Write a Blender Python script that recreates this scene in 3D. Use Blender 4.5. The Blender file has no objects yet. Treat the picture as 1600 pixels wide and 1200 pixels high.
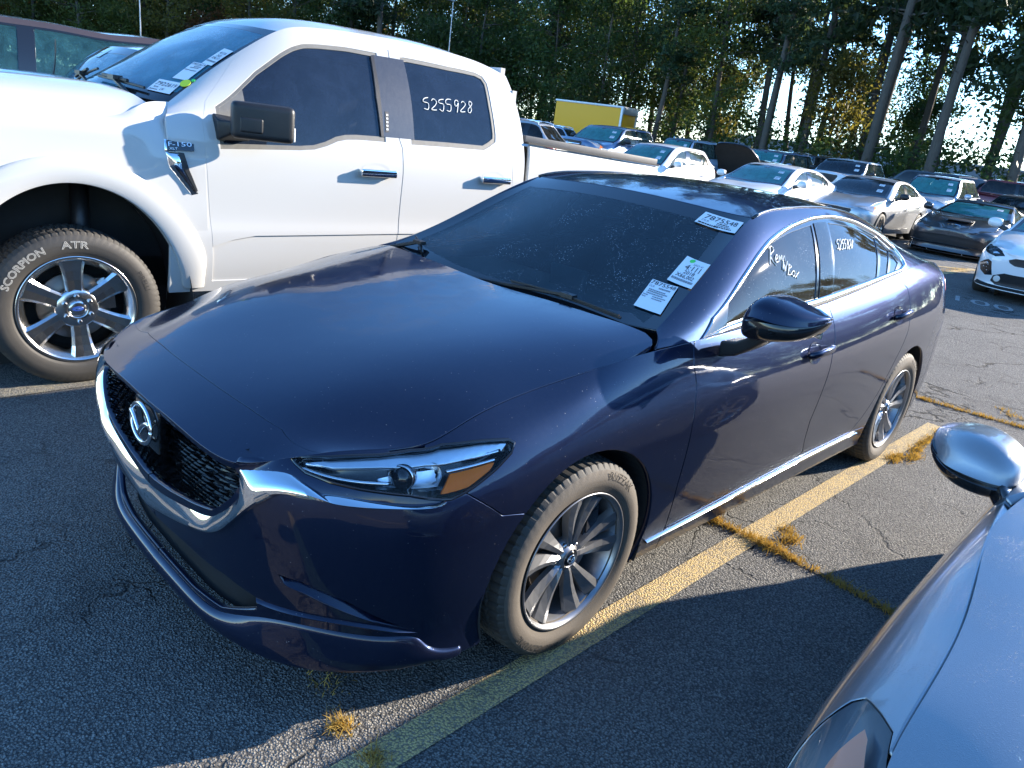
import bpy, bmesh, math, random
import numpy as np
from mathutils import Vector, Matrix
from mathutils.geometry import delaunay_2d_cdt
PI = math.pi
random.seed(7); RNG = np.random.default_rng(7)
scene = bpy.context.scene
COL = scene.collection

# ---------------------------------------------------------------- camera
cam_data = bpy.data.cameras.new('camera'); camera = bpy.data.objects.new('camera', cam_data); COL.objects.link(camera)
camera.location = (1.6860, 2.0828, 1.6060)
camera.rotation_euler = (math.radians(70.680), math.radians(-7.313), math.radians(135.309))
cam_data.sensor_width = 36; cam_data.sensor_fit = 'HORIZONTAL'; cam_data.lens = 36 * 1162.57 / 1600
cam_data.clip_start = 0.05; cam_data.clip_end = 2000
scene.camera = camera
# ---------------------------------------------------------------- daylight: low morning sun, clear sky
SUN_EL = math.radians(20.0)
SUN_AZ = math.radians(157.0)                       # direction towards the sun, counter-clockwise from +x
world = bpy.data.worlds.new('World'); scene.world = world; world.use_nodes = True
wt = world.node_tree; wt.nodes.clear()
sky = wt.nodes.new('ShaderNodeTexSky'); sky.sky_type = 'NISHITA'; sky.sun_disc = False
sky.sun_elevation = SUN_EL; sky.sun_rotation = math.radians(90) - SUN_AZ
sky.air_density = 1.0; sky.dust_density = 0.1; sky.ozone_density = 4.0; sky.altitude = 1200
bg = wt.nodes.new('ShaderNodeBackground'); bg.inputs['Strength'].default_value = 0.15
wo = wt.nodes.new('ShaderNodeOutputWorld')
grade = wt.nodes.new('ShaderNodeHueSaturation'); grade.inputs['Saturation'].default_value = 1.12
wt.links.new(sky.outputs['Color'], grade.inputs['Color']); wt.links.new(grade.outputs['Color'], bg.inputs['Color']); wt.links.new(bg.outputs['Background'], wo.inputs['Surface'])
sd = bpy.data.lights.new('sun', 'SUN'); sun = bpy.data.objects.new('sun', sd); COL.objects.link(sun)
sd.energy = 4.3; sd.angle = math.radians(0.5); sd.color = (1.0, .90, .76)
sdir = Vector((math.cos(SUN_EL) * math.cos(SUN_AZ), math.cos(SUN_EL) * math.sin(SUN_AZ), math.sin(SUN_EL)))
sun.rotation_euler = sdir.to_track_quat('Z', 'Y').to_euler(); sun.location = sdir * 60
scene.view_settings.view_transform = 'Standard'; scene.view_settings.look = 'None'
scene.view_settings.exposure = 1.85; scene.view_settings.gamma = 1.0; scene.view_settings.use_curve_mapping = False
scene.render.engine = 'CYCLES'
cy = scene.cycles
cy.max_bounces = 7; cy.diffuse_bounces = 2; cy.glossy_bounces = 4; cy.transmission_bounces = 4; cy.transparent_max_bounces = 10
cy.caustics_reflective = False; cy.caustics_refractive = False; cy.sample_clamp_indirect = 6
cy.use_denoising = True
# ---------------------------------------------------------------- surfaces
def cspline(t, y, x):
    """natural cubic spline of rows y at knots t, evaluated at x"""
    t = np.asarray(t, float); y = np.asarray(y, float); n = len(t)
    if n == 2:
        w = ((x - t[0]) / (t[1] - t[0]))[:, None]
        return y[0] * (1 - w) + y[1] * w
    h = np.diff(t); A = np.zeros((n, n)); B = np.zeros_like(y)
    A[0, 0] = A[-1, -1] = 1
    for i in range(1, n - 1):
        A[i, i-1], A[i, i], A[i, i+1] = h[i-1], 2 * (h[i-1] + h[i]), h[i]
        B[i] = 6 * ((y[i+1] - y[i]) / h[i] - (y[i] - y[i-1]) / h[i-1])
    M = np.linalg.solve(A, B)
    k = np.clip(np.searchsorted(t, x) - 1, 0, n - 2)
    d = (x - t[k])[:, None]; hk = h[k][:, None]; e = hk - d
    return (M[k] * e**3 + M[k+1] * d**3) / (6 * hk) + (y[k] / hk - M[k] * hk / 6) * e + (y[k+1] / hk - M[k+1] * hk / 6) * d

def curve(pts, n=40, smooth=True):
    """points resampled evenly along a spline (or polyline) through pts"""
    p = np.asarray(pts, float)
    t = np.r_[0, np.cumsum(np.sqrt(np.linalg.norm(np.diff(p, axis=0), axis=1) + 1e-9))]
    if smooth and len(p) > 2:
        q = cspline(t, p, np.linspace(0, t[-1], 12 * n))
    else:
        q = p
    s = np.r_[0, np.cumsum(np.linalg.norm(np.diff(q, axis=0), axis=1))]
    x = np.linspace(0, s[-1], n)
    return np.stack([np.interp(x, s, q[:, i]) for i in range(p.shape[1])], 1)

class Surf:
    """smooth surface through a net of points (nu, nv, 3); flip turns the normals"""
    def __init__(s, net, flip=False, nu=260, nv=110, cu=0.5, disp=None):
        net = np.asarray(net, float); U, V = net.shape[:2]
        def knots(d):
            d = np.linalg.norm(d, axis=-1) ** cu
            return d
        tu = np.r_[0, np.cumsum(knots(np.diff(net, axis=0)).mean(1) + 1e-4)]
        tv = np.r_[0, np.cumsum(knots(np.diff(net, axis=1)).mean(0) + 1e-4)]
        a = cspline(tu, net.reshape(U, -1), np.linspace(0, tu[-1], nu)).reshape(nu, V, 3)
        a = a.transpose(1, 0, 2).reshape(V, -1)
        g = cspline(tv, a, np.linspace(0, tv[-1], nv)).reshape(nv, nu, 3).transpose(1, 0, 2)
        s.ku, s.kv = tu / tu[-1], tv / tv[-1]
        s.flip = -1 if flip else 1
        s.setgrid(g)
        if disp is not None:
            s.setgrid(s.g + s.n * disp(s.g)[..., None])
    def setgrid(s, g):
        s.g = g; s.NU, s.NV = g.shape[:2]
        n = np.cross(np.gradient(g, axis=0), np.gradient(g, axis=1)) * s.flip
        s.n = n / (np.linalg.norm(n, axis=2, keepdims=True) + 1e-12)
        s.lu = np.linalg.norm(np.diff(g, axis=0), axis=2).mean(1).sum()
        s.lv = np.linalg.norm(np.diff(g, axis=1), axis=2).mean(0).sum()
    def _b(s, a, uv):
        u = np.clip(uv[:, 0], 0, 1) * (s.NU - 1); v = np.clip(uv[:, 1], 0, 1) * (s.NV - 1)
        i = np.minimum(u.astype(int), s.NU - 2); j = np.minimum(v.astype(int), s.NV - 2)
        fu = (u - i)[:, None]; fv = (v - j)[:, None]
        return (a[i, j] * (1 - fu) + a[i+1, j] * fu) * (1 - fv) + (a[i, j+1] * (1 - fu) + a[i+1, j+1] * fu) * fv
    def at(s, uv, off=0.0):
        uv = np.atleast_2d(uv); p = s._b(s.g, uv)
        if np.any(off): p = p + s.nor(uv) * np.reshape(off, (-1, 1))
        return p
    def nor(s, uv):
        n = s._b(s.n, np.atleast_2d(uv)); return n / np.linalg.norm(n, axis=1, keepdims=True)
    def find(s, pts, w=(1, 1, 1)):
        """uv of the surface points nearest to pts; w weighs x, y, z (0 = look along that axis)"""
        w = np.asarray(w, float); G = (s.g * w).reshape(-1, 3); out = []
        for p in np.atleast_2d(pts):
            k = np.argmin(((G - p * w) ** 2).sum(1)); i, j = divmod(k, s.NV)
            uv = np.array([i / (s.NU - 1), j / (s.NV - 1)])
            for _ in range(4):
                e = 1.0 / (s.NU - 1); f = 1.0 / (s.NV - 1)
                q = np.clip(np.array([uv, uv + [e, 0], uv - [e, 0], uv + [0, f], uv - [0, f]]), 0, 1)
                P = s._b(s.g * w, q)
                du = (P[1] - P[2]) / max(q[1, 0] - q[2, 0], 1e-9); dv = (P[3] - P[4]) / max(q[3, 1] - q[4, 1], 1e-9)
                r = p * w - P[0]
                A = np.array([[du @ du, du @ dv], [du @ dv, dv @ dv]]) + np.eye(2) * 1e-9
                d = np.linalg.solve(A, [du @ r, dv @ r])
                uv = np.clip(uv + np.clip(d, -.03, .03), 0, 1)
            out.append(uv)
        return np.array(out)

def inside(poly, pts):
    x, y = pts[:, 0], pts[:, 1]; c = np.zeros(len(pts), bool); q = np.roll(poly, -1, 0)
    for (x0, y0), (x1, y1) in zip(poly, q):
        if y0 == y1: continue
        m = ((y0 > y) != (y1 > y)) & (x < (x1 - x0) * (y - y0) / (y1 - y0) + x0)
        c ^= m
    return c

def edge_dist(poly, pts):
    d = np.full(len(pts), 1e9); q = np.roll(poly, -1, 0)
    for a, b in zip(poly, q):
        ab = b - a; L = ab @ ab + 1e-18
        t = np.clip(((pts - a) @ ab) / L, 0, 1)
        d = np.minimum(d, np.linalg.norm(pts - a - t[:, None] * ab, axis=1))
    return d

def resample(poly, h):
    out = []
    for a, b in zip(poly, np.roll(poly, -1, 0)):
        n = max(1, int(np.ceil(np.linalg.norm(b - a) / h)))
        for k in range(n): out.append(a + (b - a) * k / n)
    return np.array(out)

def clean(poly):
    keep = [poly[0]]
    for p in poly[1:]:
        if np.linalg.norm(p - keep[-1]) > 1e-4: keep.append(p)
    if np.linalg.norm(keep[0] - keep[-1]) < 1e-4: keep.pop()
    return np.array(keep)

def inset(poly, d):
    if d == 0: return poly
    A = 0.5 * np.sum(poly[:, 0] * np.roll(poly[:, 1], -1) - np.roll(poly[:, 0], -1) * poly[:, 1])
    s = 1 if A > 0 else -1
    e = np.roll(poly, -1, 0) - poly; e /= np.linalg.norm(e, axis=1, keepdims=True) + 1e-12
    n = np.stack([-e[:, 1], e[:, 0]], 1) * s
    m = n + np.roll(n, 1, 0); c = (m * n).sum(1)
    m = m / np.maximum(c, .6)[:, None]
    return poly + m * d
# ---------------------------------------------------------------- scene helpers
def put(o, parent=None, label=None, cat=None, group=None, kind=None):
    COL.objects.link(o)
    if parent is not None: o.parent = parent
    if label: o['label'] = label
    if cat: o['category'] = cat
    if group: o['group'] = group
    if kind: o['kind'] = kind
    return o
def thing(name, label, cat, loc=(0, 0, 0), rz=0.0, group=None):
    o = bpy.data.objects.new(name, None); o.location = loc; o.rotation_euler = (0, 0, rz)
    o.empty_display_size = .2
    return put(o, None, label, cat, group)
def mesh_data(name, V, F, mats, nrm=None, smooth=True, fm=None):
    me = bpy.data.meshes.new(name)
    me.from_pydata([tuple(v) for v in np.asarray(V, float)], [], [tuple(int(i) for i in f) for f in F])
    for m in (mats if isinstance(mats, (list, tuple)) else [mats]): me.materials.append(m)
    if fm is not None: me.polygons.foreach_set('material_index', np.asarray(fm, dtype=np.int32))
    if smooth: me.polygons.foreach_set('use_smooth', np.ones(len(me.polygons), bool))
    me.update()
    if nrm is not None and len(me.vertices): me.normals_split_custom_set_from_vertices([tuple(n) for n in nrm])
    return me
def obj(name, V, F, mats, parent=None, nrm=None, smooth=True, fm=None, **kw):
    return put(bpy.data.objects.new(name, mesh_data(name, V, F, mats, nrm, smooth, fm)), parent, **kw)
class MB:
    """collects simple solids into one mesh"""
    def __init__(s): s.V = []; s.F = []; s.n = 0; s.M = []
    def add(s, V, F, m=0):
        V = np.asarray(V, float); s.V.append(V); s.F += [tuple(int(i) + s.n for i in f) for f in F]; s.M += [m] * len(F); s.n += len(V)
    def box(s, c, d, R=None, taper=1.0, m=0):
        h = np.array(d) / 2.0
        V = np.array([(x, y, z) for z in (-1, 1) for y in (-1, 1) for x in (-1, 1)], float) * h
        if taper != 1.0: V[4:, :2] *= taper
        if R is not None: V = V @ np.asarray(R).T
        s.add(V + np.array(c), [(0, 2, 3, 1), (4, 5, 7, 6), (0, 1, 5, 4), (2, 6, 7, 3), (0, 4, 6, 2), (1, 3, 7, 5)], m)
    def tube(s, path, r, n=8, cap=True, m=0, sq=None):
        P = np.asarray(path, float); k = len(P); r = np.broadcast_to(r, (k,)) if np.ndim(r) < 2 else r
        T = np.gradient(P, axis=0); T /= np.linalg.norm(T, axis=1, keepdims=True) + 1e-12
        up = np.array([0, 0, 1.0]) if abs(T[0][2]) < .9 else np.array([1.0, 0, 0])
        V = []
        for p, t, rr in zip(P, T, r):
            a = np.cross(t, up); a /= np.linalg.norm(a) + 1e-12; b = np.cross(a, t)
            for q in range(n):
                an = 2 * PI * q / n + PI / n
                V.append(p + rr * (a * math.cos(an) * (sq[0] if sq else 1) + b * math.sin(an) * (sq[1] if sq else 1)))
        F = [(i * n + j, i * n + (j + 1) % n, (i + 1) * n + (j + 1) % n, (i + 1) * n + j) for i in range(k - 1) for j in range(n)]
        if cap: F += [tuple(range(n))[::-1], tuple((k - 1) * n + j for j in range(n))]
        s.add(V, F, m)
    def lathe(s, prof, n=48, ax='y', m=0, ang=(0, 2 * PI)):
        prof = np.asarray(prof, float); k = len(prof); full = abs(ang[1] - ang[0] - 2 * PI) < 1e-6
        t = np.linspace(ang[0], ang[1], n, endpoint=not full); V = []
        for a in t:
            for r, y in prof: V.append((r * math.cos(a), y, r * math.sin(a)) if ax == 'y' else (r * math.cos(a), r * math.sin(a), y))
        F = []
        for i in range(n if full else n - 1):
            j = (i + 1) % n
            for q in range(k - 1):
                f = (i * k + q, j * k + q, j * k + q + 1, i * k + q + 1)
                F.append(f if ax == 'z' else f[::-1])
        s.add(V, F, m)
    def build(s, name, mats, parent=None, smooth=False, xf=None, **kw):
        V = np.vstack(s.V)
        if xf is not None: V = xf(V)
        return obj(name, V, s.F, mats, parent, smooth=smooth, fm=s.M if isinstance(mats, (list, tuple)) else None, **kw)
def bevel(o, w=.004, seg=2, ang=35):
    """round the edges of a small solid (applied in mesh data)"""
    bm = bmesh.new(); bm.from_mesh(o.data)
    bmesh.ops.remove_doubles(bm, verts=bm.verts, dist=1e-5)
    es = [e for e in bm.edges if len(e.link_faces) == 2 and e.calc_face_angle(0) > math.radians(ang)]
    bmesh.ops.bevel(bm, geom=es, offset=w, segments=seg, profile=.6, affect='EDGES', clamp_overlap=True)
    bm.to_mesh(o.data); bm.free()
    o.data.polygons.foreach_set('use_smooth', np.ones(len(o.data.polygons), bool))
    o.data.set_sharp_from_angle(angle=math.radians(50)) if hasattr(o.data, 'set_sharp_from_angle') else None
    return o
def mirror_mesh(V, F, N=None):
    V = V.copy(); V[:, 1] *= -1
    F = [tuple(f[::-1]) for f in F]
    if N is not None: N = N.copy(); N[:, 1] *= -1
    return V, F, N

def patch_geo(S, outer, holes=(), off=0.0, h=.035, gap=0.0, flange=.018, puff=0.0, pw=.02, seam=None, hb=None):
    """triangulated piece of surface S inside `outer` (uv) and outside `holes`, with an edge that turns inward"""
    L = np.array([S.lu, S.lv])
    O = clean(np.asarray(outer, float) * L); O = inset(O, gap)
    H = [inset(clean(np.asarray(q, float) * L), -gap) for q in holes]
    hb = hb or h * .7
    loops = [resample(O, hb)] + [resample(q, hb) for q in H]
    lo, hi = O.min(0), O.max(0)
    nx, ny = int((hi[0] - lo[0]) / h) + 2, int((hi[1] - lo[1]) / h) + 2
    gx, gy = np.meshgrid(lo[0] + h * (np.arange(nx) + .5), lo[1] + h * (np.arange(ny) + .5), indexing='ij')
    G = np.stack([(gx + (np.arange(ny) % 2) * h * .5).ravel(), gy.ravel()], 1)
    m = inside(O, G)
    for q in H: m &= ~inside(q, G)
    G = G[m]
    d = edge_dist(O, G) if len(G) else np.zeros(0)
    for q in H: d = np.minimum(d, edge_dist(q, G)) if len(G) else d
    G = G[d > h * .42]
    P = np.vstack(loops + [G]); E = []; b = 0
    for l in loops:
        n = len(l); E += [(b + i, b + (i + 1) % n) for i in range(n)]; b += n
    vs, es, fs = delaunay_2d_cdt([Vector(p) for p in P], E, [], 0, 1e-6)[:3]
    X = np.array([(v.x, v.y) for v in vs]); F = np.array([f for f in fs if len(f) == 3], int)
    c = X[F].mean(1); keep = inside(O, c)
    for q in H: keep &= ~inside(q, c)
    F = F[keep]
    a = X[F]; ar = (a[:, 1, 0] - a[:, 0, 0]) * (a[:, 2, 1] - a[:, 0, 1]) - (a[:, 2, 0] - a[:, 0, 0]) * (a[:, 1, 1] - a[:, 0, 1])
    F = F[np.abs(ar) > 1e-9]; ar = ar[np.abs(ar) > 1e-9]
    F[ar * S.flip < 0] = F[ar * S.flip < 0][:, ::-1]
    used = np.unique(F); re = -np.ones(len(X), int); re[used] = np.arange(len(used)); X = X[used]; F = re[F]
    uv = X / L; N = S.nor(uv); o = np.full(len(X), float(off))
    if puff:
        dd = edge_dist(O, X)
        for q in H: dd = np.minimum(dd, edge_dist(q, X))
        o += puff * (1 - np.exp(-dd / pw))
    V = S.at(uv) + N * o[:, None]
    cnt = {}
    for f in F:
        for i in range(3):
            e = (int(f[i]), int(f[(i + 1) % 3])); k = (min(e), max(e)); cnt[k] = None if k in cnt else e
    bd = [e for e in cnt.values() if e is not None]
    if seam is not None: bd = [e for e in bd if not (seam(uv[e[0]]) and seam(uv[e[1]]))]
    F = [tuple(f) for f in F]
    if puff:
        fn = np.cross(V[[f[1] for f in F]] - V[[f[0] for f in F]], V[[f[2] for f in F]] - V[[f[0] for f in F]])
        N = np.zeros_like(V)
        for i in range(3): np.add.at(N, [f[i] for f in F], fn)
        N /= np.linalg.norm(N, axis=1, keepdims=True) + 1e-12
    if flange and bd:
        bv = sorted({i for e in bd for i in e}); ix = {v: k for k, v in enumerate(bv)}; n0 = len(V); nb = len(bv)
        n0s = S.nor(uv[bv])
        side = np.zeros((nb, 3))
        for i, j in bd:
            t = V[j] - V[i]; s = np.cross(t, n0s[ix[i]]); s /= np.linalg.norm(s) + 1e-12
            side[ix[i]] += s; side[ix[j]] += s
        side /= np.linalg.norm(side, axis=1, keepdims=True) + 1e-12
        r = min(.0025, abs(flange) * .3)
        V = np.vstack([V, V[bv] + side * r * .7 - n0s * r, V[bv] + side * r * .7 - n0s * abs(flange)])
        N = np.vstack([N, side * .75 + n0s * .5, side])
        N = np.vstack([N[:n0 + 0], N[n0:]]); N /= np.linalg.norm(N, axis=1, keepdims=True) + 1e-12
        for i, j in bd:
            a_, b_ = ix[i], ix[j]
            F.append((j, i, n0 + a_, n0 + b_)); F.append((n0 + b_, n0 + a_, n0 + nb + a_, n0 + nb + b_))
    return V, F, N
def patch(name, S, outer, mat, parent, holes=(), side='L', **kw):
    """side: L, R or B (both halves in one mesh)"""
    props = {k: kw.pop(k) for k in ('label', 'kind') if k in kw}
    V, F, N = patch_geo(S, outer, holes, **kw)
    if side == 'R': V, F, N = mirror_mesh(V, F, N)
    if side == 'B':
        V2, F2, N2 = mirror_mesh(V, F, N); n = len(V)
        V = np.vstack([V, V2]); N = np.vstack([N, N2]); F = F + [tuple(i + n for i in f) for f in F2]
    return obj(name, V, F, mat, parent, nrm=N, **props)
def UV(S, pts, w=(1, 1, 1)): return S.find(np.asarray(pts, float), w)

_font_cache = {}
def text_geo(t, outline=0.0, res=2):
    """flat text as vertices and faces, height of a capital about 0.7"""
    key = (t, outline, res)
    if key in _font_cache: return _font_cache[key]
    cu = bpy.data.curves.new('t', 'FONT'); cu.body = t; cu.size = 1.0; cu.resolution_u = res
    if outline: cu.fill_mode = 'NONE'; cu.bevel_depth = outline; cu.bevel_resolution = 0
    o = bpy.data.objects.new('t', cu); COL.objects.link(o)
    dg = bpy.context.evaluated_depsgraph_get(); me = bpy.data.meshes.new_from_object(o.evaluated_get(dg))
    V = np.array([v.co[:] for v in me.vertices]) if len(me.vertices) else np.zeros((1, 3)); F = [tuple(p.vertices) for p in me.polygons]
    bpy.data.objects.remove(o); bpy.data.curves.remove(cu); bpy.data.meshes.remove(me)
    V[:, 0] -= V[:, 0].min()
    _font_cache[key] = (V, F); return V, F

def ribbon(name, S, A, B, prof, mat, parent, side='L', n=60, segs=None, closed=False, smooth=True, taper=0.0, **kw):
    """band between two outlines on S (uv), its section given as (fraction from A to B, height above S)"""
    L = np.array([S.lu, S.lv]); rows = []
    parts = segs if segs else [(A, B, n)]
    for a, b, m in parts:
        a, b = np.asarray(a, float) * L, np.asarray(b, float) * L
        if closed:
            idx = np.arange(len(a)); pa, pb = [], []
            for i in idx:
                j = (i + 1) % len(a); q = max(1, int(np.ceil(np.linalg.norm(a[j] - a[i]) / .02)))
                for f in np.arange(q) / q: pa.append(a[i] + (a[j] - a[i]) * f); pb.append(b[i] + (b[j] - b[i]) * f)
            pa, pb = np.array(pa), np.array(pb)
        else:
            pa, pb = curve(a, m, smooth), curve(b, m, smooth)
        rows.append((pa / L, pb / L))
    PA = np.vstack([r[0] if i == 0 else r[0][1:] for i, r in enumerate(rows)]); PB = np.vstack([r[1] if i == 0 else r[1][1:] for i, r in enumerate(rows)])
    tp = np.minimum(1, np.linalg.norm((PA - PB) * L, axis=1) / taper) if taper else np.ones(len(PA))
    V = np.stack([S.at(PA * (1 - f) + PB * f, o * tp) for f, o in prof], 1); m, k = V.shape[:2]
    F = [(i * k + q, ((i + 1) % m) * k + q, ((i + 1) % m) * k + q + 1, i * k + q + 1) for i in range(m if closed else m - 1) for q in range(k - 1)]
    V = V.reshape(-1, 3); c = len(F) // 2 + len(prof) // 2
    f = np.array(F); nn = np.cross(V[f[:, 1]] - V[f[:, 0]], V[f[:, 2]] - V[f[:, 0]]).sum(0)
    mid = S.nor((PA + PB) / 2); fn = np.cross(V[f[:, 1]] - V[f[:, 0]], V[f[:, 3]] - V[f[:, 0]]); ref = np.repeat(mid[:m if closed else m - 1], k - 1, 0)
    if (fn * ref).sum() < 0: F = [q[::-1] for q in F]
    if side == 'R': V, F, _ = mirror_mesh(V, F)
    if side == 'B':
        V2, F2, _ = mirror_mesh(V, F); n0 = len(V); V = np.vstack([V, V2]); F = F + [tuple(i + n0 for i in q) for q in F2]
    o = obj(name, V, F, mat, parent, **kw)
    bm = bmesh.new(); bm.from_mesh(o.data); bmesh.ops.remove_doubles(bm, verts=bm.verts, dist=2e-5); bm.to_mesh(o.data); bm.free()
    o.data.polygons.foreach_set('use_smooth', np.ones(len(o.data.polygons), bool))
    if hasattr(o.data, 'set_sharp_from_angle'): o.data.set_sharp_from_angle(angle=math.radians(48))
    return o
# ---------------------------------------------------------------- materials (all procedural)
class NT:
    def __init__(s, name):
        s.m = bpy.data.materials.new(name); s.m.use_nodes = True; s.t = s.m.node_tree; s.t.nodes.clear()
        s.out = s.t.nodes.new('ShaderNodeOutputMaterial')
    def n(s, typ, **kw):
        nd = s.t.nodes.new('ShaderNode' + typ)
        for k, v in kw.items():
            if k.startswith('_'): setattr(nd, k[1:], v); continue
            key = int(k[1:]) if k[0] == 'i' and k[1:].isdigit() else k.replace('__', ' ')
            if isinstance(v, bpy.types.NodeSocket): s.t.links.new(v, nd.inputs[key])
            else: nd.inputs[key].default_value = v
        return nd
    def surf(s, sock): s.t.links.new(sock, s.out.inputs['Surface']); return s.m
    def co(s): return s.n('TexCoord').outputs['Object']
    def gco(s): return s.n('NewGeometry').outputs['Position']
    def noise(s, v, scale, detail=3, rough=.55, dist=0.0): return s.n('TexNoise', Vector=v, Scale=scale, Detail=detail, Roughness=rough, Distortion=dist).outputs['Fac']
    def voro(s, v, scale, feat='F1', out='Distance', rnd=1.0): return s.n('TexVoronoi', _feature=feat, Vector=v, Scale=scale, Randomness=rnd).outputs[out]
    def ramp(s, f, a, b, c0=(0, 0, 0, 1), c1=(1, 1, 1, 1)):
        r = s.n('ValToRGB', Fac=f); e = r.color_ramp.elements; e[0].position = a; e[1].position = b; e[0].color = c0; e[1].color = c1
        return r.outputs['Color']
    def mixc(s, f, a, b):
        m = s.n('Mix', _data_type='RGBA'); 
        for k, v in ((0, f), (6, a), (7, b)):
            if isinstance(v, bpy.types.NodeSocket): s.t.links.new(v, m.inputs[k])
            else: m.inputs[k].default_value = v
        return m.outputs[2]
    def math(s, op, a, b=0.0, c=0.0, clamp=False): 
        m = s.n('Math', _operation=op, _use_clamp=clamp)
        for i, v in enumerate((a, b, c)):
            if isinstance(v, bpy.types.NodeSocket): s.t.links.new(v, m.inputs[i])
            else: m.inputs[i].default_value = v
        return m.outputs[0]
    def bump(s, hgt, strength, dist=.01, normal=None):
        kw = dict(Height=hgt, Strength=strength, Distance=dist)
        if normal is not None: kw['Normal'] = normal
        return s.n('Bump', **kw).outputs['Normal']
    def mixs(s, f, a, b):
        m = s.n('MixShader')
        for k, v in ((0, f), (1, a), (2, b)):
            if isinstance(v, bpy.types.NodeSocket): s.t.links.new(v, m.inputs[k])
            else: m.inputs[k].default_value = v
        return m.outputs[0]
    def pbr(s, **kw): return s.n('BsdfPrincipled', **kw).outputs['BSDF']
def c4(c): return (c[0], c[1], c[2], 1)
def paint(name, c, metal=0.0, rough=.35, dust=.10, dustc=(.30, .28, .25), wet=0.0, scratch=0.0, flake=0.0, edge=None, spec=.5, speck=0.0):
    t = NT(name); v = t.co()
    big = t.noise(v, 1.7, 4, .6); fine = t.noise(v, 95, 2, .7); streak = t.noise(t.n('Mapping', Vector=v, Scale=(6, 6, 1.2)).outputs[0], 9, 3, .6)
    dm = t.math('MULTIPLY', t.math('ADD', t.math('MULTIPLY', big, .7), t.math('MULTIPLY', streak, .6)), t.math('ADD', .55, fine), clamp=True)
    dm = t.math('MULTIPLY', dm, dust, clamp=True)
    spk = t.ramp(t.voro(t.n('Mapping', Vector=v, Scale=(1, .8, 1), Rotation=(0, 0, .6)).outputs[0], 75), .05, .13, (1, 1, 1, 1), (0, 0, 0, 1))          # dried specks
    spk = t.math('MULTIPLY', spk, t.ramp(t.noise(v, 30, 2), .52, .66))
    dm = t.math('MAXIMUM', dm, t.math('MULTIPLY', spk, speck or min(1, dust * 2.4)))
    if scratch:
        sc = t.noise(t.n('Mapping', Vector=v, Scale=(3, 3, 60), Rotation=(.5, .9, .3)).outputs[0], 4, 4, .7)
        dm = t.math('MAXIMUM', dm, t.math('MULTIPLY', t.ramp(sc, .69, .73), scratch))
    col = t.mixc(dm, c4(c), c4(dustc))
    mt = t.math('MULTIPLY', t.math('SUBTRACT', 1.0, dm), metal)
    kw = dict(Base__Color=col, Metallic=mt, Roughness=t.math('ADD', rough, t.math('MULTIPLY', dm, .45), clamp=True), Coat__Weight=t.math('SUBTRACT', 1.0, t.math('MULTIPLY', dm, 1.1), clamp=True), Coat__Roughness=.035, Coat__IOR=1.5, Specular__IOR__Level=spec)
    if edge: kw['Specular__Tint'] = c4(edge)
    nrm = None
    if flake: nrm = t.bump(t.voro(v, 900, out='Distance'), flake, .002)
    if nrm is not None: kw['Normal'] = nrm
    cn = t.bump(t.noise(v, 14, 2), .015, .02)
    if wet:
        dr = t.ramp(t.voro(v, 240), .10, .42, (1, 1, 1, 1), (0, 0, 0, 1))
        dr = t.math('MULTIPLY', dr, t.ramp(t.noise(v, 7, 3), .42, .60))
        up = t.ramp(t.n('SeparateXYZ', Vector=t.n('NewGeometry').outputs['Normal']).outputs[2], .55, .9)   # dew settles on the faces that look at the sky
        dr = t.math('MULTIPLY', dr, up)
        cn = t.bump(dr, wet, .003, cn)
    kw['Coat__Normal'] = cn
    return t.surf(t.pbr(**kw))
def plain(name, c, rough=.5, metal=0.0, bump=0.0, bscale=200, spec=.5, var=0.0, vscale=8, coat=0.0, gradec=None):
    t = NT(name); v = t.co(); col = c4(c)
    if var:
        g = gradec or tuple(min(1, x * 1.9 + .02) for x in c)
        col = t.mixc(t.math('MULTIPLY', t.noise(v, vscale, 4, .62), var), c4(c), c4(g))
    kw = dict(Base__Color=col, Roughness=rough, Metallic=metal, Specular__IOR__Level=spec)
    if coat: kw['Coat__Weight'] = coat; kw['Coat__Roughness'] = .05
    if bump: kw['Normal'] = t.bump(t.noise(v, bscale, 3), bump, .004)
    return t.surf(t.pbr(**kw))
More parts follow.
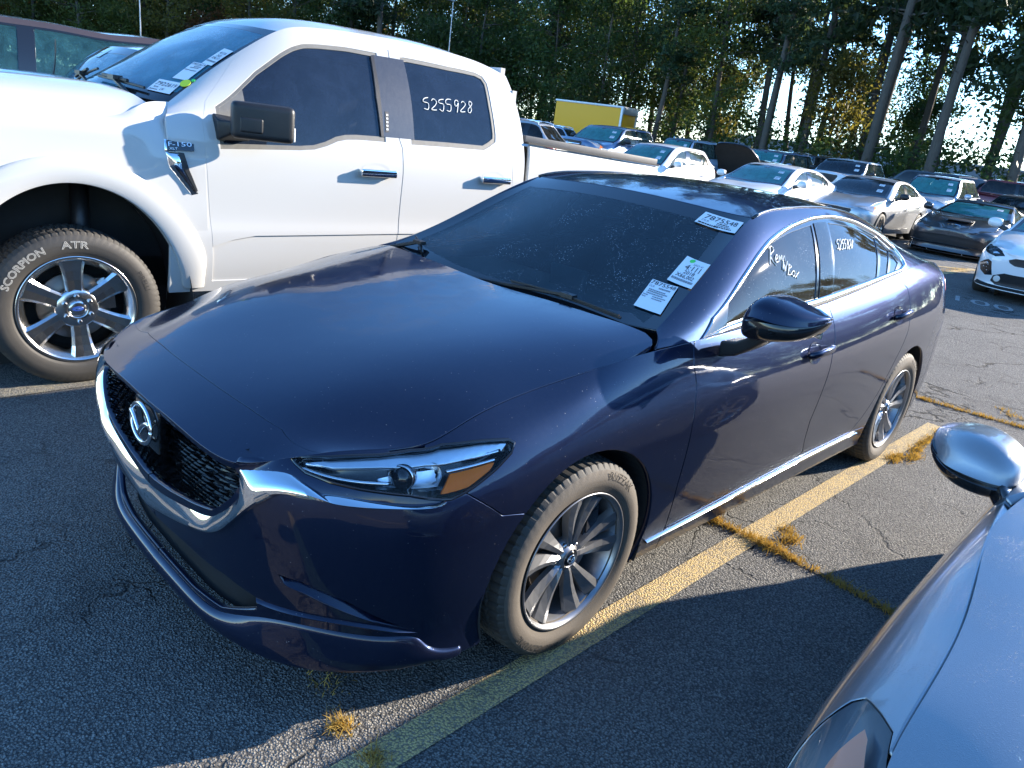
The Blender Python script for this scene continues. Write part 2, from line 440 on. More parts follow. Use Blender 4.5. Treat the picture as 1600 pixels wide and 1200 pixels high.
def glass(name, tint, dew=.2, dewc=(.35, .36, .35), refl=1.45, rough=.03, trans=0.0, drops=0.0, clear=1.0, patchy=.5, specks=0.0):
    """window glass with dew: tinted see-through pane, droplets that scatter (trans = share of light they let through), and reflections"""
    t = NT(name); v = t.co()
    tr = t.n('BsdfTransparent', Color=c4(tint)).outputs[0]
    df = t.n('BsdfDiffuse', Color=c4(dewc)).outputs[0]
    tl = t.n('BsdfTranslucent', Color=c4(dewc)).outputs[0]
    dw = t.mixs(trans, df, tl)
    grain = t.ramp(t.noise(v, 420, 2, .8), .30, .72)
    blot = t.ramp(t.noise(v, 6, 4, .65, .4), .5 - patchy * .4, .5 + patchy * .4)
    m = t.math('MULTIPLY', t.math('MULTIPLY_ADD', grain, .6, .45), t.math('MULTIPLY_ADD', blot, .8, .3))
    m = t.math('MULTIPLY', m, dew, clamp=True)
    if specks:
        sp_ = t.math('MULTIPLY', t.ramp(t.voro(v, 105), .10, .26, (1, 1, 1, 1), (0, 0, 0, 1)), t.ramp(t.noise(v, 7, 3, .6), .44, .62))
    body = t.mixs(m, tr, dw)
    if specks: body = t.mixs(t.math('MULTIPLY', sp_, specks), body, t.n('BsdfDiffuse', Color=(.42, .46, .50, 1)).outputs[0])
    fr = t.n('Fresnel', IOR=refl)
    kw = dict(Roughness=rough, Color=(1, 1, 1, 1))
    if drops:
        dr = t.ramp(t.voro(t.n('Mapping', Vector=v, Scale=(1, 1.0, .8)).outputs[0], 170), .08, .40, (1, 1, 1, 1), (0, 0, 0, 1))
        dr = t.math('MULTIPLY', dr, t.ramp(t.noise(v, 5, 3), .42, .58))
        nb = t.bump(dr, drops, .003)
        kw['Normal'] = nb; t.t.links.new(nb, fr.inputs['Normal'])
    gl = t.n('BsdfGlossy', **kw).outputs[0]
    return t.surf(t.mixs(fr.outputs[0], body, gl))
def M_lens(name, c=(1, 1, 1), f=1.5):
    t = NT(name); tr = t.n('BsdfTransparent', Color=c4(c)).outputs[0]; gl = t.n('BsdfGlossy', Roughness=.02).outputs[0]
    return t.surf(t.mixs(t.n('Fresnel', IOR=f).outputs[0], tr, gl))
MAT = {}
MAT['navy'] = paint('navy metallic paint', (.0055, .0105, .034), metal=.60, rough=.33, edge=(.32, .45, .62), spec=.08, dust=.018, speck=.55, dustc=(.34, .33, .34), wet=.05)
MAT['white'] = paint('white truck paint', (.50, .495, .48), rough=.40, dust=.05, dustc=(.5, .47, .42), wet=.15)
MAT['silver'] = paint('silver metallic paint', (.30, .315, .33), metal=.75, rough=.28, dust=.05, dustc=(.4, .4, .4), wet=.6, flake=.15)
MAT['chrome'] = plain('chrome', (.86, .87, .88), .05, 1.0, var=.12, vscale=30, gradec=(.55, .54, .52))
MAT['chrome_trim'] = plain('satin bright trim', (.80, .80, .80), .16, 1.0, var=.25, vscale=14, gradec=(.5, .48, .45))
MAT['black'] = plain('black plastic', (.010, .010, .011), .42, bump=.15, bscale=500, var=.3, vscale=20)
MAT['gloss'] = plain('gloss black plastic', (.008, .008, .009), .12, coat=.6)
MAT['liner'] = plain('wheel arch liner', (.012, .012, .012), .85, var=.6, vscale=9)
MAT['under'] = plain('underbody', (.01, .01, .01), .9)
MAT['rubber'] = plain('tyre rubber', (.018, .017, .016), .72, var=.75, vscale=9, gradec=(.085, .075, .062), bump=.15, bscale=300)
MAT['truck_rubber'] = plain('black tyre sidewall', (.026, .024, .021), .62, var=.8, vscale=12, gradec=(.060, .052, .044), bump=.2, bscale=220)
MAT['dusty_rubber'] = plain('dusty tyre rubber', (.060, .051, .041), .82, var=.9, vscale=11, gradec=(.13, .108, .085), bump=.2, bscale=220)
MAT['letter_dark'] = plain('dark tyre lettering', (.022, .020, .018), .75)
MAT['letter_white'] = plain('white tyre lettering', (.55, .53, .48), .7, var=.5, vscale=40, gradec=(.3, .27, .23))
MAT['rim_grey'] = plain('gunmetal wheel', (.36, .365, .38), .32, .8, var=.35, vscale=25, gradec=(.10, .095, .09))
MAT['rim_dark'] = plain('dark wheel barrel', (.05, .05, .055), .45, .6)
MAT['rim_chrome'] = plain('chrome wheel', (.74, .73, .72), .20, 1.0, var=.35, vscale=18, gradec=(.50, .48, .45))
MAT['disc'] = plain('brake disc', (.22, .20, .18), .4, .9, var=.5, vscale=40, gradec=(.25, .14, .07))
MAT['lug'] = plain('lug nut', (.55, .54, .53), .22, 1.0)
MAT['screen'] = glass('windscreen glass', (.42, .66, .70), dew=.09, dewc=(.07, .25, .34), rough=.02, drops=.15, trans=.45, patchy=.8, specks=.75)
MAT['dew_side'] = glass('dewy side glass', (.22, .24, .24), dew=.60, dewc=(.125, .112, .088), rough=.02, trans=.35, patchy=.9, specks=.45)
MAT['tint'] = glass('dark tinted glass', (.035, .04, .045), dew=.12, dewc=(.20, .21, .22), rough=.02, trans=.1)
MAT['frit'] = plain('black glass border', (.010, .010, .012), .06, coat=.5, spec=.5)
MAT['lens'] = M_lens('clear lamp lens', f=1.28); MAT['amber'] = plain('amber reflector', (.92, .15, .004), .4, spec=.2, var=.5, vscale=90, gradec=(1.0, .26, .01))
MAT['red_lens'] = plain('red lamp lens', (.45, .012, .015), .12, coat=.8)
MAT['bowl'] = plain('lamp reflector', (.75, .76, .78), .14, 1.0)
MAT['paper'] = plain('paper label', (.72, .74, .76), .8)
MAT['ink'] = plain('black print', (.03, .03, .035), .8); MAT['ink_grey'] = plain('grey print', (.22, .23, .25), .8)
MAT['green_dot'] = plain('green dot label', (.08, .62, .12), .7); MAT['yellow_dot'] = plain('yellow dot label', (.62, .72, .04), .7)
MAT['chalk'] = plain('white window marker', (.80, .79, .74), .9)
MAT['seat'] = plain('grey seat fabric', (.11, .105, .10), .85, bump=.2, bscale=300); MAT['seat_tan'] = plain('beige seat', (.32, .27, .20), .8)
MAT['dash'] = plain('dashboard', (.035, .036, .038), .7)
MAT['blue_badge'] = plain('blue badge', (.02, .06, .28), .2, coat=.8)
MAT['mirror'] = plain('mirror glass', (.8, .82, .85), .03, 1.0)
MAT['led'] = plain('clear ribbed lamp', (.72, .70, .66), .25, spec=.7)
MAT['alu'] = plain('pale aluminium', (.42, .44, .46), .4, .5, var=.3, vscale=5)
MAT['bowl_soft'] = plain('satin lamp reflector', (.82, .84, .87), .28, .9, var=.3, vscale=60, gradec=(.5, .52, .55))
# ---------------------------------------------------------------- pieces every vehicle uses
def loft(mb, rings, cap=True, m=0):
    R = [np.asarray(r, float) for r in rings]; n = len(R[0]); k = len(R)
    F = [(i * n + j, (i + 1) * n + j, (i + 1) * n + (j + 1) % n, i * n + (j + 1) % n) for i in range(k - 1) for j in range(n)]
    if cap: F += [tuple(range(n)), tuple((k - 1) * n + j for j in range(n))[::-1]]
    mb.add(np.vstack(R), F, m)
def dense_loft(mb, rings, n=40, m=36, cap=True):
    R = np.array([curve(np.vstack([r, r[:1]]), n + 1)[:-1] for r in np.asarray(rings, float)]); k = len(R)
    c = R.mean(1); t = np.r_[0, np.cumsum(np.linalg.norm(np.diff(c, axis=0), axis=1) + 1e-4)]
    G = cspline(t, R.reshape(k, -1), np.linspace(0, t[-1], m)).reshape(m, n, 3)
    loft(mb, list(G), cap)
def fix_normals(o):
    bm = bmesh.new(); bm.from_mesh(o.data); bmesh.ops.recalc_face_normals(bm, faces=bm.faces); bm.to_mesh(o.data); bm.free(); return o
def subsurf(o, lv=2):
    """smooth a cage once and keep the result as plain mesh data"""
    bpy.context.view_layer.update()
    md = o.modifiers.new('s', 'SUBSURF'); md.levels = lv; md.render_levels = lv
    me = bpy.data.meshes.new_from_object(o.evaluated_get(bpy.context.evaluated_depsgraph_get()))
    o.modifiers.clear(); o.data = me; me.polygons.foreach_set('use_smooth', np.ones(len(me.polygons), bool)); return o
def tyre_geo(R, W, rim, nblk=64, chev=.35, groove=.008):
    """tyre with sidewalls, tread blocks and grooves; axis along y, outside at +y"""
    hw = W / 2
    prof = [(rim - .012, -hw * .72), (rim + .006, -hw * .84), (rim + .03, -hw * .98), (rim + (R - rim) * .50, -hw), (R - .022, -hw * .93), (R - .006, -hw * .80)]
    ys = np.array([-.74, -.50, -.47, -.40, -.18, -.15, -.09, .09, .15, .18, .40, .47, .50, .74]) * hw
    low = {2, 3, 5, 6, 8, 9, 11, 12}
    low = {2, 5, 8, 11}
    prof2 = [(R, y) for y in ys]
    out = [(R - .006, hw * .80), (R - .022, hw * .93), (rim + (R - rim) * .56, hw), (rim + (R - rim) * .50, hw * 1.0), (rim + (R - rim) * .40, hw * .995), (rim + .034, hw * .97), (rim + .030, hw * .955), (rim + .010, hw * .86), (rim - .012, hw * .76)]
    P = prof + prof2 + out; k = len(P); n = nblk * 4; V = []; T0 = len(prof); T1 = T0 + len(prof2)
    for i in range(n):
        for q, (r, y) in enumerate(P):
            a = 2 * PI * i / n; rr = r
            if T0 <= q < T1:
                j = q - T0
                rr = R - .006 * (abs(y) / (hw * .74)) ** 2
                ph = (i + (2 if abs(y) < hw * .3 else 0)) % 4
                a += chev * 2 * PI / n * (abs(y) / hw) * 4
                if j in low or ph == 3: rr -= groove
            elif q in (T0 - 1, T0 - 2, T1, T1 + 1):
                a += chev * 2 * PI / n * (abs(y) / hw) * 4
                if i % 4 == 3: rr -= groove * (.55 if q in (T0 - 1, T1) else .12)
            V.append((rr * math.cos(a), y, rr * math.sin(a)))
    F = []; M = []
    for i in range(n):
        j = (i + 1) % n
        for q in range(k - 1):
            F.append((i * k + q + 1, j * k + q + 1, j * k + q, i * k + q))
            M.append(1 if q >= T1 + 1 else 0)
    return np.array(V), F, M
def polar_text(txt, r, a0, size, y, name, mat, parent, outline=0.0, inward=False, stretch=1.0):
    """lettering laid round the sidewall, reading clockwise seen from outside (+y); a0 = start angle, 0 = +x, counted towards +z"""
    V, F = text_geo(txt, outline)
    X = V[:, 0] * size * stretch; Z = V[:, 1] * size; D = V[:, 2] * size if outline else 0 * X
    # seen from +y: x runs to the left, so screen-clockwise = from -x over +z to +x
    a = a0 + X / r
    rr = r + (Z if not inward else -Z)
    P = np.stack([rr * np.cos(a), np.full_like(a, y) + D * .3, rr * np.sin(a)], 1)
    return obj(name, P, F, mat, parent, smooth=False)
def add_child(name, me, parent, M=None, **kw):
    o = bpy.data.objects.new(name, me); put(o, parent, **kw)
    if M is not None: o.matrix_local = M
    return o
_wheel_cache = {}
def wheel_sedan(root, x, y, z, steer=0.0, front=True, letters=False):
    """ten-blade grey wheel; y > 0 is the left side"""
    s = 1 if y > 0 else -1
    C = _wheel_cache
    if 'ws' not in C:
        b = MB()
        b.lathe([(.236, .098), (.2375, .101), (.2365, .104), (.233, .104), (.229, .100), (.224, .092), (.219, .075), (.212, .05), (.206, .0), (.206, -.09)], 72)
        C['ws'] = mesh_data('wheel', np.vstack(b.V), b.F, [MAT['rim_grey']])
        V, F, M = tyre_geo(.337, .222, .229)
        C['tyre'] = mesh_data('tyre', V, F, [MAT['rubber'], MAT['dusty_rubber']], smooth=False, fm=M)
        C['tyre'].polygons.foreach_set('use_smooth', np.array(M, bool))
        # one blade along +z
        R = [.036, .055, .085, .12, .16, .195, .216]; hw = [.012, .013, .0165, .0215, .027, .032, .0345]; yy = [.070, .075, .076, .076, .080, .088, .0925]
        rings = []
        for r, w, yv in zip(R, hw, yy):
            sk = (r - .036) * .10
            rings.append([(-w + sk, yv - .030, r), (-w + sk, yv - .012, r), (-w * .15 + sk * 1.6, yv, r), (w * .9 + sk, yv - .005, r), (w + sk, yv - .030, r)])
        b = MB(); loft(b, rings); me = mesh_data('spoke', np.vstack(b.V), b.F, [MAT['rim_grey']], smooth=False); C['spoke'] = me
        b = MB(); b.lathe([(0, .082), (.020, .0815), (.026, .079), (.0275, .074)], 32); C['cap'] = mesh_data('hub_cap', np.vstack(b.V), b.F, [MAT['gloss']])
        b = MB(); b.lathe([(.029, .072), (.0295, .078), (.033, .079), (.035, .072), (.048, .066), (.060, .050), (.064, .03)], 40); C['hub'] = mesh_data('hub', np.vstack(b.V), b.F, [MAT['rim_grey']])
        b = MB()
        t = np.linspace(0, 2 * PI, 25); b.tube(np.stack([.0165 * np.cos(t), 0 * t + .0825, .0135 * np.sin(t)], 1), .0022, 6)
        for q in (-1, 1): b.tube([(q * .0155, .083, .003), (q * .009, .083, .003), (0, .083, -.006)], .002, 6)
        C['emb'] = mesh_data('cap_emblem', np.vstack(b.V), b.F, [MAT['chrome']])
        b = MB(); b.lathe([(0, .068), (.008, .067), (.0095, .062), (.0095, .045)], 12); C['lug'] = mesh_data('lug_nut', np.vstack(b.V), b.F, [MAT['lug']])
        b = MB(); b.lathe([(.05, .035), (.14, .035), (.142, .03), (.142, .008), (.05, .006)], 48); C['disc'] = mesh_data('brake_disc', np.vstack(b.V), b.F, [MAT['disc']])
        b = MB(); b.box((-.115, .025, .07), (.07, .06, .13)); b.box((-.115, .05, .07), (.05, .02, .10)); C['cal'] = mesh_data('brake_caliper', np.vstack(b.V), b.F, [MAT['rim_dark']], smooth=False)
        b = MB(); b.lathe([(.0, -.02), (.205, -.02)], 48); C['back'] = mesh_data('dust_shield', np.vstack(b.V), b.F, [MAT['under']])
    w = bpy.data.objects.new('wheel', C['ws']); put(w, root)
    w.location = (x, y, z); w.rotation_euler = (0, random.uniform(0, 1) if not letters else .10, (0 if s > 0 else PI) + steer)
    add_child('tyre', C['tyre'], w)
    for k in range(10):
        a = 2 * PI * (k + (.13 if k % 2 else -.13)) / 10
        add_child('spoke', C['spoke'], w, Matrix.Rotation(a, 4, 'Y'))
    add_child('hub', C['hub'], w); add_child('hub_cap', C['cap'], w); add_child('cap_emblem', C['emb'], w, Matrix.Rotation(-w.rotation_euler[1], 4, 'Y'))
    for k in range(5):
        a = 2 * PI * k / 5; add_child('lug_nut', C['lug'], w, Matrix.Translation((.046 * math.cos(a), 0, .046 * math.sin(a))))
    add_child('brake_disc', C['disc'], w); add_child('brake_caliper', C['cal'], w); add_child('dust_shield', C['back'], w)
    if letters:
        polar_text('BLIZZAK', .2835, 1.95, .040, .1117, 'tyre_lettering', MAT['letter_dark'], w, stretch=1.0)
        polar_text('LM-32', .2850, 1.55, .032, .1117, 'tyre_lettering', MAT['letter_dark'], w) if False else None
        polar_text('BRIDGESTONE', .2835, -1.35, .037, .1117, 'tyre_lettering', MAT['letter_dark'], w, stretch=.95)
    return w
def arch_liner(root, x, r, zc, y0, y1, s):
    b = MB(); b.lathe([(r, y1), (r, y0)], 40, ang=(-.35, PI + .35)); b.lathe([(r, y0), (.02, y0)], 40)
    V = np.vstack(b.V); V[:, 1] *= s; V += (x, 0, zc)
    return obj('wheel_arch_liner', V, b.F, MAT['liner'], root, smooth=False)
def strokes_on(S, quad, strokes, r, mat, name, parent, off=.003):
    """handwriting: polylines in 0..1 boxes mapped on the quad (uv corners: top-left, top-right, bottom-right, bottom-left)"""
    q = np.asarray(quad, float); b = MB()
    for st in strokes:
        p = np.asarray(st, float)
        if len(p) > 2: p = curve(p, max(6, 5 * len(p)))
        s, t = p[:, :1], p[:, 1:2]
        uv = (q[3] * (1 - s) + q[2] * s) * (1 - t) + (q[0] * (1 - s) + q[1] * s) * t
        b.tube(S.at(uv, off), r, 5)
    return b.build(name, mat, parent)
DIG = {'5': [[(.85, 1), (.25, .97), (.18, .58), (.6, .62), (.85, .35), (.6, .03), (.1, .1)]], '2': [[(.1, .8), (.4, 1), (.8, .8), (.6, .4), (.1, .02), (.9, .06)]],
       '9': [[(.85, .85), (.5, 1), (.2, .75), (.5, .5), (.85, .8), (.8, .4), (.7, 0)]], '8': [[(.8, .85), (.4, 1), (.25, .75), (.75, .35), (.5, 0), (.15, .25), (.6, .6), (.8, .85)]]}
def digits(txt, slant=0.0):
    out = []; n = len(txt)
    for k, ch in enumerate(txt):
        for st in DIG[ch]: out.append([((k + .08 + .78 * x) / n + slant * y, y + random.uniform(-.06, .06)) for x, y in st])
    return out
def label_on(S, quad, lines, mat, parent, name='window_label', off=.004, dots=()):
    """paper label on glass. quad: uv corners tl, tr, br, bl. lines: (text, x, y, height, width, material) in label units 0..1"""
    q = np.asarray(quad, float)
    def uvof(st):
        s, t = st[:, :1], st[:, 1:2]
        return (q[3] * (1 - s) + q[2] * s) * (1 - t) + (q[0] * (1 - s) + q[1] * s) * t
    n = 7; g = np.array([(i / (n - 1), j / (n - 1)) for i in range(n) for j in range(n)])
    V = S.at(uvof(g), off); N = S.nor(uvof(g))
    F = [(i * n + j, (i + 1) * n + j, (i + 1) * n + j + 1, i * n + j + 1) for i in range(n - 1) for j in range(n - 1)]
    f = F[0]; nn = np.cross(V[f[1]] - V[f[0]], V[f[2]] - V[f[0]])
    if nn @ N[0] < 0: F = [t[::-1] for t in F]
    lab = obj(name, V, F, mat, parent, nrm=N)
    for txt, x, y, hgt, wid, m in lines:
        if txt == '#':                                    # a line of print too small to read
            b = MB(); k = 0; xx = x
            rr = random.Random(int(x * 977 + y * 7919))
            while xx < x + wid:
                w = rr.uniform(.02, .07)
                p = np.array([(xx, y), (min(xx + w, x + wid), y), (min(xx + w, x + wid), y + hgt), (xx, y + hgt)])
                b.add(S.at(uvof(p), off + .0012), [(0, 1, 2, 3)]); xx += w + .014
            b.build('printed_line', m, lab)
        else:
            V, F = text_geo(txt); W = V[:, 0].max(); H = .72
            p = np.stack([x + V[:, 0] / W * wid, y + V[:, 1] / H * hgt], 1)
            obj('printed_text', S.at(uvof(p), off + .0012), F, m, lab, smooth=False)
    return lab
def dot_on(S, uv, r, mat, parent, name='round_sticker', off=.006):
    c = S.at(uv, off)[0]; nn = S.nor(uv)[0]; a = np.cross(nn, (0, 0, 1.0)); a /= np.linalg.norm(a); b2 = np.cross(nn, a); n = 20
    V = [c + r * (a * math.cos(t) + b2 * math.sin(t)) for t in np.linspace(0, 2 * PI, n, endpoint=False)]
    V2 = [v - nn * .002 for v in V]
    return obj(name, V + V2, [tuple(range(n))[::-1]] + [(i, (i + 1) % n, n + (i + 1) % n, n + i) for i in range(n)], mat, parent, smooth=False)
def seat_geo(b, x, y, z, w=.5, h=.62, m=0):
    b.box((x, y, z), (.52, w, .16), m=m); 
    a = math.radians(-18); R = np.array([[math.cos(a), 0, math.sin(a)], [0, 1, 0], [-math.sin(a), 0, math.cos(a)]])
    b.box((x - .33, y, z + .36), (.13, w * .94, h), R, m=m); b.box((x - .47, y, z + .76), (.09, w * .5, .18), R, m=m)
# ---------------------------------------------------------------- the lot
def lot_height(x, y):
    s = -.707 * np.asarray(x) - .707 * np.asarray(y) - 3.0
    t = np.clip(s / 12.0, 0, 1); return .06 * t * t * (3 - 2 * t)
def stones(t, v):
    """exposed aggregate: pale and dark chips in two sizes with gaps between"""
    A = t.n('TexVoronoi', Vector=v, Scale=130.0); B = t.n('TexVoronoi', Vector=v, Scale=62.0)
    ra = t.n('SeparateColor', Color=A.outputs['Color']).outputs[0]; rb = t.n('SeparateColor', Color=B.outputs['Color']).outputs[1]
    return A.outputs['Distance'], ra, B.outputs['Distance'], rb
def asphalt_mat():
    t = NT('old asphalt'); v = t.gco()
    wob = t.n('VectorMath', _operation='MULTIPLY_ADD'); t.t.links.new(t.n('TexNoise', Vector=v, Scale=90.0, Detail=2.0).outputs['Color'], wob.inputs[0]); wob.inputs[1].default_value = (.008, .008, .008); t.t.links.new(v, wob.inputs[2]); wv = wob.outputs[0]
    da, ra, db, rb = stones(t, wv)
    big = t.noise(v, .55, 5, .6); mid = t.noise(v, 5, 4, .6); fine = t.noise(v, 260, 2, .7)
    base = t.mixc(t.ramp(t.math('ADD', t.math('MULTIPLY', big, .6), t.math('MULTIPLY', mid, .4)), .35, .68), (.150, .145, .138, 1), (.245, .235, .215, 1))
    pale = t.math('MULTIPLY', t.ramp(ra, .45, 1.0), t.ramp(da, .30, .55, (1, 1, 1, 1), (0, 0, 0, 1)))
    base = t.mixc(t.math('MULTIPLY', pale, .65), base, (.46, .44, .40, 1))
    pale2 = t.math('MULTIPLY', t.ramp(rb, .72, .95), t.ramp(db, .22, .45, (1, 1, 1, 1), (0, 0, 0, 1)))
    base = t.mixc(t.math('MULTIPLY', pale2, .55), base, (.50, .48, .43, 1))
    dark = t.math('MULTIPLY', t.ramp(ra, .0, .3, (1, 1, 1, 1), (0, 0, 0, 1)), .6); base = t.mixc(dark, base, (.030, .030, .032, 1))
    pit = t.ramp(da, .46, .68); base = t.mixc(t.math('MULTIPLY', pit, .75), base, (.035, .034, .034, 1))
    va = t.n('VectorMath', _operation='MULTIPLY_ADD'); t.t.links.new(t.n('TexNoise', Vector=v, Scale=2.2, Detail=4.0, Roughness=.6).outputs['Color'], va.inputs[0]); va.inputs[1].default_value = (.5, .5, .5); t.t.links.new(v, va.inputs[2])
    ck = t.voro(va.outputs[0], .62, 'DISTANCE_TO_EDGE'); ck2 = t.voro(va.outputs[0], 2.6, 'DISTANCE_TO_EDGE')
    c1 = t.ramp(ck, .003, .010, (1, 1, 1, 1), (0, 0, 0, 1)); c2 = t.math('MULTIPLY', t.ramp(ck2, .005, .018, (1, 1, 1, 1), (0, 0, 0, 1)), t.ramp(t.noise(v, .8, 3), .53, .60))
    crack = t.math('MULTIPLY', t.math('MAXIMUM', t.math('MULTIPLY', c1, t.ramp(t.noise(v, .9, 2), .47, .56)), c2), .9, clamp=True)
    base = t.mixc(crack, base, (.014, .013, .012, 1))
    oil = t.math('MULTIPLY', t.ramp(t.noise(v, 1.3, 4, .65), .62, .76), .55); base = t.mixc(oil, base, (.030, .029, .029, 1))
    h = t.math('ADD', t.math('SUBTRACT', t.math('MULTIPLY', t.ramp(da, .0, .7, (1, 1, 1, 1), (0, 0, 0, 1)), t.math('MULTIPLY_ADD', ra, 1.0, .3)), t.math('MULTIPLY', crack, 2.2)), t.math('ADD', t.math('MULTIPLY', fine, .35), t.math('MULTIPLY', t.ramp(db, .1, .5, (1, 1, 1, 1), (0, 0, 0, 1)), t.math('MULTIPLY', rb, .8))))
    return t.surf(t.pbr(Base__Color=base, Roughness=.85, Specular__IOR__Level=.25, Normal=t.bump(h, .85, .012))), v
MAT['asphalt'], _ = asphalt_mat()
def line_mat(name, c, wear=.5, c2=None):
    """worn road paint: the asphalt shows where the stones have rubbed through"""
    t = NT(name); v = t.gco(); da, ra, db, rb = stones(t, v)
    n = t.math('ADD', t.math('MULTIPLY', t.noise(v, 46, 4, .75), .6), t.math('MULTIPLY', t.noise(v, 4, 3, .6), .4))
    pit = t.ramp(da, .42, .66)
    worn = t.math('MAXIMUM', t.ramp(n, wear, wear + .10), t.math('MULTIPLY', pit, .9))
    worn = t.math('MAXIMUM', worn, t.math('MULTIPLY', t.ramp(ra, .80, .9), .55))
    col = t.mixc(t.noise(v, 14, 3), c4(c), c4(c2 or tuple(x * .72 for x in c)))
    col = t.mixc(t.math('MULTIPLY', worn, .85), col, t.mixc(ra, (.045, .043, .042, 1), (.20, .19, .17, 1)))
    h = t.math('MULTIPLY', t.ramp(da, .0, .7, (1, 1, 1, 1), (0, 0, 0, 1)), t.math('MULTIPLY_ADD', ra, 1.0, .3))
    return t.surf(t.pbr(Base__Color=col, Roughness=.8, Normal=t.bump(h, .7, .010)))
MAT['yellow'] = line_mat('yellow line paint', (.76, .53, .21), .52); MAT['white_line'] = line_mat('white line paint', (.55, .55, .54), .50)
MAT['old_yellow'] = line_mat('faded line paint', (.40, .33, .20), .42)
def sheet(name, x0, x1, y0, y1, nx, ny, dz, mat, hf=lot_height, rot=0.0, c=(0, 0), **kw):
    X, Y = np.meshgrid(np.linspace(x0, x1, nx), np.linspace(y0, y1, ny), indexing='ij')
    Xr = X * math.cos(rot) - Y * math.sin(rot) + c[0]; Yr = X * math.sin(rot) + Y * math.cos(rot) + c[1]
    V = np.stack([Xr, Yr, hf(Xr, Yr) + dz], 2).reshape(-1, 3)
    F = [(i * ny + j, (i + 1) * ny + j, (i + 1) * ny + j + 1, i * ny + j + 1) for i in range(nx - 1) for j in range(ny - 1)]
    return obj(name, V, F, mat, None, **kw)
sheet('parking_lot', -46, 14, -46, 22, 90, 100, 0, MAT['asphalt'], kind='structure')
# ---------------------------------------------------------------- lines, weeds, woodland
sheet('yellow_line', -3.98, 3.2, -.052, .052, 60, 2, .005, MAT['yellow'], c=(0, .902), kind='structure')
sheet('faded_line', -3.98, 3.2, -.06, .06, 40, 2, .005, MAT['old_yellow'], c=(0, -2.10), kind='structure')
sheet('faded_line', -3.98, 3.2, -.06, .06, 40, 2, .005, MAT['yellow'], c=(0, 3.95), kind='structure')
def strip(name, pts, w, dz, mat, jag=.3, n=60, **kw):
    """irregular narrow band lying on the lot"""
    p = curve(pts, n); t = np.gradient(p, axis=0); t /= np.linalg.norm(t, axis=1, keepdims=True); m = np.stack([-t[:, 1], t[:, 0]], 1)
    a = w * (1 + jag * RNG.normal(size=(n, 1))); b = w * (1 + jag * RNG.normal(size=(n, 1))); j = RNG.normal(size=(n, 1)) * w * jag
    L = p + m * (a / 2 + j); Rr = p - m * (b / 2 - j)
    V = np.vstack([np.c_[L, lot_height(L[:, 0], L[:, 1]) + dz], np.c_[Rr, lot_height(Rr[:, 0], Rr[:, 1]) + dz]])
    return obj(name, V, [(i, n + i, n + i + 1, i + 1) for i in range(n - 1)], mat, None, **kw)
MAT['dirt'] = plain('dirt in the cracks', (.030, .024, .018), .95, var=.8, vscale=60, gradec=(.10, .075, .045), bump=.5, bscale=150)
CRACKS = [[(-1.30, -.2), (-1.27, .66), (-1.275, 1.14), (-1.24, 1.6), (-1.22, 2.4)], [(-4.52, .2), (-4.56, .62), (-4.61, 1.05), (-4.66, 1.45), (-4.7, 3.0)], [(-1.31, -2.6), (-1.30, -1.4), (-1.30, -.2)]]
for c in CRACKS: strip('pavement_crack', c, .022, .003, MAT['dirt'], .35, 90, kind='structure')
for a, b in (((-13.7, -2.8), (-16.6, -.6)), ((-12.8, -1.8), (-15.4, -1.75))): strip('faded_line', [a, ((a[0] + b[0]) / 2, (a[1] + b[1]) / 2), b], .14, .006, MAT['old_yellow'] if False else MAT['yellow'], .12, kind='structure')
strip('white_line', [(-16.4, -4.3), (-16.0, -2.7), (-15.5, -.9)], .07, .006, MAT['white_line'], .05, kind='structure')
V, F = text_geo('100')
W_ = V[:, 0].max(); A0, A1 = np.array([-10.48, -.74]), np.array([-10.60, .0]); up = np.array([-.52, -.13])
P = A0 + (V[:, :1] / W_) * (A1 - A0) + (V[:, 1:2] / .72) * up
obj('stall_number', np.c_[P, lot_height(P[:, 0], P[:, 1]) + .006], F, MAT['white_line'], None, smooth=False, kind='structure')
# dry grass in the cracks
t = NT('dry grass'); v = t.gco()
MAT['dry_grass'] = t.surf(t.mixs(.35, t.n('BsdfDiffuse', Color=t.mixc(t.noise(v, 40, 2), (.36, .215, .045, 1), (.46, .35, .12, 1))).outputs[0], t.n('BsdfTranslucent', Color=(.55, .32, .05, 1)).outputs[0]))
def blades(spots):
    V, F = [], []
    for x, y, rx, ry, n, hh in spots:
        for _ in range(n):
            px, py = x + RNG.normal() * rx, y + RNG.normal() * ry; hgt = hh * RNG.uniform(.35, 1.1); a = RNG.uniform(0, 2 * PI); lean = RNG.normal(size=2) * hgt * .75; w = RNG.uniform(.0012, .0026)
            z = float(lot_height(px, py)) + .002; k = len(V); dx, dy = w * math.cos(a), w * math.sin(a)
            V += [(px - dx, py - dy, z), (px + dx, py + dy, z), (px + dx * .7 + lean[0] * .4, py + dy * .7 + lean[1] * .4, z + hgt * .6), (px - dx * .7 + lean[0] * .4, py - dy * .7 + lean[1] * .4, z + hgt * .6), (px + lean[0], py + lean[1], z + hgt * .85)]
            F += [(k, k + 1, k + 2, k + 3), (k + 3, k + 2, k + 4)]
    return V, F
sp = []
for c, y0, y1, step, n in ((CRACKS[0], .62, 2.2, .045, 60), (CRACKS[1], .55, 1.75, .05, 46)):
    q = curve(c, 200); q = q[(q[:, 1] > y0) & (q[:, 1] < y1)]
    s_ = 0
    for k in range(0, len(q), 3):
        if RNG.random() < .82: sp.append((q[k, 0], q[k, 1], .014, .022, int(n * RNG.uniform(.4, 1.3)), .034))
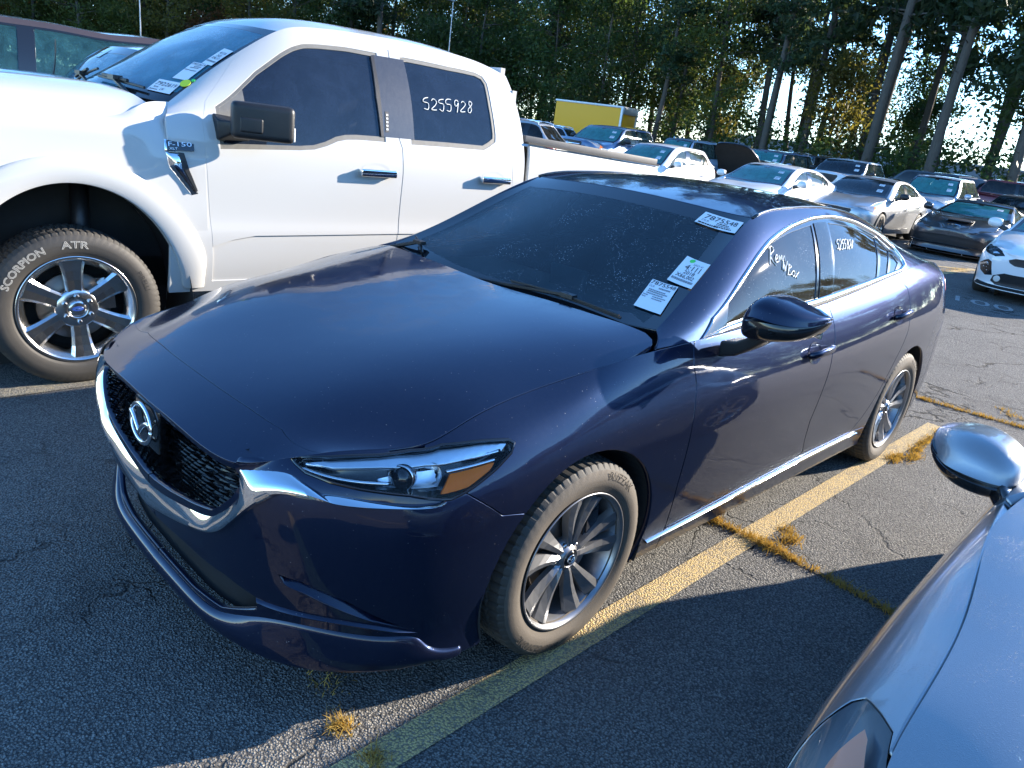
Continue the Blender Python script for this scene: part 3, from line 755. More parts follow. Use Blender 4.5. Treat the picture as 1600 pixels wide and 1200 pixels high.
sp += [(-1.275, .70, .02, .03, 160, .05), (-1.27, 1.0, .02, .05, 260, .05), (-1.43, 1.03, .035, .02, 160, .04), (-1.50, .98, .02, .02, 80, .03), (-3.0, .965, .05, .02, 260, .04), (-3.15, 1.02, .06, .02, 200, .04), (-3.3, .99, .04, .02, 160, .035), (-3.45, .97, .04, .015, 140, .035), (-3.62, .975, .05, .015, 160, .03), (-3.82, .965, .03, .015, 90, .03), (-4.9, 1.2, .03, .04, 80, .03), (-5.0, 1.1, .02, .03, 50, .03),
       (.745, .745, .018, .016, 110, .035), (.735, .775, .015, .012, 40, .03), (.735, .90, .02, .02, 90, .035), (.78, .95, .02, .015, 60, .03), (.60, .48, .05, .06, 60, .022), (.70, .60, .03, .03, 40, .025), (-.95, -1.9, .05, .2, 100, .04), (-13.6, -1.9, .3, .08, 200, .05), (-14.6, -1.8, .4, .08, 200, .05)]
V, F = blades(sp); obj('dry_grass', V, F, MAT['dry_grass'], None, smooth=False, kind='stuff')
# woodland behind the lot
CX, CY = 1.686, 2.083
def edge_dist_at(az): return 39 + np.clip((az - 190) / 65, -.3, 1.4) * 40 + 42 * np.clip((189.5 - az) / 3.0, 0, 1)
def wood_height(x, y):
    dx, dy = x - CX, y - CY; D = np.hypot(dx, dy); az = np.degrees(np.arctan2(dy, dx)) % 360
    e = edge_dist_at(az); t = np.clip((D - e + 3) / 14, 0, 1); return .12 + (1.9 - np.clip((az - 200) / 50, 0, 1) * 1.3) * t * t * (3 - 2 * t)
MAT['litter'] = plain('leaf litter', (.045, .034, .020), .95, var=1.0, vscale=2.2, gradec=(.11, .075, .030), bump=.6, bscale=30)
az = np.radians(np.linspace(90, 285, 120)); rr = np.linspace(0, 1, 26) ** 1.3
V = []; 
for a in az:
    e = edge_dist_at(math.degrees(a)) - 3.5
    for r_ in rr:
        D = e + r_ * 150; x, y = CX + D * math.cos(a), CY + D * math.sin(a); V.append((x, y, float(wood_height(x, y)) + .05))
n = len(rr); obj('woodland_floor', V, [(i * n + j, i * n + j + 1, (i + 1) * n + j + 1, (i + 1) * n + j) for i in range(len(az) - 1) for j in range(n - 1)], MAT['litter'], None, kind='structure')
t = np.linspace(0, 2 * PI, 49)[:-1]
obj('ground', [(600 * math.cos(a), 600 * math.sin(a), -.35) for a in t], [tuple(range(48))], plain('rough grass ground', (.06, .06, .03), .95, var=.7, vscale=.2), None, smooth=False, kind='structure')
def leaf_mat(name, c, c2, tc):
    t = NT(name); inf = t.n('ObjectInfo').outputs['Random']; v = t.gco()
    col = t.mixc(t.noise(v, .55, 4, .7), c4(c), c4(c2)); col = t.n('HueSaturation', Color=col, Value=t.math('MULTIPLY_ADD', inf, .7, .65), Hue=t.math('MULTIPLY_ADD', inf, .04, .48)).outputs[0]
    gl = t.pbr(Base__Color=col, Roughness=.55, Specular__IOR__Level=.3)
    return t.surf(t.mixs(.38, gl, t.n('BsdfTranslucent', Color=t.mixc(t.noise(v, .55, 4, .7), c4(tc), c4(tuple(x * 1.3 for x in tc)))).outputs[0]))
LEAF = {'dark': leaf_mat('dark green leaves', (.030, .052, .018), (.055, .080, .022), (.10, .15, .025)), 'pine': leaf_mat('pine needles', (.020, .038, .018), (.045, .065, .026), (.07, .10, .03)),
        'yellow': leaf_mat('yellowing leaves', (.085, .095, .020), (.16, .13, .028), (.28, .24, .04)), 'orange': leaf_mat('orange brown leaves', (.11, .050, .018), (.16, .085, .025), (.26, .12, .03)), 'mid': leaf_mat('green leaves', (.045, .065, .018), (.085, .095, .022), (.17, .19, .03))}
tb = NT('bark'); v = tb.co(); wv = tb.noise(tb.n('Mapping', Vector=v, Scale=(9, 9, 1.4)).outputs[0], 2.2, 5, .7)
MAT['bark'] = tb.surf(tb.pbr(Base__Color=tb.mixc(wv, (.035, .028, .022, 1), (.15, .125, .10, 1)), Roughness=.9, Normal=tb.bump(wv, .8, .05)))
def leaf_cloud(rg, centers, per, spread, size, flat=1.0, long=1.0):
    C = np.repeat(centers, per, 0); n = len(C)
    d = rg.normal(size=(n, 3)) * spread * np.array([1, 1, flat]); P = C + d
    a = rg.normal(size=(n, 3)); a /= np.linalg.norm(a, axis=1, keepdims=True); b = np.cross(a, rg.normal(size=(n, 3))); b /= np.linalg.norm(b, axis=1, keepdims=True)
    s = size * rg.uniform(.55, 1.25, size=(n, 1)); a = a * s * long; b = b * s * .55
    V = np.stack([P - a, P + b * .9 - a * .1, P + a, P - b * .9 + a * .1], 1).reshape(-1, 3); k = np.arange(n)[:, None] * 4
    return V, (k + np.arange(4)).tolist()
def make_tree(kind, seed):
    rg = np.random.default_rng(seed); b = MB()
    if kind == 'pine':
        Hh = rg.uniform(17, 22); lean = rg.normal(size=2) * .05; ax = np.array([(lean[0] * z + .12 * math.sin(z * .35 + seed), lean[1] * z, z) for z in np.linspace(-.3, Hh, 14)])
        b.tube(ax, np.linspace(.24, .05, 14), 9); cen = []
        for k in range(34):
            z = Hh * (1 - rg.uniform(0, 1) ** 1.25 * .66); p = np.array([np.interp(z, ax[:, 2], ax[:, i]) for i in range(3)]); an = rg.uniform(0, 2 * PI); L = rg.uniform(.9, 2.9) * (1.25 - z / Hh * .75)
            e = p + np.array([math.cos(an) * L, math.sin(an) * L, rg.uniform(-.1, .8)]); b.tube([p, (p + e) / 2 + (0, 0, .1), e], [.05, .03, .012], 4)
            for f in (.55, .8, 1.0): cen.append(p + (e - p) * f + rg.normal(size=3) * .25)
        for k in range(10):                                        # dead lower branches
            z = rg.uniform(2, Hh * .5); p = np.array([np.interp(z, ax[:, 2], ax[:, i]) for i in range(3)]); an = rg.uniform(0, 2 * PI); b.tube([p, p + np.array([math.cos(an), math.sin(an), .1]) * rg.uniform(.4, 1.4)], [.025, .008], 4)
        lv = leaf_cloud(rg, np.array(cen), 48, .36, .16, .6, 1.5)
    else:
        tall = kind == 'tall'; Hh = rg.uniform(12, 16) if tall else rg.uniform(5, 8); base = .12 if tall else .05
        ax = np.array([(.25 * math.sin(z * .3 + seed), .25 * math.cos(z * .27 + seed) - .25, z) for z in np.linspace(-.3, Hh * .85, 10)]); b.tube(ax, np.linspace(.20 if tall else .09, .03, 10), 8); cen = []
        for k in range(46 if tall else 26):
            z = Hh * rg.uniform(base, .98); p = np.array([np.interp(min(z, Hh * .84), ax[:, 2], ax[:, i]) for i in range(3)]); an = rg.uniform(0, 2 * PI); f = z / Hh
            L = (1.15 - abs(f - .5) * 1.3) * rg.uniform(.5, 1.0) * (3.4 if tall else 2.2); e = p + np.array([math.cos(an) * L, math.sin(an) * L, rg.uniform(.0, 1.2)]); b.tube([p, (p + e) / 2 + (0, 0, .15), e], [.05, .03, .01], 4)
            for q in (.45, .72, 1.0): cen.append(p + (e - p) * q + rg.normal(size=3) * .35)
        lv = leaf_cloud(rg, np.array(cen), 66, .50, .135, .75)
    return (np.vstack(b.V), b.F), lv
TREES = {}
for kind, seeds in (('pine', (1, 2, 3, 4)), ('tall', (11, 12, 13, 14)), ('small', (21, 22, 23))):
    TREES[kind] = []
    for sdd in seeds:
        (tv, tf), (lv, lf) = make_tree(kind, sdd); TREES[kind].append((tv, tf, mesh_data('trunk', tv, tf, [MAT['bark']]), lv, lf, {}))
def plant(kind, leaf, x, y, rz, sc, label, name, group):
    v = random.choice(TREES[kind]); tv, tf, tm, lv, lf, cache = v
    if leaf not in cache: cache[leaf] = mesh_data('crown', lv, lf, [LEAF[leaf]], smooth=False)
    r = thing(name, label, 'tree', (x, y, float(wood_height(x, y))), rz, group); r.scale = (sc, sc, sc * random.uniform(.92, 1.1))
    put(bpy.data.objects.new('trunk', tm), r); put(bpy.data.objects.new('crown', cache[leaf]), r); return r
rt = random.Random(5)
LOOK = {('pine', 'pine'): 'tall pine with bare lower trunk', ('tall', 'dark'): 'dark green broadleaf tree', ('tall', 'mid'): 'mid green broadleaf tree', ('tall', 'yellow'): 'yellowing broadleaf tree', ('tall', 'orange'): 'orange brown autumn tree',
        ('small', 'dark'): 'low dark green tree', ('small', 'mid'): 'low mid green tree', ('small', 'yellow'): 'low yellowing tree', ('small', 'orange'): 'low orange brown tree'}
def ordinal(k): return str(k) + ('th' if 10 <= k % 100 <= 20 else {1: 'st', 2: 'nd', 3: 'rd'}.get(k % 10, 'th'))
seen_kinds = {}
for row, (dd, step) in enumerate(((0, 3.0), (4.5, 3.2), (10, 3.4), (17, 3.8), (26, 4.2))):
    a = 176.0
    while a < 272:
        e = edge_dist_at(a) + dd + rt.uniform(-1.6, 1.6); x, y = CX + e * math.cos(math.radians(a)), CY + e * math.sin(math.radians(a))
        u = rt.random(); right = a < 212; far_left = a > 240
        if right: kind = 'pine' if u < (.75 if row < 2 else .45) else ('small' if u < .9 else 'tall')
        elif far_left: kind = 'tall' if u < .75 else 'small'
        else: kind = 'tall' if u < .62 else ('pine' if u < .85 else 'small')
        w = rt.random()
        if kind == 'pine': leaf = 'pine'
        elif far_left: leaf = 'yellow' if w < .30 else ('mid' if w < .75 else ('orange' if w < .82 else 'dark'))
        elif right: leaf = 'yellow' if w < .16 else ('mid' if w < .55 else 'dark')
        else: leaf = 'dark' if w < .68 else ('mid' if w < .93 else ('orange' if w < .96 else 'yellow'))
        nm = {'pine': 'pine_tree', 'tall': 'broadleaf_tree', 'small': 'understory_tree'}[kind]
        lk = LOOK[kind, leaf]
        if 189 < a < 262 and row == 0:
            seen_kinds[lk] = seen_kinds.get(lk, 0) + 1; lb = lk + ', ' + ordinal(seen_kinds[lk]) + ' such tree from the right along the wood edge'
        else: lb = lk + (' in the %s row of the wood' % ('first', 'second', 'third', 'fourth', 'fifth')[row] if row else ' of the wood edge beyond the picture sides')
        plant(kind, leaf, x, y, rt.uniform(0, 6.28), rt.uniform(.85, 1.15), lb, nm, lk + 's' + (' in row %s' % ('one', 'two', 'three', 'four', 'five')[row]))
        a += math.degrees(step * rt.uniform(.75, 1.25) / e)
for row, dd in enumerate((74, 79, 85)):                       # the wood goes on round the lot, out of the picture
    a = 98.0
    while a < 176:
        e = dd + rt.uniform(-2, 2); w = rt.random(); leaf = 'dark' if w < .5 else ('mid' if w < .8 else 'yellow')
        plant('tall', leaf, CX + e * math.cos(math.radians(a)), CY + e * math.sin(math.radians(a)), rt.uniform(0, 6.28), rt.uniform(.80, .95), LOOK['tall', leaf] + ' of the wood edge beyond the picture sides', 'broadleaf_tree', LOOK['tall', leaf] + 's beyond the sides'); a += math.degrees(4.2 * rt.uniform(.8, 1.2) / e)
# undergrowth along the wood edge
rg = np.random.default_rng(77); cen = []
for _ in range(1700):
    a = math.radians(rg.uniform(98, 272)); D = (edge_dist_at(math.degrees(a)) if a > math.radians(176) else 73) + rg.uniform(-2.5, 9); x, y = CX + D * math.cos(a), CY + D * math.sin(a); hh = rg.uniform(.2, 2.8)
    cen.append((x, y, float(wood_height(x, y)) + hh))
lv, lf = leaf_cloud(rg, np.array(cen), 34, .55, .16, .7); obj('undergrowth', lv, lf, LEAF['dark'], None, smooth=False, kind='stuff')
# far pale building seen between the trunks, lamp poles
wb = thing('warehouse', 'pale grey warehouse glimpsed between the tree trunks', 'building', (-118, -34, 0), math.radians(20))
b = MB(); b.box((0, 0, 2.0), (14, 60, 4.0)); b.build('wall', plain('pale cladding', (.30, .32, .34), .7, var=.2, vscale=.3), wb); b = MB(); b.box((0, 0, 4.15), (14.6, 60.6, .25)); b.build('roof', MAT['alu'], wb)
for (x, y), hh, lab in (((-14.98, -44.13), 9.0, 'thin pale lamp pole left of the white pickup roof'), ((-29.96, -36.07), 8.0, 'thin pale lamp pole above the white pickup roof')):
    r = thing('lamp_pole', lab, 'pole', (x, y, 0)); b = MB(); b.tube([(0, 0, 0), (0, 0, hh)], [.035, .025], 8); b.build('post', MAT['alu'], r); b = MB(); b.box((.3, 0, hh), (.7, .22, .1)); b.build('lamp_head', MAT['alu'], r)
# ---------------------------------------------------------------- the dark blue sedan: its surfaces (x forward, y left, z up, front axle at 0)
ZT = [0, .09, .2, .36, .54, .7, .83, .93, 1.0]
def sedan_side():
    # x, y of the widest line, z of the lower edge, upper edge point, inset of the levels along the plan normal
    fr = [.004, .03, .034, .017, .008, .002, .0, .0]
    S = [((.962, 0), .172, (.955, 0, .740), [.016, .028, .034, .018, .008, .002, 0, 0]),
         ((.958, .2), .172, (.950, .22, .737), [.016, .028, .034, .018, .008, .002, 0, 0]),
         ((.940, .40), .172, (.921, .46, .727), [.016, .028, .034, .016, .006, .001, 0, .005]),
         ((.895, .56), .172, (.845, .555, .752), [.018, .030, .032, .012, .002, .000, .006, .022]),
         ((.815, .69), .174, (.755, .62, .777), [.018, .030, .028, .010, .000, .000, .010, .036]),
         ((.69, .795), .176, (.63, .69, .787), [.018, .028, .024, .008, .000, .002, .016, .045]),
         ((.54, .866), .18, (.52, .738, .799), [.018, .024, .020, .006, .000, .003, .022, .062]),
         ((.37, .900), .185, (.38, .750, .850), [.022, .020, .014, .004, .000, .005, .030, .080]),
         ((.19, .909), .19, (.17, .757, .894), [.028, .022, .012, .003, .000, .006, .034, .084]),
         ((.0, .913), .19, (-.03, .786, .930), [.036, .026, .014, .004, .000, .006, .034, .072]),
         ((-.22, .914), .19, (-.22, .812, .962), [.040, .028, .015, .005, .000, .007, .036, .066]),
         ((-.50, .916), .188, (-.52, .828, .980), [.044, .030, .016, .006, .001, .008, .036, .062]),
         ((-.85, .919), .186, (-.85, .822, .990), [.046, .032, .019, .009, .001, .008, .036, .066]),
         ((-1.25, .920), .185, (-1.25, .816, 1.005), [.046, .034, .022, .012, .001, .007, .036, .070]),
         ((-1.65, .920), .185, (-1.65, .812, 1.028), [.046, .034, .022, .013, .002, .006, .036, .072]),
         ((-2.05, .920), .185, (-2.05, .806, 1.064), [.044, .030, .018, .009, .001, .005, .036, .075]),
         ((-2.45, .919), .187, (-2.45, .796, 1.106), [.040, .026, .012, .003, .000, .006, .038, .078]),
         ((-2.83, .916), .19, (-2.80, .782, 1.140), [.036, .022, .008, .001, .000, .010, .045, .085]),
         ((-3.2, .900), .21, (-3.15, .752, 1.150), [.030, .018, .006, .000, .001, .014, .052, .092]),
         ((-3.5, .862), .23, (-3.42, .712, 1.135), [.026, .014, .004, .000, .003, .018, .052, .090]),
         ((-3.72, .78), .25, (-3.64, .665, 1.115), [.024, .010, .002, .000, .004, .020, .048, .080]),
         ((-3.86, .62), .25, (-3.79, .55, 1.105), [.02, .008, .000, .000, .006, .020, .042, .064]),
         ((-3.92, .36), .25, (-3.86, .32, 1.105), [.018, .006, .000, .000, .006, .020, .040, .06]),
         ((-3.935, 0), .25, (-3.875, 0, 1.105), [.018, .006, .000, .000, .006, .020, .04, .06])]
    plan = np.array([s[0] for s in S]); t = np.gradient(plan, axis=0)
    t[0] = (0, 1); t[-1] = (0, -1); t /= np.linalg.norm(t, axis=1, keepdims=True)
    nrm = np.stack([t[:, 1], -t[:, 0]], 1)
    net = []
    for (p, zb, T, ins), n in zip(S, nrm):
        row = []
        for k, f in enumerate(ZT):
            z = zb + (T[2] - zb) * f
            if k == 8: row.append(T); continue
            q = np.array(p) - n * ins[k]
            if k >= 6:                                   # lean over towards the upper edge
                w = (f - ZT[5]) / (1 - ZT[5]); base = np.array(p) - n * ins[k]
                q = base
            row.append((q[0], q[1], z))
        net.append(row)
    return np.array(net)

def sedan_house():
    lo = [(-.36, .812, .975), (-.60, .828, .983), (-.85, .822, .990), (-1.10, .818, .998), (-1.40, .814, 1.013), (-1.75, .811, 1.036),
          (-2.10, .805, 1.069), (-2.45, .796, 1.106), (-2.80, .782, 1.140), (-3.10, .757, 1.150), (-3.42, .712, 1.135)]
    up = [(-.44, .745, 1.012), (-.66, .705, 1.108), (-.93, .655, 1.246), (-1.2125, .604, 1.369), (-1.50, .583, 1.407), (-1.85, .572, 1.418),
          (-2.20, .565, 1.402), (-2.55, .560, 1.352), (-2.85, .562, 1.283), (-3.12, .575, 1.205), (-3.42, .62, 1.135)]
    net = []
    for k, (a, b) in enumerate(zip(lo, up)):
        a, b = np.array(a), np.array(b); row = []
        sc = min(1, np.linalg.norm(b - a) / .4)
        for f in (0, .3, .58, .8, .92, 1.0):
            p = a + (b - a) * f
            bul = 4 * f * (1 - f) * .030 * sc
            row.append(p + np.array([0, bul * .85, bul * .5]))
        net.append(row)
    return np.array(net)

def sym_net(rows):
    """rows: list of half rows from the centre (y=0) outward -> full net across the car, from left to right"""
    out = []
    for r in rows:
        r = np.array(r, float); m = r[1:][::-1].copy(); 
        mir = r[1:].copy(); mir[:, 1] *= -1
        out.append(np.vstack([m, r[:1], mir]))
    return np.array(out)

HOOD = [  # from the nose to the windscreen, centre outward
    [(.957, 0, .738), (.952, .22, .735), (.921, .462, .726), (.84, .56, .752), (.758, .618, .776)],
    [(.88, 0, .768), (.872, .22, .766), (.842, .44, .762), (.79, .54, .770), (.735, .630, .779)],
    [(.80, 0, .797), (.79, .24, .796), (.765, .43, .791), (.725, .55, .786), (.66, .672, .785)],
    [(.62, 0, .848), (.615, .26, .849), (.60, .46, .844), (.57, .60, .825), (.53, .735, .799)],
    [(.40, 0, .898), (.40, .27, .901), (.39, .48, .898), (.385, .63, .879), (.38, .748, .850)],
    [(.17, 0, .938), (.17, .28, .943), (.17, .50, .941), (.17, .64, .923), (.17, .755, .894)],
    [(-.03, 0, .967), (-.03, .29, .972), (-.03, .51, .971), (-.03, .66, .956), (-.03, .784, .930)],
    [(-.22, 0, .990), (-.22, .30, .996), (-.22, .53, .996), (-.22, .69, .985), (-.22, .810, .962)],
    [(-.36, 0, 1.002), (-.365, .30, 1.010), (-.375, .54, 1.012), (-.385, .68, 1.010), (-.40, .79, .996)]]
def lerp_rows(a, b, n, bulge=0.0):
    return
SCREEN = [  # windscreen, from the base to the header, centre outward
    [(-.40, 0, .985), (-.405, .25, .987), (-.415, .48, .994), (-.43, .66, 1.004), (-.44, .745, 1.012)],
    [(-.585, 0, 1.093), (-.59, .25, 1.091), (-.605, .46, 1.088), (-.635, .62, 1.093), (-.66, .705, 1.108)],
    [(-.85, 0, 1.237), (-.857, .24, 1.233), (-.875, .43, 1.225), (-.905, .58, 1.229), (-.93, .655, 1.246)],
    [(-1.145, 0, 1.391), (-1.150, .22, 1.387), (-1.165, .40, 1.378), (-1.19, .53, 1.371), (-1.2125, .604, 1.369)]]
ROOF = [
    [(-1.145, 0, 1.391), (-1.150, .22, 1.387), (-1.165, .40, 1.378), (-1.19, .53, 1.371), (-1.2125, .604, 1.369)],
    [(-1.45, 0, 1.431), (-1.45, .22, 1.428), (-1.46, .39, 1.420), (-1.48, .51, 1.410), (-1.50, .583, 1.404)],
    [(-1.80, 0, 1.449), (-1.80, .22, 1.446), (-1.81, .38, 1.438), (-1.83, .50, 1.425), (-1.85, .572, 1.415)],
    [(-2.15, 0, 1.442), (-2.15, .22, 1.439), (-2.16, .38, 1.430), (-2.18, .50, 1.413), (-2.20, .565, 1.400)],
    [(-2.55, 0, 1.400), (-2.55, .22, 1.397), (-2.55, .38, 1.387), (-2.55, .49, 1.368), (-2.55, .560, 1.350)]]
BACKLIGHT = [
    [(-2.55, 0, 1.400), (-2.55, .22, 1.397), (-2.55, .38, 1.387), (-2.55, .49, 1.368), (-2.55, .560, 1.350)],
    [(-2.88, 0, 1.335), (-2.88, .22, 1.331), (-2.87, .38, 1.320), (-2.86, .50, 1.300), (-2.85, .562, 1.282)],
    [(-3.18, 0, 1.245), (-3.17, .22, 1.242), (-3.15, .40, 1.232), (-3.13, .52, 1.216), (-3.12, .575, 1.205)],
    [(-3.44, 0, 1.160), (-3.43, .24, 1.158), (-3.42, .44, 1.150), (-3.42, .56, 1.141), (-3.42, .62, 1.134)]]
DECK = [
    [(-3.44, 0, 1.160), (-3.43, .24, 1.158), (-3.42, .44, 1.150), (-3.42, .60, 1.139), (-3.42, .712, 1.135)],
    [(-3.62, 0, 1.142), (-3.61, .24, 1.140), (-3.60, .42, 1.133), (-3.57, .56, 1.124), (-3.53, .69, 1.125)],
    [(-3.80, 0, 1.130), (-3.79, .24, 1.128), (-3.76, .40, 1.122), (-3.70, .52, 1.116), (-3.64, .665, 1.115)],
    [(-3.875, 0, 1.105), (-3.865, .24, 1.105), (-3.85, .38, 1.105), (-3.79, .55, 1.105), (-3.70, .64, 1.108)]]
# ---------------------------------------------------------------- the white pickup: its surfaces (own axes, front axle at 0)
def truck_cab():
    xs = [-.46, -.70, -.95, -1.2, -1.5, -1.9, -2.3, -2.65, -2.985]
    T = [(-.52, .815, 1.475), (-.74, .77, 1.65), (-.95, .745, 1.80), (-1.17, .72, 1.935), (-1.40, .705, 1.99), (-1.9, .70, 2.015), (-2.3, .70, 2.01), (-2.65, .705, 1.985), (-2.93, .72, 1.925)]
    net = []
    for x, t in zip(xs, T):
        row = [(x, .955, .47), (x, .985, .60), (x, 1.000, .72), (x, 1.004, .82), (x, .998, .88), (x, 1.000, 1.05), (x, .997, 1.25), (x, .972, 1.40)]
        a = np.array(row[-1]); t = np.array(t); L = t[2] - a[2]
        if L < .15: t = t
        for f in (.3, .6, .82, .94, 1.0):
            p = a + (t - a) * f; bul = 4 * f * (1 - f) * .034 * min(1, L / .5)
            row.append(tuple(p + np.array([0, bul, bul * .6])))
        net.append(row)
    return np.array(net)
def truck_fender():
    S = [(.98, .60, 1.34), (.95, .78, 1.35), (.88, .90, 1.36), (.70, .935, 1.365), (.45, .94, 1.368), (.20, .94, 1.372), (-.05, .94, 1.378), (-.25, .935, 1.40), (-.37, .90, 1.46), (-.48, .83, 1.478), (-.66, .80, 1.49)]
    net = []
    for k, (x, yt, zt) in enumerate(S):
        ym = {0: .68, 1: .85, 2: .955, 3: .99}.get(k, 1.003)
        net.append([(x, ym - .05, .50), (x, ym - .015, .64), (x, ym, .82), (x, ym + .002, .95), (x, ym, 1.12), (x, ym - .012, 1.25), (x, (ym + yt) / 2 + .005, (1.28 + zt) / 2 + .02), (x, yt, zt)])
    return np.array(net)
def truck_bed():
    net = []
    for x in (-3.035, -3.4, -3.8, -4.2, -4.55, -4.60):
        y = .985 if x > -4.58 else .97; t = 1.475 + (x + 3.0) * .04
        net.append([(x, y - .03, .55), (x, y, .70), (x, y + .01, .85), (x, y + .008, 1.1), (x, y, 1.30), (x, y - .012, t - .03), (x, y - .03, t)])
    return np.array(net)
T_HOOD = [[(.98, 0, 1.34), (.97, .3, 1.34), (.95, .6, 1.34), (.90, .85, 1.345), (.88, .90, 1.36)],
          [(.85, 0, 1.42), (.84, .3, 1.43), (.82, .6, 1.43), (.78, .84, 1.40), (.76, .93, 1.365)],
          [(.45, 0, 1.475), (.45, .3, 1.50), (.45, .58, 1.495), (.45, .84, 1.445), (.45, .94, 1.368)],
          [(.05, 0, 1.495), (.05, .3, 1.52), (.05, .58, 1.515), (.05, .84, 1.455), (.05, .94, 1.375)],
          [(-.20, 0, 1.505), (-.22, .3, 1.525), (-.25, .58, 1.520), (-.27, .82, 1.475), (-.29, .932, 1.41)],
          [(-.26, 0, 1.505), (-.30, .3, 1.520), (-.35, .58, 1.512), (-.38, .80, 1.485), (-.39, .885, 1.468)]]
T_SCREEN = [[(-.28, 0, 1.49), (-.33, .3, 1.49), (-.41, .58, 1.485), (-.48, .75, 1.478), (-.52, .815, 1.475)],
            [(-.55, 0, 1.66), (-.58, .3, 1.655), (-.64, .56, 1.65), (-.70, .71, 1.648), (-.74, .77, 1.65)],
            [(-.82, 0, 1.82), (-.83, .3, 1.815), (-.87, .53, 1.805), (-.92, .68, 1.80), (-.95, .745, 1.80)],
            [(-1.09, 0, 1.962), (-1.10, .3, 1.957), (-1.12, .51, 1.948), (-1.15, .65, 1.938), (-1.17, .72, 1.935)]]
T_ROOF = [[(-1.09, 0, 1.962), (-1.10, .3, 1.957), (-1.12, .51, 1.948), (-1.15, .65, 1.938), (-1.17, .72, 1.935)],
          [(-1.30, 0, 2.030), (-1.30, .3, 2.028), (-1.32, .48, 2.020), (-1.36, .63, 2.00), (-1.40, .705, 1.988)],
          [(-1.85, 0, 2.066), (-1.85, .3, 2.063), (-1.86, .48, 2.053), (-1.88, .62, 2.03), (-1.9, .70, 2.013)],
          [(-2.45, 0, 2.058), (-2.45, .3, 2.054), (-2.45, .48, 2.042), (-2.45, .62, 2.018), (-2.45, .70, 1.998)],
          [(-2.95, 0, 1.985), (-2.95, .3, 1.98), (-2.94, .48, 1.97), (-2.93, .64, 1.945), (-2.93, .72, 1.923)]]
# ---------------------------------------------------------------- the dark blue sedan in the middle
def zcirc(S, cx, cz, r, n=48, w=(1, 0, 1)):
    """circle in side view as a uv outline on S, running past the lower edge of S"""
    t = np.linspace(0, 2 * PI, n, endpoint=False); p = np.stack([cx + r * np.cos(t), 0 * t + .9, cz + r * np.sin(t)], 1)
    uv = S.find(p, w); zb = S.at(np.stack([uv[:, 0], 0 * uv[:, 0]], 1))[:, 2]
    lowest = p[:, 2] < zb
    uv[lowest, 1] = (p[lowest, 2] - zb[lowest]) / 1.0
    return uv
def sidepts(S, xz): return S.find([(x, .9, z) for x, z in xz], (1, 0, 1))
def top_run(u0, u1, n=14, v=1.0): return np.stack([np.linspace(u0, u1, n), np.full(n, v)], 1)
U = {}
QR = [(-1.236, .691, 1.272), (-1.388, .698, 1.265), (-1.333, .746, 1.185), (-1.189, .742, 1.19)]
QB = [(-1.332, .725, 1.224), (-1.472, .741, 1.195), (-1.427, .769, 1.137), (-1.289, .755, 1.168)]
QN = [(-1.936, .684, 1.291), (-2.151, .684, 1.285), (-2.086, .713, 1.248), (-1.89, .715, 1.247)]
def foldpts(v):
    v = np.array(v); a = math.radians(62); d = v - (-.80, -.955, 0); c, k = math.cos(a), math.sin(a)
    return np.stack([c * d[:, 0] + k * d[:, 1] - .80, -k * d[:, 0] + c * d[:, 1] - .955, d[:, 2]], 1)
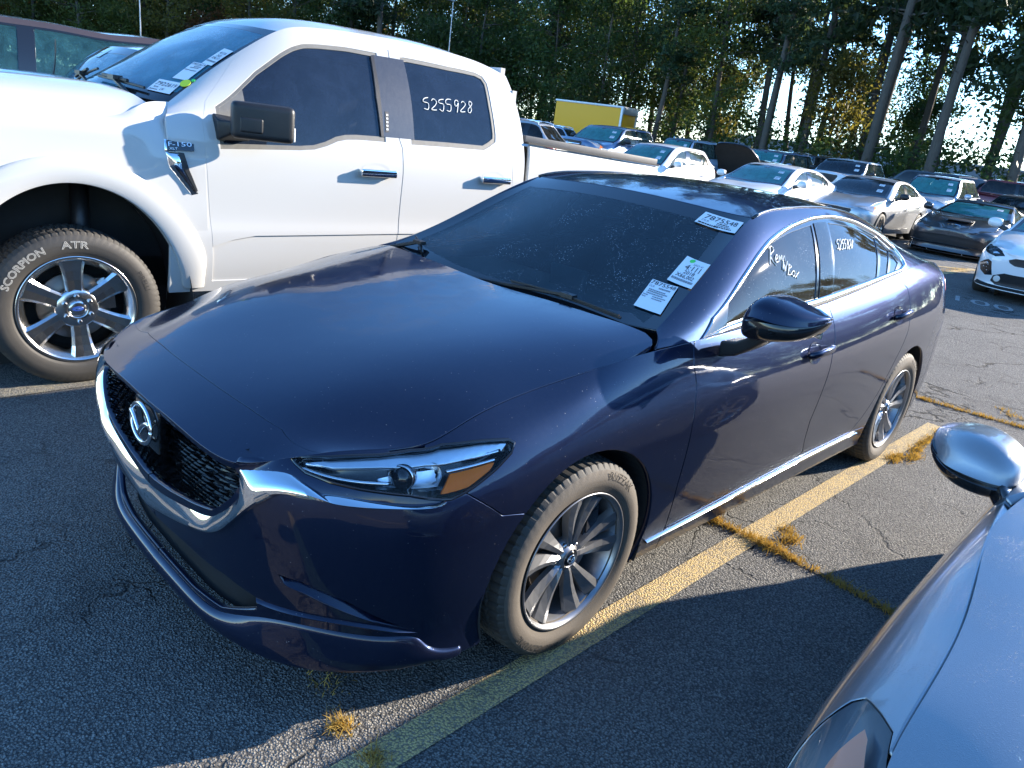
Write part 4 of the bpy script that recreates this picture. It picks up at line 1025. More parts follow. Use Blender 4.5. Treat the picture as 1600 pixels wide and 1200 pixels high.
def hero():
    root = thing('sedan', 'dark navy blue sedan with chrome edged grille parked in the middle of the stall', 'car')
    S = Surf(sedan_side()); H = Surf(sedan_house()); HO = Surf(sym_net(HOOD)); W = Surf(sym_net(SCREEN)); RF = Surf(sym_net(ROOF)); BL = Surf(sym_net(BACKLIGHT)); DK = Surf(sym_net(DECK))
    nav = MAT['navy']; g = .0030
    utop = lambda x, y, z: S.find([(x, y, z)])[0, 0]
    ZERO = lambda uv: uv[0] < 1e-3
    HL = np.array([(0.821, 0.576, 0.759), (0.793, 0.598, 0.767), (0.748, 0.635, 0.773), (0.647, 0.696, 0.781), (0.569, 0.726, 0.788), (0.491, 0.759, 0.8), (0.412, 0.795, 0.806), (0.316, 0.832, 0.806), (0.302, 0.844, 0.796), (0.323, 0.857, 0.774), (0.38, 0.864, 0.743), (0.458, 0.863, 0.707), (0.492, 0.858, 0.694), (0.522, 0.852, 0.685), (0.555, 0.839, 0.688), (0.622, 0.806, 0.703), (0.722, 0.743, 0.718), (0.777, 0.687, 0.728), (0.811, 0.631, 0.738), (0.82, 0.594, 0.75)])
    hl = UV(S, HL)
    hlh = hl.copy()
    archF = zcirc(S, .005, .335, .385); archR = zcirc(S, -2.83, .335, .385)
    gin = UV(S, [(0.916, 0.465, 0.722), (0.908, 0.488, 0.689), (0.912, 0.491, 0.668), (0.924, 0.469, 0.628), (0.935, 0.426, 0.585), (0.94, 0.393, 0.560), (0.95, 0.277, 0.533), (0.954, 0.154, 0.509), (0.955, 0.039, 0.494)])
    gout = UV(S, [(0.876, 0.582, 0.663), (0.904, 0.532, 0.616), (0.921, 0.481, 0.56), (0.931, 0.43, 0.514), (0.942, 0.337, 0.478), (0.947, 0.202, 0.442), (0.947, 0.011, 0.398)])
    ghole = np.vstack([gin, [[-.02, gin[-1, 1]], [-.02, 1.03], [gin[0, 0] * .5, 1.03], [gin[0, 0] + .002, 1.03]]])
    inup = UV(S, [(0.936, 0.0, 0.346), (0.937, 0.217, 0.366), (0.918, 0.428, 0.372), (0.884, 0.534, 0.350)])
    inlo = UV(S, [(0.877, 0.522, 0.300), (0.911, 0.385, 0.240), (0.928, 0.235, 0.230), (0.931, 0.0, 0.232)])
    inhole = np.vstack([inup, inlo, [[-.02, inlo[-1, 1]], [-.02, inup[0, 1]]]])
    slot = UV(S, [(0.864, 0.612, 0.458), (0.831, 0.668, 0.450), (0.749, 0.748, 0.404), (0.593, 0.823, 0.300), (0.718, 0.756, 0.356), (0.819, 0.672, 0.417), (0.852, 0.628, 0.432)])
    RDG = UV(S, [(0.884, 0.534, 0.350), (0.789, 0.692, 0.347), (0.656, 0.792, 0.318), (0.57, 0.832, 0.285), (0.656, 0.792, 0.302), (0.789, 0.692, 0.330), (0.882, 0.538, 0.334)])
    # bumper seam to the wing and the front skin
    seam = UV(S, [(0.290, 0.905, 0.602), (0.37, 0.898, 0.617), (0.482, 0.86, 0.700), (.56, .81, .75)])
    afx = sidepts(S, [(.36, .20), (.385, .30), (.365, .46), (.31, .56)])
    u_h = utop(.755, .62, .777)
    bump = np.vstack([[[0, 0]], np.stack([np.linspace(.02, S.find([(.38, .9, .18)])[0, 0], 20), np.zeros(20)], 1), sidepts(S, [(.34, .22), (.30, .35), (.20, .55)]), seam, top_run(S.find([(.62, .70, .79)])[0, 0], u_h, 4), top_run(u_h, 0, 8)])
    patch('front_bumper', S, bump, nav, root, holes=[archF, hlh, ghole, inhole, slot], side='B', h=.03, gap=g, seam=ZERO)
    for sd in 'LR':
        ribbon('bumper_slot', S, slot[:4], np.vstack([slot[:1], slot[6:3:-1], slot[3:4]]), [(0, 0), (.12, -.010), (.4, -.022), (.75, -.012), (1, 0)], nav, root, sd, 40)
        ribbon('bumper_ridge', S, RDG[:4], np.vstack([RDG[:1], RDG[6:3:-1], RDG[3:4]]), [(0, -.004), (.1, .004), (.35, .009), (.65, .007), (.9, .002), (1, -.004)], nav, root, sd, 40, taper=.015)
    patch('intake_back', S, np.vstack([inup + [0, .03], inlo - [0, .03], [[0, inlo[-1, 1] - .03], [0, inup[0, 1] + .03]]]), MAT['black'], root, side='B', off=-.055, h=.06, flange=0, seam=ZERO)
    # lower lip
    spl = UV(S, [(0.532, 0.843, 0.232), (0.573, 0.828, 0.272), (0.652, 0.79, 0.286), (0.785, 0.688, 0.308), (0.87, 0.543, 0.288), (0.912, 0.390, 0.232), (.928, .235, .222), (.931, 0, .222)])
    tip = UV(S, [(.44, .872, .205)])
    ribbon('front_lip', S, np.vstack([top_run(0, tip[0, 0], 16, .002), tip]), np.vstack([[[0, spl[-1, 1]]], spl[-2::-1], tip]), [(0, -.02), (0, .004), (.08, .011), (.35, .014), (.66, .013), (.85, .007), (.96, .001), (1, -.010)], nav, root, 'B', 90, taper=.07)
    # grille: frame with wings, backing, fins, emblem
    wup = UV(S, [(0.906, 0.482, 0.724), (0.851, 0.556, 0.743), (0.834, 0.595, 0.737), (0.826, 0.628, 0.723), (0.824, 0.639, 0.715), (0.781, 0.694, 0.713), (0.692, 0.77, 0.699), (0.586, 0.827, 0.687), (0.54, 0.845, 0.686)])
    wlo = UV(S, [(0.553, 0.844, 0.677), (0.625, 0.814, 0.675), (0.726, 0.753, 0.679), (0.799, 0.688, 0.686), (0.859, 0.606, 0.680)])
    A1 = np.vstack([[[0, gin[-1, 1]]], gin[::-1]]); B1 = np.vstack([[[0, gout[-1, 1]]], gout[::-1]])
    PR = [(0, -.034), (.02, -.016), (.35, .001), (.68, .016), (.84, .021), (.94, .018), (.99, .006), (1, -.012)]
    ribbon('grille_frame', S, None, None, PR, MAT['chrome'], root, 'B', segs=[(A1, B1, 60), (np.vstack([A1[-1:], wup]), np.vstack([B1[-1:], wlo[::-1], wup[-1:]]), 60)])
    gb = np.vstack([gin + [.004, -.01], [[0, gin[-1, 1] - .02], [0, 1.0], [gin[0, 0] + .004, 1.0]]])
    patch('grille_back', S, gb, MAT['gloss'], root, side='B', off=-.045, h=.05, flange=0, seam=ZERO)
    b = MB(); row = 0
    for z in np.arange(.502, .735, .0148):
        row += 1
        for k in range(-12, 13):
            y = (k + (.5 if row % 2 else 0)) * .040
            uv = S.find([(.95, abs(y), z)], (0, 1, 1))
            if not inside(ghole, uv)[0] or (z > .60 and abs(y) < .085 and z < .725): continue
            p = S.at(uv, -.022)[0]; n = S.nor(uv)[0]; sg = 1 if y >= 0 else -1
            t = np.array([-n[1], n[0], 0]); t /= np.linalg.norm(t)
            V = [p - t * .020, p + n * .013 - t * .006 + (0, 0, .003), p + n * .013 + t * .006 + (0, 0, .003), p + t * .020, p - n * .015 + t * .02 - (0, 0, .004), p - n * .015 - t * .02 - (0, 0, .004), p + n * .006 - (0, 0, .0055)]
            V = np.array(V); V[:, 1] *= sg
            b.add(V, [(0, 1, 2, 3), (0, 6, 1), (1, 6, 2), (2, 6, 3), (0, 5, 6), (6, 5, 4), (6, 4, 3)])
    fix_normals(b.build('grille_mesh', MAT['gloss'], root, kind='stuff'))
    em = MB(); t = np.linspace(0, 2 * PI, 49)
    bx, ez = .970, .662
    em.tube(np.stack([bx - .012 * np.sin(t) * .2 + 0 * t, .073 * np.cos(t), ez + .056 * np.sin(t)], 1), .0072, 10, sq=(1, .8))
    for s in (-1, 1):
        em.tube(curve([(bx, s * .069, ez + .018), (bx + .003, s * .042, ez + .012), (bx + .005, s * .018, ez - .006), (bx + .005, 0, ez - .026)], 14), np.linspace(.0085, .0065, 14), 8)
    eo = em.build('emblem', MAT['chrome'], root, smooth=True)
    eb = MB(); eb.box((.940, 0, .655), (.03, .17, .135)); bevel(eb.build('emblem_plate', MAT['gloss'], root), .01)
    # headlamps
    Lq = np.array([S.lu, S.lv]); hl = clean(hl * Lq) / Lq
    for s, sd in ((1, 'L'), (-1, 'R')):
        lamp = patch('headlight', S, hl, MAT['lens'], root, side=sd, off=-.001, gap=.003, h=.02, flange=.012)
        patch('lamp_housing', S, hl, MAT['gloss'], lamp, side=sd, off=-.004, puff=-.05, pw=.022, gap=.001, h=.016, flange=0)
        ribbon('lamp_rim', S, hl, inset(clean(hl * Lq), .007) / Lq, [(0, -.002), (0, .0015), (.5, .0025), (1, .001), (1, -.004)], MAT['gloss'], lamp, sd, closed=True)
        patch('lamp_reflector', S, UV(S, [(.790, .612, .7575), (.70, .670, .766), (.60, .716, .774), (.50, .762, .787), (.40, .806, .797), (.325, .838, .798), (.35, .848, .786), (.45, .815, .772), (.55, .770, .757), (.65, .718, .748), (.75, .655, .7475)]), MAT['bowl_soft'], lamp, side=sd, off=-.010, puff=.004, pw=.01, h=.012, flange=.012)
        patch('lamp_reflector', S, UV(S, [(.60, .745, .752), (.52, .790, .765), (.515, .815, .748), (.535, .825, .720), (.60, .79, .715), (.66, .755, .722), (.665, .73, .742)]), MAT['bowl_soft'], lamp, side=sd, off=-.040, puff=-.012, pw=.02, h=.012, flange=.012)
        am = UV(S, [(0.505, 0.823, 0.744), (0.380, 0.855, 0.760), (0.399, 0.86, 0.745), (0.468, 0.857, 0.712), (0.54, 0.838, 0.702)])
        patch('side_reflector', S, am, MAT['amber'], lamp, side=sd, off=-.007, puff=.002, pw=.006, h=.012, flange=.01)
        def q(pts, dep):
            P = UV(S, pts); v = S.at(P, -np.asarray(dep, float)); v[:, 1] *= s; return v
        m = MB(); m.tube(curve(q([(.80, .60, .752), (.735, .66, .752), (.655, .705, .752), (.60, .74, .755)], [.014, .02, .026, .03]), 20), .0055, 8)
        m.tube(curve(q([(.81, .60, .744), (.77, .66, .735), (.71, .72, .731), (.65, .768, .734)], [.014, .020, .026, .030]), 20), .005, 8)
        m.tube(curve(q([(.50, .80, .775), (.42, .83, .783), (.35, .846, .788)], [.018, .016, .012]), 14), .006, 8)
        m.tube(curve(q([(.515, .82, .757), (.44, .845, .766), (.37, .858, .772)], [.014, .013, .011]), 14), .005, 8)
        m.build('lamp_trim', MAT['bowl'], lamp, smooth=True)
        c = q([(.615, .765, .748)], [.034])[0]; d = np.array([.82, .5 * s, .1]); d /= np.linalg.norm(d)
        R = np.array(Vector(d).to_track_quat('Y', 'Z').to_matrix())
        for nm, prof, mat in (('projector_ring', [(.036, -.02), (.036, .004), (.033, .008), (.030, .004), (.030, -.02)], 'bowl'), ('projector_lens', [(.030, .0), (.026, .012), (.018, .019), (.008, .0225), (0, .0235)], 'frit')):
            m = MB(); m.lathe(prof, 32); m.build(nm, MAT[mat], lamp, smooth=True, xf=lambda V: V @ R.T + c)
        c2 = q([(.545, .80, .762)], [.030])[0]
        m = MB(); m.lathe([(.030, .0), (.026, -.012), (.012, -.02), (0, -.022)], 24); m.build('lamp_bowl', MAT['bowl'], lamp, smooth=True, xf=lambda V: V @ R.T + c2)
    # front wings, doors, rear quarters, sills
    gapf = UV(S, [(-.560, .828, .980), (-.547, .84, .955), (-.535, .86, .91), (-.541, .875, .87), (-.543, .885, .84), (-.532, .898, .789), (-.52, .913, .708), (-.517, .915, .6), (-.513, .911, .486), (-.519, .9, .346), (-.525, .895, .285)])
    gapb = UV(S, [(-1.684, .818, 1.021), (-1.699, .864, .937), (-1.691, .886, .881), (-1.658, .904, .824), (-1.622, .919, .673), (-1.603, .909, .51), (-1.62, .902, .404), (-1.655, .895, .315)])
    gapc = UV(S, [(-2.54, .812, 1.103), (-2.64, .843, 1.05), (-2.655, .877, .967), (-2.635, .91, .84), (-2.59, .919, .755), (-2.51, .917, .63), (-2.429, .915, .505), (-2.31, .905, .38), (-2.22, .90, .318)])
    fb = sidepts(S, [(-.525, .19), (-.30, .19)])
    fen = np.vstack([seam[2::-1], sidepts(S, [(.20, .55), (.0, .45), (-.2, .35), (-.30, .25)]), fb[::-1] * [1, 0], gapf[::-1], top_run(gapf[0, 0], utop(.53, .735, .799), 20), seam[3:]])
    sill = np.vstack([sidepts(S, [(-.525, .285), (-1.1, .297), (-1.655, .312), (-2.22, .318), (-2.46, .30)]), [[sidepts(S, [(-2.47, .2)])[0, 0], 0]], [[fb[0, 0], 0]]])
    d1 = np.vstack([gapf, sidepts(S, [(-1.1, .300)]), gapb[::-1], top_run(gapb[0, 0], gapf[0, 0], 10)])
    d2 = np.vstack([gapb, sidepts(S, [(-1.95, .318)]), gapc[::-1], top_run(gapc[0, 0], gapb[0, 0], 10)])
    rs = S.find([(-3.36, .88, .25), (-3.33, .88, .72), (-3.50, .86, .80), (-3.60, .80, .90), (-3.62, .70, 1.10)], (1, 0, 1))
    qp = np.vstack([gapc, sidepts(S, [(-2.46, .30), (-2.47, .22), (-2.83, .25)]), [[rs[0, 0], 0]], rs[1:4], [[rs[4, 0], 1]], top_run(rs[4, 0], gapc[0, 0], 12)])
    rb = np.vstack([[[rs[0, 0], 0]], [[1, 0], [1, 1]], top_run(1, rs[4, 0], 12), rs[3:0:-1]])
    tl = S.find([(-3.56, .84, .985), (-3.60, .80, 1.06), (-3.72, .70, 1.075), (-3.84, .55, 1.065), (-3.87, .42, 1.03), (-3.87, .42, .985), (-3.83, .62, .955), (-3.70, .77, .945)])
    chs = sidepts(S, [(-.41, .272), (-1.0, .286), (-1.6, .300), (-2.18, .306), (-2.32, .298), (-2.18, .286), (-1.6, .279), (-1.0, .265), (-.41, .262)])
    patch('rear_bumper', S, rb, nav, root, holes=[tl], side='B', h=.05, gap=g, seam=lambda uv: uv[0] > .999)
    for s, sd in ((1, 'L'), (-1, 'R')):
        patch('fender', S, fen, nav, root, holes=[archF, hlh], side=sd, h=.03, gap=g, hb=.02)
        dF = patch('front_door', S, d1, nav, root, side=sd, h=.035, gap=g, hb=.02)
        dR = patch('rear_door', S, d2, nav, root, side=sd, h=.035, gap=g, hb=.02)
        patch('quarter_panel', S, qp, nav, root, holes=[archR], side=sd, h=.035, gap=g, hb=.02)
        patch('sill', S, sill, nav, root, side=sd, h=.04, gap=g, holes=[archR])
        ribbon('sill_trim', S, chs[:5], np.vstack([chs[:0], chs[:4:-1], chs[4:5]]), [(0, -.01), (.05, .006), (.3, .012), (.6, .012), (.92, .005), (1, -.01)], MAT['chrome_trim'], root, sd, 60)
        patch('taillight', S, tl, MAT['red_lens'], root, side=sd, h=.03, gap=.002, off=.002, flange=.03)
        arch_liner(root, .005, .392, .335, .60, .888, s); arch_liner(root, -2.83, .392, .335, .60, .888, s)
        for dr, x0, x1, z0, z1 in ((dF, -1.405, -1.63, .838, .850), (dR, -2.395, -2.60, .918, .932)):
            a = S.at(sidepts(S, [(x0, z0), (x0 - .02, z0 + .003), (x0 - .09, (z0 + z1) / 2 + .003), (x1 + .03, z1), (x1, z1)]), np.array([.002, .030, .042, .032, .002])); a[:, 1] *= s
            m = MB(); m.tube(curve(a, 22), np.r_[.006, np.linspace(.012, .0145, 10), np.linspace(.0145, .011, 10), .006], 10, sq=(.75, 1.25)); m.build('door_handle', nav, dr, smooth=True)
            t = np.linspace(0, 2 * PI, 24, endpoint=False)
            cup = sidepts(S, [(x0 - .075 + .066 * math.cos(q_), (z0 + z1) / 2 + .046 * math.sin(q_)) for q_ in t])
            patch('handle_cup', S, cup, nav, dr, side=sd, off=.0015, puff=-.004, pw=.02, h=.012, flange=0)
    U.update(hl=hl, seam=seam, gin=gin, ghole=ghole, inhole=inhole, gapf=gapf, gapb=gapb, gapc=gapc, tl=tl, rs=rs, u_h=u_h, uf=utop(.53, .735, .799), fb=fb)
    # hood and nose strip
    hv = lambda p: HO.find(p)
    shut = hv([(0.758, 0.615, 0.7765), (0.780, 0.455, 0.783), (0.796, 0.305, 0.791), (0.806, 0.1, 0.796), (.807, 0, .797)])
    nose = np.vstack([np.stack([np.zeros(16), np.linspace(0.0, .5, 16)], 1), shut[::-1][0:], [[shut[0, 0], 0]]])
    nose2 = np.vstack([nose[:16], np.stack([np.zeros(15), np.linspace(.53, 1, 15)], 1), [[shut[0, 0], 1]], np.stack([shut[:, 0], 1 - shut[:, 1]], 1)[0:4], shut[::-1], [[shut[0, 0], 0]]])
    patch('nose_panel', HO, nose2, nav, root, h=.025, gap=.003, flange=.03)
    hood = np.vstack([[[shut[0, 0], 0]], shut[:-1], np.stack([shut[:, 0], 1 - shut[:, 1]], 1)[::-1], [[shut[0, 0], 1]], np.stack([np.linspace(shut[0, 0], .965, 20)[1:], np.ones(19)], 1), [[.985, .985], [1, .95]], np.stack([np.ones(12), np.linspace(.95, .05, 12)], 1), [[.985, .015], [.965, 0]], np.stack([np.linspace(.965, shut[0, 0], 20)[1:], np.zeros(19)], 1)])
    patch('hood', HO, hood, nav, root, h=.035, gap=.003, flange=.035, hb=.02)
    b = MB(); b.box((-.47, 0, .955), (.16, 1.5, .02)); b.build('cowl_panel', MAT['black'], root)
    # glasshouse
    full = [(0, 0), (1, 0), (1, 1), (0, 1)]
    DLO = UV(H, [(-.600, .827, .984), (-.711, .796, 1.047), (-.935, .748, 1.153), (-1.109, .706, 1.239), (-1.244, .676, 1.293), (-1.518, .633, 1.353), (-1.75, .61, 1.381), (-1.986, .599, 1.388), (-2.311, .597, 1.361), (-2.598, .621, 1.302), (-2.719, .685, 1.237), (-2.745, .745, 1.181), (-2.735, .773, 1.149), (-2.64, .787, 1.122), (-2.362, .798, 1.098), (-1.769, .811, 1.040), (-1.566, .813, 1.024), (-.788, .824, .992)])
    Lh = np.array([H.lu, H.lv]); DLOc = clean(DLO * Lh) / Lh; DLI = inset(DLOc * Lh, .019) / Lh
    wf = UV(H, [(-.796, .816, 1.014), (-.835, .781, 1.087), (-1.063, .73, 1.2), (-1.252, .687, 1.279), (-1.486, .656, 1.324), (-1.722, .636, 1.351), (-1.574, .808, 1.046)])
    wr = UV(H, [(-1.913, .628, 1.359), (-2.207, .631, 1.341), (-2.5, .653, 1.289), (-2.299, .796, 1.112), (-1.758, .805, 1.060)])
    wq = UV(H, [(-2.534, .656, 1.282), (-2.6, .709, 1.226), (-2.444, .793, 1.122), (-2.325, .795, 1.113)])
    we = UV(H, [(-2.612, .716, 1.218), (-2.66, .755, 1.167), (-2.56, .79, 1.130), (-2.469, .793, 1.122)])
    bp = UV(H, [(-1.745, .632, 1.354), (-1.89, .626, 1.360), (-1.738, .807, 1.060), (-1.600, .81, 1.047)])
    U.update(shut=shut, DLO=DLO, DLI=DLI, wf=wf, wr=wr, wq=wq, we=we, bp=bp)
    for s, sd in ((1, 'L'), (-1, 'R')):
        patch('roof_rail', H, full, nav, root, holes=[DLO], side=sd, h=.035, gap=.0, flange=.02, hb=.02)
        ribbon('window_trim', H, DLOc, DLI, [(0, -.006), (0, .003), (.2, .0075), (.5, .0085), (.85, .006), (1, .0), (1, -.01)], MAT['chrome_trim'], root, sd, closed=True)
        patch('window_frame', H, DLI, MAT['gloss'], root, holes=[wf, wr, wq, we], side=sd, off=-.004, h=.03, flange=.012, gap=-.002)
        patch('pillar_cover', H, bp, MAT['dew_side'], root, side=sd, off=.0, h=.04, flange=.003)
        gf = patch('side_window', H, wf, MAT['dew_side'], root, side=sd, off=-.008, h=.05, gap=-.004, flange=0)
        gr = patch('side_window', H, wr, MAT['dew_side'], root, side=sd, off=-.008, h=.05, gap=-.004, flange=0)
        patch('side_window', H, wq, MAT['dew_side'], root, side=sd, off=-.008, h=.05, gap=-.004, flange=0)
        patch('side_window', H, we, MAT['frit'], root, side=sd, off=-.008, h=.05, gap=-.004, flange=0)
        if s > 0:
            def wq_(pts): return UV(H, pts)
            R_ = [[(.05, .2), (.12, .95)], [(.02, .9), (.2, 1.0), (.28, .8), (.1, .6), (.3, .25), (.42, .15)], [(.36, .4), (.5, .5), (.46, .62), (.38, .5), (.42, .3), (.55, .32)], [(.58, .3), (.62, .6), (.68, .4), (.74, .62), (.8, .35), (.88, .6), (.95, .35)]]
            strokes_on(H, wq_(QR), R_, .0026, MAT['chalk'], 'handwriting', gf, off=-.0065)
            B_ = [[(0, .9), (.04, .3), (.1, .7), (.15, .25), (.24, .95)], [(.24, .95), (.3, .7)], [(.36, .8), (.36, .1)], [(.34, .8), (.5, .7), (.38, .48), (.55, .25), (.34, .1)], [(.66, .5), (.58, .3), (.68, .15), (.76, .35), (.66, .5)], [(.8, .55), (.95, .1)], [(.97, .55), (.8, .1)]]
            strokes_on(H, wq_(QB), B_, .0026, MAT['chalk'], 'handwriting', gf, off=-.0065)
            strokes_on(H, wq_(QN), digits('5255928'), .0024, MAT['chalk'], 'handwriting', gr, off=-.0065)
        rp = H.at(np.stack([np.linspace(H.ku[3], .97, 40), np.ones(40)], 1), .002); rp[:, 1] *= s
        m = MB(); m.tube(rp, .0065, 8); m.build('roof_ditch_trim', MAT['gloss'], root, smooth=True)
    fri = UV(W, [(-.458, .676, 1.020), (-.490, .60, 1.045), (-.44, .30, 1.010), (-.435, 0, 1.008), (-.44, -.30, 1.010), (-.490, -.60, 1.045), (-.53, -.66, 1.045), (-1.09, -.545, 1.325), (-1.075, -.4, 1.338), (-1.06, 0, 1.346), (-1.075, .4, 1.338), (-1.09, .545, 1.325), (-.56, .672, 1.055)])
    fri[1:6, 0] = np.clip(fri[1:6, 0], .05, .1)
    patch('windshield_border', W, full, MAT['frit'], root, holes=[fri], h=.04, off=-.001, flange=.008, gap=.002)
    ws = patch('windshield', W, fri, MAT['screen'], root, h=.05, off=-.002, gap=-.003, flange=0)
    cam_ = UV(W, [(-.962, .150, 1.292), (-1.03, .12, 1.318), (-1.06, 0, 1.34), (-1.03, -.12, 1.318), (-.962, -.150, 1.292), (-.945, -.06, 1.283), (-.945, .06, 1.283)])
    patch('mirror_mount', W, cam_, MAT['frit'], ws, h=.03, off=-.006, flange=.02)
    ik, ig = MAT['ink'], MAT['ink_grey']
    q1 = UV(W, [(-1.139, .43, 1.361), (-1.154, .601, 1.346), (-1.064, .621, 1.307), (-1.062, .432, 1.321)])
    label_on(W, q1, [('7875548', .08, .50, .36, .82, ik), ('DLR', .08, .28, .15, .16, ig), ('#', .42, .36, .07, .3, ik), ('#', .42, .24, .07, .36, ig), ('#', .40, .12, .07, .44, ik), ('#', .05, .06, .10, .45, ik)], MAT['paper'], ws)
    q2 = UV(W, [(-.863, .552, 1.209), (-.84, .672, 1.201), (-.691, .699, 1.123), (-.709, .579, 1.13)])
    l2 = label_on(W, q2, [('# 2023 41'[2:], .40, .78, .07, .42, ig), ('4:111', .20, .56, .20, .62, ik), ('2018', .28, .41, .13, .44, ik), ('X66,002', .10, .25, .14, .72, ik), ('#', .05, .12, .08, .85, ig)], MAT['paper'], ws)
    dot_on(W, (q2[0] * .62 + q2[1] * .28 + q2[3] * .10)[None, :], .011, MAT['green_dot'], ws)
    q3 = UV(W, [(-.687, .532, 1.122), (-.687, .647, 1.118), (-.518, .701, 1.043), (-.526, .578, 1.045)])
    label_on(W, q3, [('7875548', .02, .86, .12, .94, ik), ('DLR', .04, .76, .07, .18, ig), ('#', .38, .76, .05, .45, ig), ('#', .10, .66, .04, .60, ig), ('#', .10, .60, .04, .72, ig), ('#', .10, .53, .04, .60, ig), ('#', .03, .46, .035, .16, ig), ('#', .35, .46, .035, .5, ig), ('#', .03, .39, .035, .12, ig), ('#', .35, .39, .035, .4, ig)], MAT['paper'], ws)
    patch('roof', RF, full, nav, root, h=.05, gap=.004, flange=.02)
    patch('rear_window', BL, full, MAT['tint'], root, h=.07, gap=.003, flange=.01)
    patch('trunk_lid', DK, full, nav, root, h=.06, gap=.003, flange=.02)
    # wipers
    for nm, P0, P1, kx in (('wiper', (-.425, .06, 1.012), (-.430, .60, 1.010), .62), ('wiper', (-.425, -.52, 1.012), (-.50, -.655, 1.050), .0)):
        m = MB(); a = W.at(UV(W, curve([P0, ((P0[0] + P1[0]) / 2 - .012, (P0[1] + P1[1]) / 2, 1.02), P1], 16)), .012); m.tube(a, .006, 6)
        m.tube(a + (.012, 0, .010), .0045, 6); m.box(a[8] + (.008, 0, .012), (.03, .06, .016)); m.tube([a[8] + (.01, 0, .014), a[8] * .4 + np.array([-.40, P0[1] - .28, .985]) * .6, (-.40, P0[1] - .30, .975)], .009, 6)
        m.build(nm, MAT['black'], root)
    # door mirrors
    for s in (1,):
        secs = [(.935, 1.055, 1.092, -.672, -.735), (.945, 1.032, 1.135, -.640, -.79), (.970, 1.024, 1.166, -.612, -.812), (1.00, 1.025, 1.177, -.602, -.822), (1.04, 1.030, 1.174, -.606, -.828), (1.08, 1.039, 1.163, -.630, -.832), (1.115, 1.050, 1.151, -.668, -.834), (1.140, 1.068, 1.142, -.712, -.834), (1.158, 1.092, 1.136, -.758, -.833), (1.166, 1.112, 1.131, -.80, -.832)]
        def ring(y, z0, z1, xf, xb, part):
            zc = z0 + (z1 - z0) * .52
            D = xf - xb; cap_ = [(xb, y, zc + .003), (xf + .004 * min(1, D / .1), y, zc), (xf, y, zc + (z1 - zc) * .15), (xf - .06 * D, y, zc + (z1 - zc) * .55), (xf - .28 * D, y, zc + (z1 - zc) * .93), (xf - .55 * D, y, z1), (xb + .04 * D, y, zc + (z1 - zc) * .92), (xb, y, zc + (z1 - zc) * .80)]
            low_ = [(xb, y, zc - .003), (xb, y, z0 + (zc - z0) * .2), (xb + .06 * D, y, z0), (xf - .35 * D, y, z0 - .001), (xf - .08 * D, y, z0 + (zc - z0) * .15), (xf + .02 * D, y, z0 + (zc - z0) * .5), (xf + .03 * D, y, zc - (zc - z0) * .1), (xf + .01 * D, y, zc - .002)]
            return [(x, s * yy, z) for x, yy, z in (cap_ if part == 'cap' else low_)]
        foot = MB(); loft(foot, [[(-.66, s * .87, .985), (-.665, s * .87, .925), (-.79, s * .875, .925), (-.79, s * .87, .985)], [(-.655, s * .93, 1.000), (-.665, s * .93, .945), (-.77, s * .925, .945), (-.77, s * .93, 1.0)], [(-.65, s * .975, 1.030), (-.66, s * .99, .990), (-.75, s * .99, .990), (-.76, s * .975, 1.03)], [(-.64, s * .985, 1.06), (-.65, s * 1.05, 1.045), (-.76, s * 1.05, 1.045), (-.77, s * .985, 1.06)]])
        mo = foot.build('door_mirror', MAT['black'], root); fix_normals(mo); bevel(mo, .01, 3)
        fold = s < 0
        for part, mat in (('cap', nav), ('low', MAT['gloss'])):
            m = MB(); dense_loft(m, [ring(*q_, part) for q_ in secs])
            if fold: m.V = [foldpts(v) for v in m.V]
            o = m.build('mirror_cap' if part == 'cap' else 'mirror_housing', mat, mo, smooth=True); fix_normals(o); o.data.set_sharp_from_angle(angle=math.radians(40))
        m = MB(); m.box((-.836, s * 1.05, 1.10), (.004, .19, .10))
        if fold: m.V = [foldpts(v) for v in m.V]
        bevel(m.build('mirror_glass', MAT['mirror'], mo), .01)
    # wheels, cabin, underside
    for x in (0, -2.83):
        for y in (.7975, -.7975): wheel_sedan(root, x, y, .337, letters=(y > 0))
    b = MB(); b.box((-1.4, 0, .25), (3.2, 1.40, .12)); b.box((.55, 0, .45), (.4, 1.1, .4)); b.box((-3.4, 0, .5), (.7, 1.2, .5)); b.build('underbody', MAT['under'], root)
    b = MB()
    for y in (.38, -.38): seat_geo(b, -1.50, y, .42)
    seat_geo(b, -2.30, .33, .40, .62, .5); seat_geo(b, -2.30, -.33, .40, .62, .5); b.build('seats', MAT['seat'], root)
    b = MB(); b.box((-.75, 0, .86), (.62, 1.46, .16)); b.box((-.92, .38, .95), (.16, .34, .06)); b.box((-.90, -.05, .97), (.02, .22, .13)); bevel(b.build('dashboard', MAT['dash'], root), .02, 2)
    b = MB(); t = np.linspace(0, 2 * PI, 33); b.tube(np.stack([-1.10 - .06 * np.sin(t), .38 + .18 * np.cos(t), .93 + .17 * np.sin(t)], 1), .015, 8); b.box((-1.08, .38, .92), (.05, .32, .06)); b.build('steering_wheel', MAT['dash'], root)
    return root, S, H, W
hero_root, HS, HH, HW = hero(); U.update(S=HS, fri=HW.find([(-.458, .676, 1.020), (-.44, 0, 1.008), (-.458, -.676, 1.020), (-1.09, -.545, 1.325), (-1.06, 0, 1.346), (-1.09, .545, 1.325)]))
